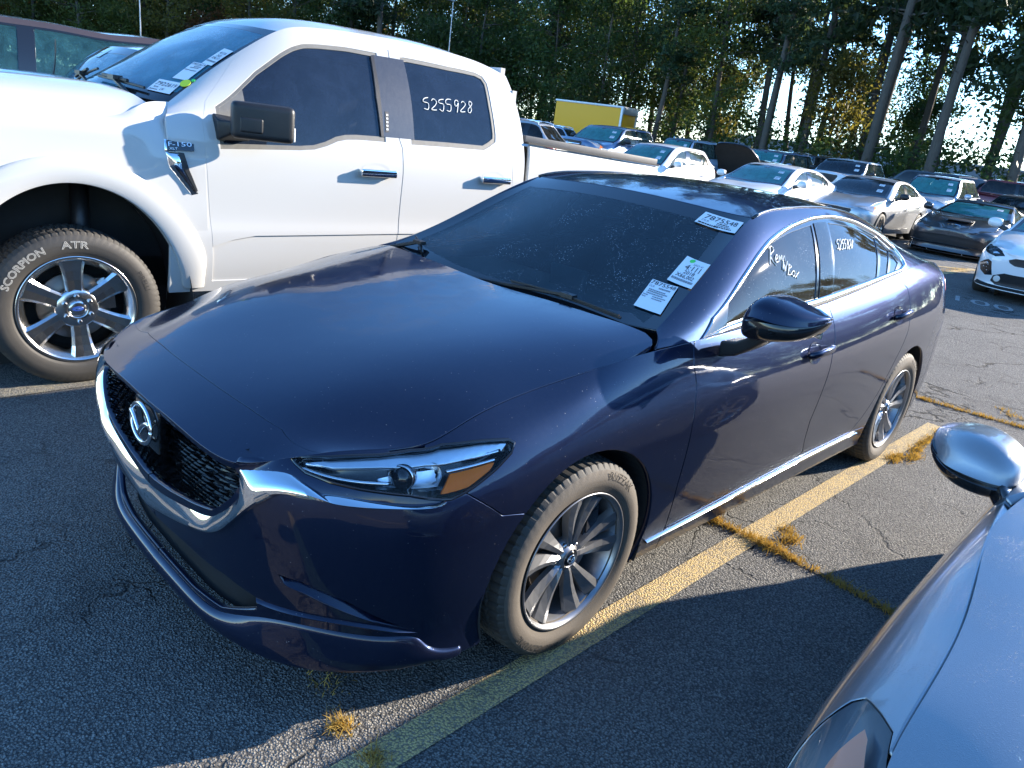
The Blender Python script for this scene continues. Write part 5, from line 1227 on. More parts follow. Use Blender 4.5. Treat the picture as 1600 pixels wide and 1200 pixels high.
# ---------------------------------------------------------------- the white pickup on the left
def wheel_truck(root, x, y, z, steer=0.0, letters=False):
    s = 1 if y > 0 else -1; C = _wheel_cache
    if 'tk' not in C:
        b = MB(); b.lathe([(.279, .118), (.284, .122), (.284, .128), (.279, .131), (.270, .127), (.264, .118), (.250, .098), (.236, .080), (.228, .05), (.226, .0), (.226, -.11)], 80)
        C['tk'] = mesh_data('wheel', np.vstack(b.V), b.F, [MAT['rim_chrome']])
        V, F, M = tyre_geo(.412, .275, .270, nblk=78, chev=.4, groove=.007)
        C['tkt'] = mesh_data('tyre', V, F, [MAT['rubber'], MAT['truck_rubber']], smooth=False, fm=M); C['tkt'].polygons.foreach_set('use_smooth', np.array(M, bool))
        R = [.050, .075, .105, .15, .20, .235, .258]; hw = [.036, .042, .042, .044, .050, .058, .064]; yy = [.092, .097, .098, .100, .106, .113, .117]
        rings = [[(-w, yv - .045, r), (-w, yv - .012, r), (-w * .72, yv, r), (0, yv - .003, r), (w * .72, yv, r), (w, yv - .012, r), (w, yv - .045, r)] for r, w, yv in zip(R, hw, yy)]
        b = MB(); loft(b, rings); C['tks'] = mesh_data('spoke', np.vstack(b.V), b.F, [MAT['rim_chrome']], smooth=False)
        b = MB(); b.lathe([(.044, .092), (.046, .099), (.05, .102), (.062, .101), (.092, .099), (.104, .092), (.110, .06)], 48); C['tkh'] = mesh_data('hub', np.vstack(b.V), b.F, [MAT['rim_chrome']])
        b = MB(); b.lathe([(0, .106), (.030, .105), (.040, .102), (.0445, .094)], 36); C['tkc'] = mesh_data('hub_cap', np.vstack(b.V), b.F, [MAT['rim_chrome']])
        b = MB(); n = 28; t = np.linspace(0, 2 * PI, n, endpoint=False)
        b.add([(.026 * math.cos(q), .1075, .0115 * math.sin(q)) for q in t] + [(.028 * math.cos(q), .1045, .0135 * math.sin(q)) for q in t], [tuple(range(n))[::-1]] + [(i, (i + 1) % n, n + (i + 1) % n, n + i) for i in range(n)])
        C['tke'] = mesh_data('cap_emblem', np.vstack(b.V), b.F, [MAT['blue_badge']], smooth=False)
        b = MB(); b.tube(curve([(.017, .108, -.001), (.008, .108, .005), (.004, .108, -.005), (-.004, .108, .003), (-.010, .108, -.003), (-.018, .108, .004)], 24), .0012, 5); C['tkscript'] = mesh_data('emblem_script', np.vstack(b.V), b.F, [MAT['chrome']])
        b = MB(); b.lathe([(0, .118), (.008, .1175), (.0115, .114), (.0125, .108), (.0125, .085)], 6); b.lathe([(.0125, .094), (.017, .0935), (.0185, .088)], 16); C['tkl'] = mesh_data('lug_nut', np.vstack(b.V), b.F, [MAT['lug']], smooth=False)
        b = MB(); b.lathe([(.06, .035), (.175, .035), (.177, .03), (.177, .004), (.06, .002)], 48); C['tkd'] = mesh_data('brake_disc', np.vstack(b.V), b.F, [MAT['disc']])
        b = MB(); b.box((-.15, .03, .06), (.08, .08, .17)); C['tkk'] = mesh_data('brake_caliper', np.vstack(b.V), b.F, [MAT['lug']], smooth=False)
        b = MB(); b.lathe([(.0, -.02), (.24, -.02)], 48); C['tkb'] = mesh_data('dust_shield', np.vstack(b.V), b.F, [MAT['under']])
    w = bpy.data.objects.new('wheel', C['tk']); put(w, root); w.location = (x, y, z); w.rotation_euler = (0, .06, (0 if s > 0 else PI) + steer)
    add_child('tyre', C['tkt'], w)
    for k in range(6): add_child('spoke', C['tks'], w, Matrix.Rotation(2 * PI * (k + .0) / 6, 4, 'Y'))
    for nm, k in (('hub', 'tkh'), ('hub_cap', 'tkc'), ('cap_emblem', 'tke'), ('emblem_script', 'tkscript'), ('brake_disc', 'tkd'), ('brake_caliper', 'tkk'), ('dust_shield', 'tkb')): add_child(nm, C[k], w)
    for k in range(6):
        a = 2 * PI * k / 6; add_child('lug_nut', C['tkl'], w, Matrix.Translation((.068 * math.sin(a), 0, .068 * math.cos(a))))
    if letters:
        polar_text('SCORPION', .326, .42, .050, .1388, 'tyre_lettering', MAT['letter_white'], w, outline=.020, stretch=1.06); polar_text('ATR', .326, 1.44, .050, .1388, 'tyre_lettering', MAT['letter_white'], w, outline=.020, stretch=1.25)
        polar_text('PIRELLI', .338, 2.62, .036, .1385, 'tyre_lettering', MAT['letter_dark'], w, stretch=1.0)
    return w
def inset_uv(S, q): return q
def truck():
    root = thing('pickup_truck', 'white crew cab pickup with chrome wheels and number chalked on its rear window', 'pickup', (.4692, -3.0854, 0), -.06198)
    S = Surf(truck_cab()); FE = Surf(truck_fender(), flip=False); BD = Surf(truck_bed()); HO = Surf(sym_net(T_HOOD)); W = Surf(sym_net(T_SCREEN)); RF = Surf(sym_net(T_ROOF))
    wh = MAT['white']; full = [(0, 0), (1, 0), (1, 1), (0, 1)]
    P = lambda pts, w=(1, .4, 1): S.find(pts, w)
    d_front = [(-.684, .901, 1.506), (-.645, .971, 1.403), (-.653, 1.0, 1.208), (-.672, .997, .899), (-.689, .997, .683), (-.692, .98, .53)]
    d_b = [(-1.899, .748, 1.948), (-1.876, .878, 1.71), (-1.880, .943, 1.521), (-1.890, .966, 1.426), (-1.914, .98, 1.362), (-1.921, .999, 1.212), (-1.916, 1., 1.048), (-1.914, 1.004, .817), (-1.912, .98, .53)]
    d_top = [(-.713, .88, 1.541), (-.877, .79, 1.735), (-1.0, .765, 1.83), (-1.10, .752, 1.890), (-1.26, .749, 1.925), (-1.425, .747, 1.938)]
    d_tr = [(-2.168, .749, 1.947), (-2.493, .746, 1.941), (-2.693, .752, 1.919), (-2.79, .791, 1.852), (-2.83, .886, 1.676), (-2.85, .946, 1.506), (-2.87, .99, 1.31), (-2.88, 1.001, 1.174), (-2.885, 1.0, .8), (-2.88, .98, .53)]
    D1 = P(d_front[::-1] + d_top + d_b); D2 = P(d_b[::-1] + d_tr)
    wf = P([(-.749, .93, 1.486), (-.91, .881, 1.611), (-.987, .855, 1.68), (-1.153, .816, 1.798), (-1.23, .80, 1.842), (-1.30, .793, 1.868), (-1.39, .786, 1.880), (-1.582, .779, 1.893), (-1.769, .783, 1.892), (-1.754, .898, 1.658), (-1.763, .968, 1.42), (-1.661, .968, 1.418), (-1.58, .97, 1.416), (-1.504, .97, 1.409), (-1.438, .973, 1.392), (-1.364, .98, 1.357), (-1.29, .985, 1.333), (-1.20, .988, 1.322), (-.753, .992, 1.299)])
    wr = P([(-2.004, .782, 1.896), (-2.362, .781, 1.891), (-2.60, .777, 1.887), (-2.655, .782, 1.872), (-2.676, .801, 1.840), (-2.676, .877, 1.702), (-2.688, .946, 1.515), (-2.685, .953, 1.485), (-2.64, .96, 1.455), (-2.59, .966, 1.43), (-2.283, .966, 1.427), (-2.012, .967, 1.421)])
    pil = P([(-1.774, .778, 1.896), (-2.0, .78, 1.899), (-2.008, .966, 1.424), (-1.766, .968, 1.421)])
    L = np.array([S.lu, S.lv])
    grow = lambda q, d: inset(clean(q * L), -d) / L
    glassF = np.vstack([wf]); trim1 = grow(np.vstack([wf]), .022); trim2 = grow(wr, .022)
    sail = P([(-.745, .936, 1.482), (-.894, .886, 1.594), (-.895, .93, 1.50), (-.865, .96, 1.42), (-.755, .99, 1.31)])
    FR = lambda pts: FE.find([(x, 1.0, z) for x, z in pts], (1, .2, 1))
    t = np.linspace(0, 2 * PI, 56, endpoint=False)
    def ell(rx, rz, cz=.41, cx=.0):
        p = [(cx + rx * math.cos(a), cz + rz * math.sin(a)) for a in t]
        uv = FR([(x, max(z, .52)) for x, z in p]); 
        for k, (x, z) in enumerate(p):
            if z < .52: uv[k, 1] = (z - .52) / 1.2
        return uv
    e_in = ell(.535, .645); e_out = ell(.70, .775)
    kF = FE.ku
    fo = np.vstack([[[0, 0]], FR([(-.10, .51), (-.690, .51)]) * [1, 0], FR([(-.687, .683), (-.668, .899), (-.649, 1.208), (-.641, 1.403)]), [[1, 1]], np.stack([np.linspace(1, 0, 20), np.ones(20)], 1)])
    flare_clip = FR([(-.652, .45)])[0, 0]
    def ring(a, b):
        return a, b
    for s, sd in ((1, 'L'), (-1, 'R')):
        patch('cab_side', S, full, wh, root, holes=[D1, D2], side=sd, h=.05, gap=0, hb=.03, flange=.03)
        CR = P([(-.60, 1.0, .700), (-.70, 1.001, .738), (-.80, 1.003, .772), (-.935, 1.004, .797), (-1.344, 1.004, .803), (-1.914, 1.004, .813), (-2.3, 1.004, .815), (-2.95, 1.004, .815)])
        UP = np.vstack([CR, [[1.2, 1.3], [-.2, 1.3]]]); LOW = np.vstack([CR[::-1], [[-.2, -.2], [1.2, -.2]]])
        for nm_, D_, tr_ in (('lower_front_door', D1, None), ('lower_rear_door', D2, None)):
            patch(nm_, S, D_, wh, root, holes=[UP], side=sd, h=.05, gap=.003, hb=.025, flange=.02, off=-.009)
        d1 = patch('front_door', S, D1, wh, root, holes=[trim1, LOW], side=sd, h=.04, gap=.003, hb=.025, flange=.025)
        d2 = patch('rear_door', S, D2, wh, root, holes=[trim2, LOW], side=sd, h=.04, gap=.003, hb=.025, flange=.025)
        patch('window_seal', S, trim1, MAT['seal'], d1, holes=[wf], side=sd, off=-.004, puff=.006, pw=.008, h=.03, hb=.02, flange=.008)
        patch('window_seal', S, trim2, MAT['seal'], d2, holes=[wr], side=sd, off=-.004, puff=.006, pw=.008, h=.03, hb=.02, flange=.008)
        gl1 = patch('side_window', S, glassF, MAT['tint_blue'], d1, side=sd, off=-.010, gap=-.005, h=.06, flange=0)
        gl2 = patch('side_window', S, wr, MAT['tint_blue'], d2, side=sd, off=-.010, gap=-.005, h=.06, flange=0)
        patch('pillar_cover', S, pil, MAT['gloss_navy'], root, side=sd, off=.001, h=.05, flange=.004)
        patch('window_run', S, P([(-1.755, .79, 1.886), (-1.776, .778, 1.896), (-1.772, .90, 1.655), (-1.775, .968, 1.421), (-1.758, .968, 1.421), (-1.744, .898, 1.65)]), MAT['black'], d1, side=sd, off=.002, h=.03, flange=.01)
        patch('mirror_sail', S, sail, MAT['seal'], d1, side=sd, off=-.006, h=.03, flange=.004)
        if s > 0:
            patch('keypad', S, P([(-1.795, .929, 1.572), (-1.822, .929, 1.572), (-1.815, .962, 1.452), (-1.789, .962, 1.450)]), MAT['black'], root, side=sd, off=.003, h=.02, flange=.006)
            for k in range(5):
                z = 1.552 - k * .0215; patch('keypad_key', S, P([(-1.801 + k * .0012, .93, z + .006), (-1.815 + k * .0012, .93, z + .006), (-1.815 + k * .0012, .93, z - .005), (-1.801 + k * .0012, .93, z - .005)]), MAT['led'], root, side=sd, off=.005, h=.02, flange=.002)
            q = P([(-2.10, .886, 1.692), (-2.545, .876, 1.712), (-2.525, .904, 1.640), (-2.098, .915, 1.613)])
            sh = patch  # keep name short
            strokes_on(S, q, digits('5255928'), .0028, MAT['chalk'], 'handwriting', gl2, off=-.006)
        for dr, x0, x1, z in ((d1, -1.586, -1.846, 1.198), (d2, -2.558, -2.822, 1.203)):
            c = S.at(P([(x0, 1.0, z), (x1, 1.0, z + .006)]), 0.0); y0 = c[:, 1].mean()
            m = MB(); m.box(((x0 + x1) / 2, s * (y0 + .042), z + .003), (abs(x1 - x0), .022, .046)); hb_ = bevel(m.build('door_handle', MAT['chrome'], dr), .009, 3)
            for xx in (x0 - .02, x1 + .02):
                m = MB(); m.box((xx, s * (y0 + .016), z + .003), (.034, .036, .040)); bevel(m.build('handle_mount', MAT['chrome'], dr), .006, 2)
            cup = P([((x0 + x1) / 2 - .105 * math.cos(a), 1.0, z + .012 + .052 * math.sin(a)) for a in np.linspace(0, 2 * PI, 24, endpoint=False)])
            patch('handle_cup', S, cup, wh, dr, side=sd, off=.001, puff=-.003, pw=.03, h=.02, flange=0)
        patch('fender', FE, fo, wh, root, holes=[e_in], side=sd, h=.04, gap=.002, hb=.025, flange=.03)
        ka = [k for k in range(len(t)) if .41 + .775 * math.sin(t[k]) > .40]; ka = ka[[i_ for i_ in range(len(ka)) if i_ == 0 or ka[i_] - ka[i_ - 1] > 1][-1]:] + ka[:[i_ for i_ in range(len(ka)) if i_ == 0 or ka[i_] - ka[i_ - 1] > 1][-1]]
        qo, qi = e_out[ka].copy(), e_in[ka].copy(); qo[:, 0] = np.minimum(qo[:, 0], flare_clip); qi[:, 0] = np.minimum(qi[:, 0], flare_clip); qo[:, 1] = np.maximum(qo[:, 1], .004); qi[:, 1] = np.maximum(qi[:, 1], .004)
        ribbon('wheel_flare', FE, qo, qi, [(0, -.01), (0, .005), (.04, .014), (.12, .020), (.45, .026), (.85, .024), (.97, .018), (1, .006), (1, -.04)], wh, root, sd, 110)
        b = MB(); b.lathe([(.60, 1.0 * s), (.60, .55 * s)], 48, ang=(-.3, PI + .3)); b.lathe([(.60, .55 * s), (.02, .55 * s)], 40); V = np.vstack(b.V); V[:, 0] *= .96; V[:, 2] *= 1.09; V[:, 2] += .41
        obj('wheel_arch_liner', V, b.F, MAT['liner'], root)
        m = MB(); m.tube([(-.1, s * .62, .42), (-.1, s * .66, .80), (-.12, s * .60, 1.02)], .045, 12); m.tube([(-.05, s * .40, .38), (-.05, s * .74, .40)], .05, 10); m.tube([(.15, s * .45, .62), (.02, s * .72, .66)], .028, 8); m.build('suspension_strut', MAT['rim_dark'], root, smooth=True)
        # wing badge and side vent trim
        bq = FR([(-.450, 1.292), (-.590, 1.296), (-.590, 1.245), (-.450, 1.241)])
        label_on(FE, bq, [('F-150', .07, .44, .42, .86, MAT['letter_bright']), ('XLT', .10, .10, .24, .32, MAT['letter_bright'])], MAT['badge_black'], root, name='wing_badge', off=.014) if s > 0 else None
        patch('badge_base', FE, FR([(-.445, 1.297), (-.595, 1.301), (-.595, 1.240), (-.445, 1.236)]), MAT['chrome'], root, side=sd, off=.002, puff=.009, pw=.004, h=.02, flange=.006)
        vent = FR([(-.448, 1.238), (-.530, 1.236), (-.552, 1.153), (-.606, 1.028), (-.575, 1.020), (-.462, 1.160)])
        patch('side_vent', FE, vent, MAT['chrome'], root, side=sd, off=.002, puff=.020, pw=.014, h=.012, flange=.01)
        patch('vent_slot', FE, FR([(-.505, 1.234), (-.532, 1.232), (-.556, 1.150), (-.598, 1.045), (-.590, 1.040), (-.528, 1.155)]), MAT['black'], root, side=sd, off=.0225, h=.02, flange=.006)
        # bed
        patch('bed_side', BD, full, wh, root, side=sd, holes=[BD.find([(-3.683 + .53 * math.cos(a), 1, .41 + .62 * math.sin(a)) for a in np.linspace(0, 2 * PI, 40, endpoint=False) if .41 + .62 * math.sin(a) > .55] , (1, .2, 1))], h=.06, gap=.002, flange=.03)
        b = MB(); b.box((0, 0, 0), (1.58, .05, .014)); o = b.build('bed_rail', MAT['black'], root); o.location = (-3.80, s * .95, 1.452); o.rotation_euler = (0, -.04, 0)
        bm_ = [(-.700, 1.0, 1.455), (-.712, 1.0, 1.312), (-.870, 1.0, 1.320), (-.880, 1.0, 1.44)]
        m = MB(); 
        loft(m, [[(x, s * .955, z) for x, _, z in bm_], [(x + (-.02 if k > 1 else -.004), s * 1.015, z + (.008 if k in (1, 2) else -.03)) for k, (x, _, z) in enumerate(bm_)], [(-.775, s * 1.06, 1.428), (-.775, s * 1.06, 1.365), (-.87, s * 1.06, 1.365), (-.87, s * 1.06, 1.428)], [(-.80, s * 1.11, 1.425), (-.80, s * 1.11, 1.372), (-.90, s * 1.13, 1.372), (-.90, s * 1.13, 1.425)]])
        mo = m.build('door_mirror', MAT['black'], root); fix_normals(mo); bevel(mo, .012, 3)
        ang = math.radians(-20) * s; R = np.array([[math.cos(ang), -math.sin(ang), 0], [math.sin(ang), math.cos(ang), 0], [0, 0, 1]])
        for nm, dim, off, mat, bw in (('mirror_housing', (.325, .155, .19), (0, 0, .0), 'black', .035), ('turn_signal', (.022, .08, .075), (-.156, s * .022, -.046), 'led', .008), ('mirror_knuckle', (.12, .05, .080), (.06, s * .058, -.02), 'black', .014)):
            m = MB(); m.box((0, 0, 0), dim); o = bevel(m.build(nm, MAT[mat], mo), bw, 4)
            o.matrix_local = Matrix.Translation(Vector((-.905, s * 1.14, 1.438)) + Matrix(R.tolist()) @ Vector(off)) @ Matrix(R.tolist()).to_4x4()
    for x in (0, -3.683):
        for y in (.86, -.86): wheel_truck(root, x, y, .408, letters=(y > 0 and x == 0))
    # hood, windscreen, roof
    patch('hood', HO, full, wh, root, h=.05, gap=.004, flange=.03)
    fri = W.find([(-.59, .775, 1.520), (-.47, .57, 1.520), (-.37, .3, 1.518), (-.325, 0, 1.518), (-.37, -.3, 1.518), (-.47, -.57, 1.520), (-.59, -.775, 1.520), (-1.105, -.685, 1.893), (-1.06, -.4, 1.925), (-1.05, 0, 1.935), (-1.06, .4, 1.925), (-1.105, .685, 1.893)])
    patch('windshield_border', W, full, MAT['frit'], root, holes=[fri], h=.05, off=-.001, flange=.008, gap=.001)
    ws = patch('windshield', W, fri, MAT['screen_blue'], root, h=.06, off=-.002, gap=-.003, flange=0)
    ik, ig = MAT['ink'], MAT['ink_grey']
    label_on(W, W.find([(-.555, .587, 1.585), (-.621, .747, 1.578), (-.545, .771, 1.514), (-.476, .611, 1.523)]), [('7922619', .07, .50, .32, .86, ik), ('#', .12, .30, .10, .18, ig), ('LW', .44, .14, .20, .14, ik), ('#', .06, .10, .08, .3, ig)], MAT['paper'], ws)
    label_on(W, W.find([(-.736, .615, 1.692), (-.776, .715, 1.687), (-.651, .745, 1.589), (-.606, .650, 1.592)]), [('7922619', .05, .84, .12, .9, ik), ('#', .35, .74, .05, .5, ig), ('#', .2, .66, .05, .6, ig), ('#', .05, .52, .05, .3, ig), ('#', .4, .50, .05, .45, ig)], MAT['paper'], ws)
    label_on(W, W.find([(-.897, .640, 1.786), (-.915, .722, 1.777), (-.783, .742, 1.683), (-.762, .668, 1.690)]), [('4:114', .20, .66, .16, .6, ik), ('2022', .28, .50, .12, .44, ik), ('X96,111', .12, .34, .13, .74, ik), ('#', .05, .16, .08, .9, ig)], MAT['paper'], ws)
    dot_on(W, W.find([(-.64, .758, 1.570)]), .030, MAT['yellow_dot'], ws); dot_on(W, W.find([(-.672, .775, 1.597)]), .011, MAT['green_dot'], ws)
    patch('roof', RF, full, wh, root, h=.06, gap=.001, flange=.02)
    b = MB(); b.box((-.35, 0, 1.44), (.3, 1.6, .03)); b.build('cowl_panel', MAT['black'], root)
    for y0, y1 in ((.12, .62), (-.62, -.12)):
        m = MB(); a = W.at(W.find(curve([(-.37, y0, 1.545), (-.42, (y0 + y1) / 2, 1.52), (-.48, y1, 1.505)], 12)), .02); m.tube(a, .008, 6); m.tube(a[2:9] + (.012, 0, .014), .010, 6); m.box(a[5] + (.01, 0, .016), (.05, .12, .022)); m.tube([a[5] + (.02, 0, .01), (-.40, y1 - .05, 1.485)], .011, 6); m.build('wiper', MAT['black'], root)
    m = MB(); m.tube(curve([(-.20, .30, 1.50), (-.22, .30, 1.60), (-.23, .30, 1.74)], 8), np.linspace(.006, .003, 8), 6); o = m.build('antenna', MAT['black'], root); o.location = (-.10, -1.05, .0)
    m = MB(); m.box((-2.90, 0, 2.005), (.14, .5, .03)); bevel(m.build('roof_lamp', MAT['gloss'], root), .01)
    # nose and tail (simple: they lie outside the frame or behind the sedan)
    b = MB(); b.box((.955, 0, .95), (.10, 1.72, .72)); bevel(b.build('front_panel', MAT['black'], root), .05, 3)
    for k in range(4):
        b = MB(); b.box((1.012, 0, .82 + .13 * k), (.03, 1.05, .06)); bevel(b.build('grille_bar', MAT['chrome'], root), .01)
    for s in (1, -1):
        b = MB(); b.box((.985, s * .71, 1.10), (.08, .30, .24)); bevel(b.build('headlight', MAT['led'], root), .03, 3)
    b = MB(); b.box((1.01, 0, .58), (.16, 1.85, .20)); bevel(b.build('front_bumper', MAT['chrome'], root), .05, 3)
    b = MB(); b.box((-2.96, 0, 1.18), (.04, 1.62, 1.3)); b.box((-2.96, 0, 1.95), (.04, 1.3, .06)); b.build('cab_back', MAT['white'], root)
    b = MB(); b.box((-4.60, 0, 1.0), (.05, 1.86, .80)); bevel(b.build('tailgate', wh, root), .015)
    b = MB(); b.box((0, 0, 0), (1.60, 1.87, .05)); o = bevel(b.build('bed_cover', MAT['cover'], root), .008); o.location = (-3.81, 0, 1.478); o.rotation_euler = (0, -.04, 0)
    b = MB(); b.box((-4.70, 0, .62), (.16, 1.85, .18)); bevel(b.build('rear_bumper', MAT['chrome'], root), .04, 3)
    b = MB(); b.box((-1.8, 0, .50), (5.2, 1.1, .18)); b.box((.35, 0, .9), (.9, 1.0, .5)); b.build('underbody', MAT['under'], root)
    b = MB()
    for y in (.42, -.42): seat_geo(b, -1.75, y, 1.0, .55)
    seat_geo(b, -2.55, 0, 1.0, 1.4); b.box((-.85, 0, 1.32), (.5, 1.6, .2)); b.build('seats', MAT['seat'], root)
    return root
MAT['seal'] = plain('grey window seal', (.10, .098, .092), .6, var=.6, vscale=30, gradec=(.24, .23, .21), bump=.2, bscale=400)
MAT['tint_blue'] = glass('dusty tinted glass', (.04, .05, .075), dew=.34, dewc=(.075, .12, .22), rough=.03, trans=.1, patchy=3.0)
MAT['gloss_navy'] = paint('dusty gloss pillar', (.012, .013, .020), rough=.25, dust=.14, scratch=.3)
MAT['screen_blue'] = glass('dewy blue windscreen', (.30, .42, .46), dew=1.5, dewc=(.055, .26, .37), rough=.03, drops=.3, trans=.35, patchy=1.5)
MAT['badge_black'] = plain('black badge', (.012, .012, .018), .25, coat=.5)
MAT['letter_bright'] = plain('bright badge letters', (.72, .73, .74), .3, .6)
MAT['cover'] = plain('grey vinyl bed cover', (.055, .056, .060), .6, var=.6, vscale=6, bump=.2, bscale=120)
truck_root = truck()
# ---------------------------------------------------------------- the other vehicles: the same kind of body, stretched and cut to each type
SRC_X = [-3.94, -3.20, -2.83, -.45, 0, .40, .96]
def warp(net, sp):
    n = np.array(net, float); w = sp['w'] / 1.84; fo, wb, tail, xc = sp['fo'], sp['wb'], sp['tail'], sp['xc']
    X = np.interp(n[..., 0], SRC_X, [tail, -wb - (-wb - tail) * .333, -wb, xc, 0, .40 * min(1, fo / .96), fo])
    Z = n[..., 2]; zb, zc = sp['zb'], sp['zc']
    Z = zb + (Z - .18) * (zc - zb) / (.985 - .18)
    k = np.clip((-.5 - n[..., 0]) / 2.3, 0, 1)
    Z = Z + np.where(n[..., 2] > .93, (sp['zr'] - (zb + (1.135 - .18) * (zc - zb) / .805)) * k, 0) * np.clip((n[..., 2] - .93) / .05, 0, 1)
    Z = Z + sp.get('nose', 0) * np.clip((n[..., 0] - .1) / .7, 0, 1) * np.clip((n[..., 2] - .3) / .3, 0, 1)
    n[..., 0], n[..., 1], n[..., 2] = X, n[..., 1] * w, Z
    return n
def house_net(sp):
    w = sp['w'] / 2; H = sp['H']; xc = sp['xc']; zc = sp['zc']; xw, xr, xb, zr = sp['xw'], sp['xr'], sp['xb'], sp['zr']
    tin = sp.get('tumble', .62)
    A = [(xc + .02, .81, zc + .025), (xc + (xw - xc) * .30, .765, zc + .025 + (H - .085 - zc) * .31), (xc + (xw - xc) * .64, .71, zc + .025 + (H - .085 - zc) * .67), (xw, .66, H - .082)]
    for f, dz, yy in ((.18, .044, .63), (.42, .032, .622), (.68, .042, .615), (1.0, .085 if not sp.get('box') else .07, .612)): A.append((xw + (xr - xw) * f, yy, H - dz))
    for f in (.35, .68, 1.0): A.append((xr + (xb - xr) * f, .612 + .06 * f * (0 if sp.get('box') else 1) + (.14 * f if sp.get('box') else 0), H - .085 + (zr - (H - .085)) * (f if sp.get('box') else f ** 1.12)))
    k = tin / .62; A = [(x, y * w * k if i > 0 else y * w, z) for i, (x, y, z) in enumerate(A)]
    lo_x = np.interp(np.linspace(0, 1, 11), [0, 1], [xc + .10, xb])
    if not sp.get('box'): lo_x = np.array([xc + .10] + [a[0] + .12 * (1 - i / 10) for i, a in enumerate(A)][1:-1] + [xb])
    else: lo_x = np.array([xc + .10] + [a[0] + .10 * (1 - i / 10) for i, a in enumerate(A)][1:-1] + [xb])
    net = []
    for i, (a, x) in enumerate(zip(A, lo_x)):
        f0 = (x - xc) / (xb - xc); z = zc - .005 + (zr - zc) * np.clip(f0, 0, 1) ** 1.15
        b = np.array([x, (.895 - .10 * max(0, f0 - .75) / .25 * (0 if sp.get('box') else 1)) * w, z]); a = np.array(a); row = []
        sc = min(1, np.linalg.norm(a - b) / .4)
        for f in (0, .3, .58, .8, .92, 1.0):
            p = b + (a - b) * f; bul = 4 * f * (1 - f) * .030 * sc; row.append(p + np.array([0, bul * .85, bul * .5]))
        net.append(row)
    return np.array(net), A
def across(edge, cen, n=5):
    """rows of half sections from a side edge point to the centre line"""
    return [tuple(np.array(cen) * (1 - f) + np.array(edge) * f + np.array([0, 0, (1 - f * f - (1 - f)) * 0])) for f in np.linspace(0, 1, n)]
def span(E, crown, fwd=0.0):
    rows = []
    for (x, y, z), c, fw in zip(E, crown, np.broadcast_to(fwd, (len(E),))):
        rows.append([(x + fw * (1 - f ** 2), y * f, z + c * (1 - f ** 2.2)) for f in (0, .33, .6, .84, 1.0)])
    return sym_net(rows)
def bg_wheel(root, x, y, z, r, style='silver'):
    C = _wheel_cache; s = 1 if y > 0 else -1
    if ('bg', style) not in C:
        b = MB(); b.lathe([(.66, -.3), (.95, -.32), (1.0, -.25), (1.0, .25), (.95, .32), (.70, .30), (.66, .26)], 28); C['bgt'] = mesh_data('tyre', np.vstack(b.V), b.F, [MAT['rubber']])
        b = MB(); b.lathe([(.68, .27), (.70, .295), (.66, .28), (.62, .20), (.6, -.2)], 28); b.lathe([(0, -.05), (.62, -.05)], 20)
        for k in range(5):
            a = 2 * PI * k / 5
            for d in (-.13, .13):
                p0 = np.array([.14 * math.cos(a + d * 1.2), .20, .14 * math.sin(a + d * 1.2)]); p1 = np.array([.66 * math.cos(a + d), .26, .66 * math.sin(a + d)]); b.tube([p0, p1], [.07, .055], 4)
        b.lathe([(0, .24), (.15, .23), (.18, .16)], 16)
        C['bg', style] = mesh_data('wheel', np.vstack(b.V), b.F, [MAT['rim_grey'] if style == 'grey' else MAT['gloss'] if style == 'black' else MAT['lug']], smooth=False)
    o = bpy.data.objects.new('wheel', C['bg', style]); put(o, root); o.location = (x, y, z); o.rotation_euler = (0, random.random(), 0 if s > 0 else PI); o.scale = (r, r, r)
    add_child('tyre', C['bgt'], o); return o
TYPES = {
 'sedan': dict(w=1.84, H=1.45, wb=2.80, fo=.93, tail=-3.85, xc=-.45, xw=-1.22, xr=-2.55, xb=-3.38, zb=.18, zc=.98, zr=1.10, r=.335),
 'hatch': dict(w=1.80, H=1.48, wb=2.65, fo=.90, tail=-3.42, xc=-.38, xw=-1.15, xr=-2.75, xb=-3.20, zb=.18, zc=.99, zr=1.12, r=.325),
 'suv': dict(w=1.88, H=1.68, wb=2.72, fo=.92, tail=-3.66, xc=-.42, xw=-1.10, xr=-3.05, xb=-3.50, zb=.24, zc=1.10, zr=1.18, r=.36, box=1, tumble=.66, nose=.12),
 'bigsuv': dict(w=2.02, H=1.88, wb=3.00, fo=.98, tail=-4.10, xc=-.50, xw=-1.12, xr=-3.70, xb=-4.00, zb=.34, zc=1.28, zr=1.32, r=.40, box=1, tumble=.70, nose=.22),
 'pickup': dict(w=2.03, H=1.90, wb=3.65, fo=.95, tail=-4.90, xc=-.48, xw=-1.12, xr=-2.75, xb=-3.00, zb=.42, zc=1.34, zr=1.38, r=.40, box=1, tumble=.70, nose=.26, bed=1),
 'coupe': dict(w=1.88, H=1.235, wb=2.71, fo=1.00, tail=-3.50, xc=-.50, xw=-1.28, xr=-1.75, xb=-3.05, zb=.14, zc=.86, zr=.98, r=.34, nose=-.04),
}
PAINTS = {}
def bg_paint(key, c, metal=0.0, rough=.3, dust=.06):
    if key not in PAINTS: PAINTS[key] = paint(key + ' car paint', c, metal=metal, rough=rough, dust=dust)
    return PAINTS[key]
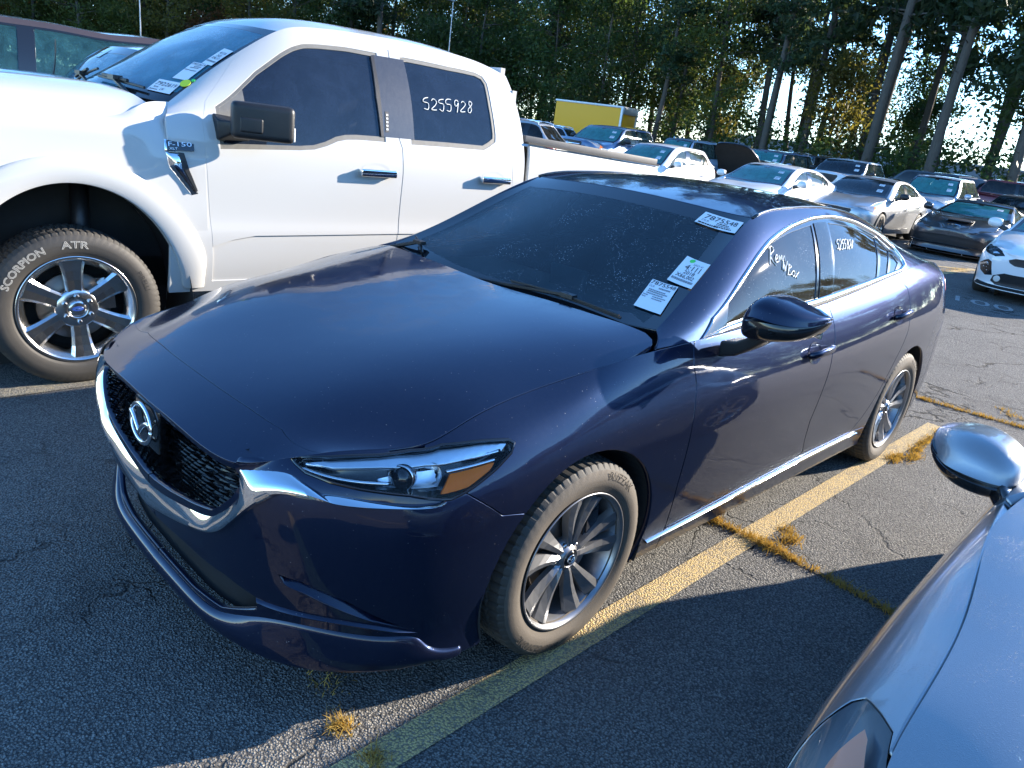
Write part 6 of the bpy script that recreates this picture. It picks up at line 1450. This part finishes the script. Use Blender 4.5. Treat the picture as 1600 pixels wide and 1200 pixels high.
def car(name, typ, label, cat, loc, heading, mat, group=None, glass_m='screen_teal', side_m='side_bg', rim='silver', face='std', labels=2, h=.10, hood_open=0.0, roofbars=False, over=None, mirrors='body', fascia=None):
    sp = dict(TYPES[typ]); sp.update(over or {})
    x, y = loc
    root = thing(name, label, cat, (x, y, float(lot_height(x, y))), math.radians(heading), group)
    S = Surf(warp(sedan_side(), sp), nu=150, nv=60); hn, A = house_net(sp); H = Surf(hn, nu=110, nv=50)
    w = sp['w'] / 2; full = [(0, 0), (1, 0), (1, 1), (0, 1)]; Z0 = lambda uv: uv[0] < 1e-3
    r = sp['r']; wb = sp['wb']; aF = zcirc(S, .005, r, r * 1.14, 28); aR = zcirc(S, -wb, r, r * 1.14, 28)
    gf, gb, gc = U['gapf'], U['gapb'], U['gapc']; body = mat
    hl = U['hl']; gh = U['ghole']; ih = U['inhole']
    front = np.vstack([[[0, 0]], [[U['fb'][0, 0], 0]], [[gf[-1, 0], 0]], gf[::-1], top_run(gf[0, 0], 0, 24)])
    qp_end = 1.0
    for s, sd in ((1, 'L'), (-1, 'R')):
        pass
    if face == 'custom': hl = S.find(np.array(fascia['lamp']), (.3, 1, 1))
    nose_holes = [aF, hl] + ([gh, ih] if face != 'custom' else [])
    patch('front_body', S, front, body, root, holes=nose_holes, side='B', h=h * .8, gap=.003, seam=Z0, flange=.03)
    for s, sd in ((1, 'L'), (-1, 'R')):
        lamp = patch('headlight', S, hl, MAT['lens'] if h < .07 else MAT['lamp_bg'], root, side=sd, h=h * .5, gap=.003, flange=.01)
        if h < .07: patch('lamp_housing', S, hl, MAT['bowl_dark'], lamp, side=sd, off=-.004, puff=-.05, pw=.025, gap=.001, h=.03, flange=0)
        patch('lamp_core', S, hl[6:14] if face != 'custom' else S.find(np.array(fascia['core']), (.3, 1, 1)), MAT['amber'] if h >= .07 else MAT['bowl'], lamp, side=sd, off=.001 if h >= .07 else -.02, gap=.006, h=h * .4, flange=0)
        sill_u = np.vstack([gf[-1:], [[gf[-1, 0], 0]], [[gc[-1, 0], 0]], gc[-1:], gb[-1:]])
        patch('sill', S, sill_u, MAT['under'] if typ in ('suv', 'bigsuv', 'pickup') else body, root, side=sd, h=h, gap=.002)
        d1 = patch('front_door', S, np.vstack([gf, gb[::-1], top_run(gb[0, 0], gf[0, 0], 8)]), body, root, side=sd, h=h, gap=.004)
        d2 = patch('rear_door', S, np.vstack([gb, gc[::-1], top_run(gc[0, 0], gb[0, 0], 8)]), body, root, side=sd, h=h, gap=.004)
        patch('quarter_panel', S, np.vstack([gc, [[gc[-1, 0], 0]], [[1, 0], [1, 1]], top_run(1, gc[0, 0], 16)]), body, root, holes=[aR, U['tl']], side=sd, h=h, gap=.003, seam=lambda uv: uv[0] > .999)
        patch('taillight', S, U['tl'], MAT['red_lens'], root, side=sd, h=h * .6, off=.003, gap=.002, flange=.03)
        for dr, gg in ((d1, gb), (d2, gc)):
            p = S.at(gg[2:3] + [-.012, -.10 if typ != 'coupe' else -.05], .03)[0]; p[1] *= s
            m = MB(); m.box(p + (.02, 0, 0), (.17, .025, .026)); m.build('door_handle', MAT['chrome'] if typ == 'pickup' else body, dr)
        b = MB(); 
        for xx in (.005, -wb): b.lathe([(r * 1.17, w * .96 * s), (r * 1.17, w * .62 * s)], 24, ang=(-.3, PI + .3)); b.lathe([(r * 1.17, w * .62 * s), (.02, w * .62 * s)], 20); V = b.V; V[-1] += np.array([xx, 0, r]); V[-2] += np.array([xx, 0, r])
        b.build('wheel_arch_liner', MAT['liner'], root)
        for xx in (0, -wb): bg_wheel(root, xx, s * (w - .335 * r), r, r, rim)
        # cabin sides
        if sp.get('box'):
            zt = .80; uB, uC = (.43, .70) if not sp.get('bed') else (.50, .90)
            wf = np.array([(.12, .07), (.20, .40), (.29, zt - .03), (.33, zt), (uB - .012, zt), (uB - .012, .07)]); wr = np.array([(uB + .022, .07), (uB + .022, zt), (uC - .012, zt), (uC - .012, .07)])
            wins = [wf, wr] + ([np.array([(uC + .018, .07), (uC + .018, zt), (.86, zt - .04), (.93, .10)])] if not sp.get('bed') else [])
            dlo = np.array([(.085, .03), (.19, .45), (.28, zt + .03), (.33, zt + .05), (wins[-1][2, 0] + .01, zt + .03), (wins[-1][3, 0] + .02, .03)])
        else:
            wins = [U['wf'], U['wr'], U['wq']]; dlo = U['DLI']
            if typ == 'coupe': wins = [np.array([(.10, .06), (.2, .45), (.30, .75), (.42, .82), (.60, .70), (.72, .30), (.74, .06)])]; dlo = np.array([(.08, .02), (.2, .55), (.29, .80), (.42, .87), (.62, .74), (.76, .30), (.77, .02)])
        patch('roof_rail', H, full, body, root, holes=[dlo], side=sd, h=h, gap=0, flange=.02)
        fr = patch('window_frame', H, dlo, MAT['gloss'], root, holes=wins, side=sd, off=-.003, h=h, flange=.01, gap=-.002)
        for wn in wins: patch('side_window', H, wn, MAT[side_m], root, side=sd, off=-.008, h=h * 1.3, gap=-.004, flange=0)
        if mirrors is None: continue
        # mirror
        mx, mz = sp['xc'] - .33, sp['zc'] + .10; my = s * (w + .12)
        m = MB(); loft(m, [[(mx + a * fx, my + s * dy, mz + b_ * fz) for a, b_ in ((1, .1), (.75, .85), (0, 1), (-.7, .9), (-.8, 0), (-.7, -.9), (0, -1), (.8, -.75))] for dy, fx, fz in ((-.11, .05, .05), (-.085, .10, .075), (0, .115, .085), (.075, .09, .075), (.11, .04, .04))])
        o = m.build('door_mirror', body if mirrors == 'body' else MAT['black'], root, smooth=True); fix_normals(o); subsurf(o, 1)
        m = MB(); m.tube([(mx, s * (w - .08), mz - .09), (mx, my - s * .05, mz - .04)], [.04, .03], 6); m.build('mirror_foot', MAT['black'], o)
    # front details
    if face == 'custom':
        for nm, mt, pts, off, puff in fascia['pieces']:
            q = S.find([(.9 * sp['fo'] / .96, yy, zz) for yy, zz in pts], (.05, 1, 1)); mid = min(p[0] for p in pts) <= .001
            for sd in (('B',) if mid else ('L', 'R')): patch(nm, S, q, MAT[mt] if mt in MAT else body, root, side=sd, off=off, puff=puff, pw=.015, h=h * .5, flange=max(.006, abs(off)), seam=Z0)
    else:
        gb_ = np.vstack([U['gin'] + [.004, -.01], [[0, U['gin'][-1, 1] - .02], [0, 1.0], [U['gin'][0, 0] + .004, 1.0]]])
        g = patch('grille', S, gb_, MAT['black'], root, side='B', off=-.03, h=h, flange=0, seam=Z0)
        if face == 'bars':
            for k in range(3):
                z = S.at([[0, .52 + .13 * k]])[0]; m = MB(); m.box((z[0] - .012, 0, z[2]), (.02, w * 1.0, .045)); bevel(m.build('grille_bar', MAT['chrome'] if k != 1 else body, g), .006, 1)
        patch('intake_back', S, np.vstack([ih[:4] + [0, .03], ih[4:8] - [0, .03], [[0, ih[7, 1] - .03], [0, ih[0, 1] + .03]]]), MAT['black'], root, side='B', off=-.05, h=h, flange=0, seam=Z0)
        p = S.at([[0, .80]], .004)[0]; m = MB(); t = np.linspace(0, 2 * PI, 17); m.tube(np.stack([p[0] + 0 * t, p[1] + .06 * np.cos(t), p[2] + .035 * np.sin(t)], 1), .008, 6); m.build('emblem', MAT['chrome'], root)
    HO = Surf(warp(sym_net(HOOD), sp), nu=90, nv=90)
    if hood_open:
        hd = patch('hood', HO, full, body, root, h=h, gap=.004, flange=.04)
        hi = patch('hood_liner', HO, full, MAT['liner'], hd, h=h, off=-.045, gap=.02, flange=.005)
        piv = Vector(HO.at([[1, .5]])[0]); hd.matrix_local = Matrix.Translation(piv) @ Matrix.Rotation(-hood_open, 4, 'Y') @ Matrix.Translation(-piv)
        m = MB(); m.box((.35, 0, sp['zc'] - .22), (.9, w * 1.4, .2)); m.build('engine_bay', MAT['under'], root)
    else: patch('hood', HO, full, body, root, h=h, gap=.003, flange=.02)
    # glass and roof between the rails
    E = [np.array(a) for a in A]
    HEt = H.at(np.stack([np.linspace(0, 1, 60), np.ones(60)], 1))
    us = H.ku
    def edge(i0, i1, n): return H.at(np.stack([np.linspace(us[i0], us[i1], n), np.ones(n)], 1))
    Wn = Surf(span(edge(0, 3, 5), [.0, .005, .014, .022, .024], [.10, .09, .08, .07, .06]), nu=60, nv=60)
    patch('windshield_border', Wn, full, MAT['frit'], root, holes=[np.array([(.10, .05), (.06, .5), (.10, .95), (.90, .93), (.88, .5), (.90, .07)])], h=h, off=-.001, flange=.006, gap=.002)
    ws = patch('windshield', Wn, [(.08, .03), (.04, .5), (.08, .97), (.93, .95), (.93, .05)], MAT[glass_m], root, h=h, off=-.004, flange=0)
    lw = [(.60, .84, .12, .09), (.28, .86, .15, .09), (.78, .80, .08, .10)]
    for k in range(labels):
        u0, v0, du, dv = lw[k]; v0 = 1 - v0
        q = np.array([(u0 + du, v0 + dv), (u0 + du, v0), (u0, v0), (u0, v0 + dv)])
        label_on(Wn, q, [('#', .1, .6, .25, .8, MAT['ink_grey']), ('#', .1, .2, .15, .6, MAT['ink_grey'])] if h < .12 else [], MAT['paper'], ws, off=.004)
    q = np.array([(.93, .46), (.80, .47), (.80, .53), (.93, .54)]); patch('mirror_mount', Wn, q, MAT['frit'], ws, off=.001, h=h, flange=.004)
    ir = 7
    R = Surf(span(edge(3, ir, 7), [.024, .032, .036, .036, .034, .030, .026], [.06, .02, 0, 0, 0, 0, 0]), nu=70, nv=50); patch('roof', R, full, body, root, h=h, gap=.002, flange=.02)
    Bk = Surf(span(edge(ir, 10, 5), [.026, .024, .02, .016, .012], [0, -.02, -.04, -.05, -.06]), nu=60, nv=50)
    patch('rear_window', Bk, [(.08, .06), (.08, .94), (.9, .95), (.9, .05)], MAT['tint'], root, h=h, off=-.004, flange=0); patch('rear_frame', Bk, full, body, root, holes=[np.array([(.08, .06), (.08, .94), (.9, .95), (.9, .05)])], h=h, flange=.02)
    # deck behind the cabin
    ud = np.linspace(S.find([(sp['xb'], w * .8, sp['zr'])])[0, 0], .985, 7); De = S.at(np.stack([ud, np.ones(7)], 1))
    if sp.get('bed'):
        b = MB(); b.box(((sp['xb'] + sp['tail']) / 2, 0, sp['zr'] - .06), (abs(sp['tail'] - sp['xb']) - .16, w * 1.66, .03)); b.build('bed_cover', MAT['black'], root)
        b = MB(); b.box((sp['xb'] - .01, 0, sp['zr'] - .2), (.04, w * 1.7, .5)); b.build('cab_back', body, root)
    else:
        D = Surf(span(De, [.01, .015, .015, .012, .01, .006, .003], 0), nu=40, nv=40); patch('trunk_lid', D, full, body, root, h=h, gap=.002, flange=.02)
    b = MB(); b.box((-wb / 2, 0, sp['zb'] + .10), (wb + 1.0, w * 1.3, .14)); b.box((-wb / 2 - .2, 0, sp['zb'] + .30), (wb - .8, w * 1.9, .20)); b.build('underbody', MAT['under'], root)
    b = MB()
    for yy in (.38, -.38): seat_geo(b, sp['xw'] - .35, yy * w / .92, sp['zc'] - .56)
    seat_geo(b, sp['xw'] - 1.2, 0, sp['zc'] - .60, 1.2, .5); b.box((sp['xc'] - .30, 0, sp['zc'] - .10), (.5, w * 1.55, .14)); b.build('seats', MAT['seat'], root)
    if roofbars:
        for s in (1, -1):
            e = edge(4, ir, 9) + (0, -.03, .05); e[:, 1] *= s; m = MB(); m.tube(np.vstack([e[:1] - (0, 0, .05), e, e[-1:] - (0, 0, .05)]), .016, 6); m.build('roof_rail_bar', MAT['chrome_trim'], root)
    root['_dims'] = ''
    del root['_dims']
    return root, S, H, sp
MAT['screen_teal'] = glass('dewy teal windscreen', (.30, .48, .46), dew=1.5, dewc=(.08, .42, .41), rough=.04, trans=.55, patchy=3.0)
MAT['screen_dark'] = glass('dark windscreen', (.10, .13, .15), dew=.22, dewc=(.10, .14, .18), rough=.03, trans=.3)
MAT['side_bg'] = glass('dewy green side glass', (.22, .30, .26), dew=.70, dewc=(.20, .27, .22), rough=.05, trans=.45, patchy=.7)
MAT['side_teal'] = glass('teal side glass', (.45, .65, .65), dew=.75, dewc=(.06, .20, .23), rough=.03, trans=.5)
MAT['side_clear'] = glass('clear side glass', (.45, .60, .58), dew=.45, dewc=(.20, .30, .30), rough=.03, trans=.5)
MAT['lamp_bg'] = plain('headlamp', (.42, .43, .44), .16, spec=.8, coat=.8, var=.9, vscale=14, gradec=(.06, .06, .065))
MAT['bowl_dark'] = plain('dark lamp bowl', (.10, .10, .105), .25, .6)
wht = bg_paint('white', (.78, .78, .78)); sil = bg_paint('silver', (.50, .51, .52), .7); gry = bg_paint('grey', (.17, .175, .18), .6); blu = bg_paint('blue', (.10, .16, .27), .5); blk = bg_paint('black', (.012, .012, .014), .2); red = bg_paint('red', (.16, .010, .012), .4); icy = bg_paint('pale blue', (.42, .50, .60), .4); drk = bg_paint('dark brown', (.050, .030, .026), .3); vet = bg_paint('charcoal', (.030, .032, .040), .6)
GL = 'cars and trucks waiting in the rows behind the sedan'
CARS = []
def at_px(*a): pass
car('parked_hatchback', 'hatch', 'white hatchback parked just past the pickup bed', 'car', (-14.78, -10.06), 2, wht, GL, over=dict(H=1.55))
car('parked_sedan', 'sedan', 'white sedan with teal windscreen behind the roof of the navy sedan', 'car', (-14.28, -6.51), -1, wht, GL)
car('parked_sedan', 'sedan', 'silver sedan with dark windscreen and black mirror', 'car', (-16.98, -5.17), 1, sil, GL, glass_m='screen_dark', mirrors='black', h=.08)
vf = dict(lamp=[(.78, .62, .70), (.62, .70, .765), (.40, .78, .80), (.36, .80, .775), (.55, .78, .70), (.72, .70, .655)], core=[(.70, .65, .72), (.55, .72, .765), (.52, .75, .74), (.65, .70, .70)],
          pieces=[('grille', 'black', [(0, .29), (0, .47), (.45, .46), (.66, .43), (.72, .36), (.62, .29)], .004, -.004), ('side_intake', 'black', [(.74, .30), (.76, .44), (.86, .46), (.86, .30)], .004, -.003), ('intake_bar', 'gloss', [(0, .26), (0, .285), (.78, .285), (.8, .26)], .02, .01)])
vr, vS, vH, vsp = car('sports_car', 'coupe', 'dark charcoal sports car with low front splitter and black hood vent', 'car', (-17.77, -2.75), 1, vet, GL, h=.065, labels=1, rim='black', face='custom', fascia=vf)
b = MB(); b.box((.30, 0, .835), (.30, .52, .012), m=0); o = bevel(b.build('hood_vent', MAT['black'], vr), .005); o.rotation_euler = (0, .10, 0)
b = MB(); b.tube(curve([(.80, .13, .695), (.78, .06, .70), (.76, 0, .71)], 6), .012, 5); b.tube(curve([(.80, -.13, .695), (.78, -.06, .70), (.76, 0, .71)], 6), .012, 5); b.box((.775, 0, .712), (.07, .05, .014)); b.build('emblem', MAT['chrome'], vr)
b = MB(); pts = [(.99, -.62), (1.06, 0), (.99, .62), (.70, .93), (.20, .96), (.20, -.96), (.70, -.93)]
b.add([(x, y, .10) for x, y in pts] + [(x, y, .085) for x, y in pts], [tuple(range(7))[::-1], tuple(range(7, 14))] + [(i, (i + 1) % 7, 7 + (i + 1) % 7, 7 + i) for i in range(7)]); b.build('front_splitter', MAT['gloss'], vr)
for yy in (-.74, -.36, .36, .74):
    b = MB(); b.tube([(1.0 - .25 * abs(yy), yy, .10), (.95 - .22 * abs(yy), yy * .97, .36)], .008, 6); b.build('splitter_rod', MAT['chrome'], vr)
kf = dict(lamp=[(.62, .50, .66), (.60, .56, .71), (.52, .68, .745), (.36, .78, .765), (.28, .81, .755), (.36, .82, .71), (.50, .76, .655), (.60, .62, .63)], core=[(.56, .58, .68), (.50, .68, .72), (.42, .73, .72), (.52, .68, .665)],
          pieces=[('grille', 'black', [(0, .545), (0, .665), (.36, .655), (.44, .62), (.42, .585), (.34, .55)], .004, -.003), ('corner_intake', 'gloss', [(.60, .36), (.66, .55), (.72, .575), (.84, .50), (.80, .40), (.70, .34)], .003, -.003), ('intake_trim', 'chrome', [(.70, .515), (.72, .535), (.83, .485), (.82, .465)], .012, .006),
                  ('lower_grille', 'black', [(0, .235), (0, .42), (.44, .42), (.58, .36), (.60, .28), (.52, .235)], .004, -.003), ('fog_lamp', 'led', [(.52 + .045 * math.cos(a), .325 + .045 * math.sin(a)) for a in np.linspace(0, 2 * PI, 14, endpoint=False)], .010, .006), ('lower_lip', 'under', [(0, .185), (0, .225), (.62, .225), (.80, .24), (.84, .19)], .012, .006)])
car('parked_sedan', 'sedan', 'white compact sedan with round fog lamps cut by the picture edge', 'car', (-12.27, -.03), 3, wht, GL, h=.06, face='custom', fascia=kf, rim='grey', over=dict(zc=.96, H=1.43))
car('parked_suv', 'suv', 'grey estate like SUV showing its red tail lamp beside the white pickup cab', 'SUV', (-13.2, -15.6), -68, sil, GL, glass_m='screen_dark', side_m='tint', roofbars=True, labels=0)
car('parked_pickup', 'pickup', 'grey blue pickup parked in front of the yellow box truck', 'pickup', (-18.13, -14.47), 3, blu, GL, mirrors='black', face='bars')
car('open_hood_car', 'sedan', 'dark car with its black hood standing open', 'car', (-20.3, -10.0), 0, blk, GL, hood_open=math.radians(52), labels=0)
car('parked_suv', 'bigsuv', 'grey blue SUV with two paper labels behind the open hood', 'SUV', (-26.6, -12.9), 1, blu, GL, side_m='side_bg')
car('parked_suv', 'suv', 'blue SUV with silver roof bars between the blue pickup and the open hood', 'SUV', (-26.12, -16.75), 0, icy, GL, roofbars=True, over=dict(H=1.88))
car('parked_suv', 'suv', 'black SUV with roof bars partly hidden left of the white pickup row', 'SUV', (-30.4, -13.3), -2, blk, GL, side_m='tint', roofbars=True, labels=0, over=dict(H=1.95))
car('parked_pickup', 'pickup', 'white extended cab pickup behind the silver sedan', 'pickup', (-26.82, -9.75), 1, wht, GL, glass_m='screen_dark', mirrors='black')
car('parked_suv', 'suv', 'white SUV with bright teal windscreen behind the charcoal sports car', 'SUV', (-24.6, -5.79), 2, icy, GL, over=dict(H=1.72))
car('parked_sedan', 'sedan', 'grey sedan at the right picture edge behind the sports car', 'car', (-26.1, -3.7), 1, gry, GL, glass_m='screen_dark')
car('parked_pickup', 'pickup', 'dark red pickup standing side on under the trees', 'pickup', (-32.6, -3.2), 98, red, GL, side_m='tint')
car('parked_suv', 'bigsuv', 'black truck behind the white pickup seen from its rear corner', 'truck', (-33.2, -9.6), -118, blk, GL, side_m='tint', labels=1)
car('parked_suv', 'suv', 'pale blue SUV roof showing over the grey estate like SUV', 'SUV', (-22.15, -22.57), -70, icy, GL, side_m='tint', roofbars=True, labels=0)
car('parked_suv', 'suv', 'light blue SUV whose sloping windscreen shows behind the white pickup hood', 'SUV', (.06, -5.98), -3, icy, None, glass_m='screen_blue', labels=0, h=.08, over=dict(H=1.86))
car('parked_suv', 'bigsuv', 'dark brown SUV at the upper left behind the light blue one', 'SUV', (1.05, -9.0), -2, drk, None, side_m='side_teal', labels=0, h=.09, over=dict(H=2.02, zc=1.34, zr=1.38))
# the grey pickup bed with a red lamp behind the white sedan
car('parked_pickup', 'pickup', 'grey pickup bed with red tail lamp behind the white sedan', 'pickup', (-24.6, -7.0), 181, gry, GL, side_m='tint', labels=0, over=dict(H=1.5)) if False else None
# yellow box truck
bt = thing('box_truck', 'yellow box truck with pale grey corner posts under the trees', 'truck', (-37.6, -30.2, .17), math.radians(104))
MAT['truck_yellow'] = plain('yellow box panel', (.92, .42, .003), .5, var=.2, vscale=2, gradec=(.80, .36, .01))
b = MB(); b.box((0, 0, 2.0), (4.6, 2.36, 2.40)); bevel(b.build('cargo_box', MAT['truck_yellow'], bt), .03)
for nm, c, d in (('top_rail', (0, 1.19, 3.20), (4.7, .05, .12)), ('top_rail', (0, -1.19, 3.20), (4.7, .05, .12)), ('lower_rail', (0, 1.19, 1.55), (4.6, .04, .10)), ('corner_post', (2.31, 1.16, 2.0), (.14, .14, 2.45)), ('corner_post', (2.31, -1.16, 2.0), (.14, .14, 2.45)), ('corner_post', (-2.31, 1.16, 2.0), (.10, .12, 2.45)), ('front_cap', (2.36, 0, 3.02), (.10, 2.3, .40)), ('top_rail', (2.33, 0, 3.20), (.10, 2.4, .12))):
    b = MB(); b.box(c, d); bevel(b.build(nm, MAT['alu'], bt), .015)
b = MB(); loft(b, [[(2.45, y, .6), (2.45, y, 2.1), (3.2, y, 2.1), (3.7, y, 1.5), (4.3, y, 1.35), (4.4, y, .6)] for y in (-1.0, 1.0)]); fix_normals(b.build('cab', MAT['truck_yellow'], bt))
b = MB(); b.box((0, 0, .68), (5.0, .9, .2)); b.build('chassis', MAT['under'], bt)
for xx in (-1.5, 3.5):
    for yy in (1.0, -1.0): bg_wheel(bt, xx, yy, .42, .42)
# ---------------------------------------------------------------- the silver car beside the photographer
def silver_car():
    X0, Y0 = .12, 2.695
    lamp = [(.359, .831, .779), (.398, .796, .794), (.431, .769, .80), (.50, .745, .788), (.60, .69, .765), (.68, .63, .745), (.70, .66, .68), (.64, .76, .62), (.55, .83, .60), (.434, .890, .622), (.413, .884, .687), (.384, .866, .733), (.362, .849, .761)]
    core = [(.402, .821, .774), (.432, .803, .777), (.50, .777, .766), (.58, .73, .745), (.58, .78, .68), (.502, .848, .700), (.456, .845, .73)]
    fa = dict(lamp=lamp, core=core, pieces=[('grille', 'black', [(0, .34), (0, .66), (.40, .64), (.46, .52), (.38, .36)], .004, -.003), ('grille_ring', 'chrome', [(0, .665), (0, .69), (.42, .67), (.50, .52), (.40, .33), (0, .31), (0, .335), (.38, .355), (.465, .52), (.405, .645)], .004, .008), ('lower_lip', 'under', [(0, .185), (0, .225), (.62, .225), (.80, .24), (.84, .19)], .012, .006)])
    root, S, H, sp = car('silver_sedan', 'sedan', 'silver car at the lower right seen along its wet hood and headlamp', 'car', (X0, Y0), 0, MAT['silver'], None, glass_m='screen_dark', side_m='tint', labels=0, h=.035, face='custom', fascia=fa, mirrors=None,
                          over=dict(w=1.86, H=1.29, wb=2.38, fo=.97, tail=-2.96, xc=-.47, xw=-1.22, xr=-2.35, xb=-2.80, zb=.18, zc=.955, zr=.97, r=.335, tumble=.46))
    root.location.z = 0
    for o in root.children:
        if o.name.split('.')[0] == 'headlight':
            for c in o.children:
                if c.name.split('.')[0] == 'lamp_core': c.data.materials[0] = MAT['pink_reflector']
                if c.name.split('.')[0] == 'lamp_housing': c.data.materials[0] = MAT['bowl_grey']
    # door mirrors: pale cap over a black base on a raked stalk
    for s in (-1, 1):
        F = np.array([-.30, s * .77, .875])
        m = MB(); loft(m, [[(x, s * y, z) for x, y, z in r] for r in ([(-.30, .74, .90), (-.30, .77, .86), (-.48, .78, .86), (-.50, .74, .90)], [(-.36, .80, .925), (-.36, .82, .885), (-.50, .83, .885), (-.52, .80, .925)], [(-.44, .86, .955), (-.44, .88, .915), (-.55, .88, .915), (-.57, .86, .955)])]); mo = m.build('door_mirror', MAT['gloss'], root); fix_normals(mo); bevel(mo, .012, 3)
        secs = [(.828, .94, .97, -.495, -.55), (.836, .925, .992, -.470, -.575), (.855, .912, 1.012, -.445, -.60), (.90, .905, 1.030, -.430, -.63), (.95, .905, 1.032, -.440, -.65), (1.00, .915, 1.020, -.475, -.665), (1.035, .932, 1.003, -.525, -.67), (1.052, .946, .992, -.565, -.67), (1.060, .960, .982, -.605, -.668)]
        def ring(y, z0, z1, xf, xb, part):
            zc = z0 + (z1 - z0) * .30
            if part == 'cap': D = xf - xb; p = [(xb, zc + .004), (xf + .04 * D, zc + .002), (xf + .01 * D, zc + (z1 - zc) * .15), (xf - .05 * D, zc + (z1 - zc) * .5), (xf - .25 * D, zc + (z1 - zc) * .92), (xf - .5 * D, z1), (xb + .05 * D, zc + (z1 - zc) * .94), (xb, zc + (z1 - zc) * .80)]
            else: D = xf - xb; p = [(xb - .06 * D, zc - .001), (xb - .06 * D, z0 + .008), (xb, z0 - .004), (xf - .35 * D, z0 - .006), (xf - .06 * D, z0 + .002), (xf + .06 * D, z0 + (zc - z0) * .6), (xf + .06 * D, zc - .004), (xf + .02 * D, zc)]
            return [(x, s * y, z) for x, z in p]
        for part, mat, nm in (('cap', MAT['silver'], 'mirror_cap'), ('low', MAT['gloss'], 'mirror_housing')):
            m = MB(); dense_loft(m, [ring(*q, part) for q in secs]); o = m.build(nm, mat, mo, smooth=True); fix_normals(o); o.data.set_sharp_from_angle(angle=math.radians(40))
        m = MB(); m.tube(curve([(-.545, s * 1.045, .968), (-.50, s * 1.02, .955), (-.455, s * .96, .945)], 10), .004, 6); m.build('indicator_strip', MAT['frit'], mo)
    return root
MAT['pink_reflector'] = plain('pinkish lamp reflector', (.95, .36, .20), .6, .0, var=.4, vscale=20, gradec=(1.0, .50, .34))
MAT['bowl_grey'] = plain('grey lamp bowl', (.16, .18, .20), .5, .0)
silver_root = silver_car()
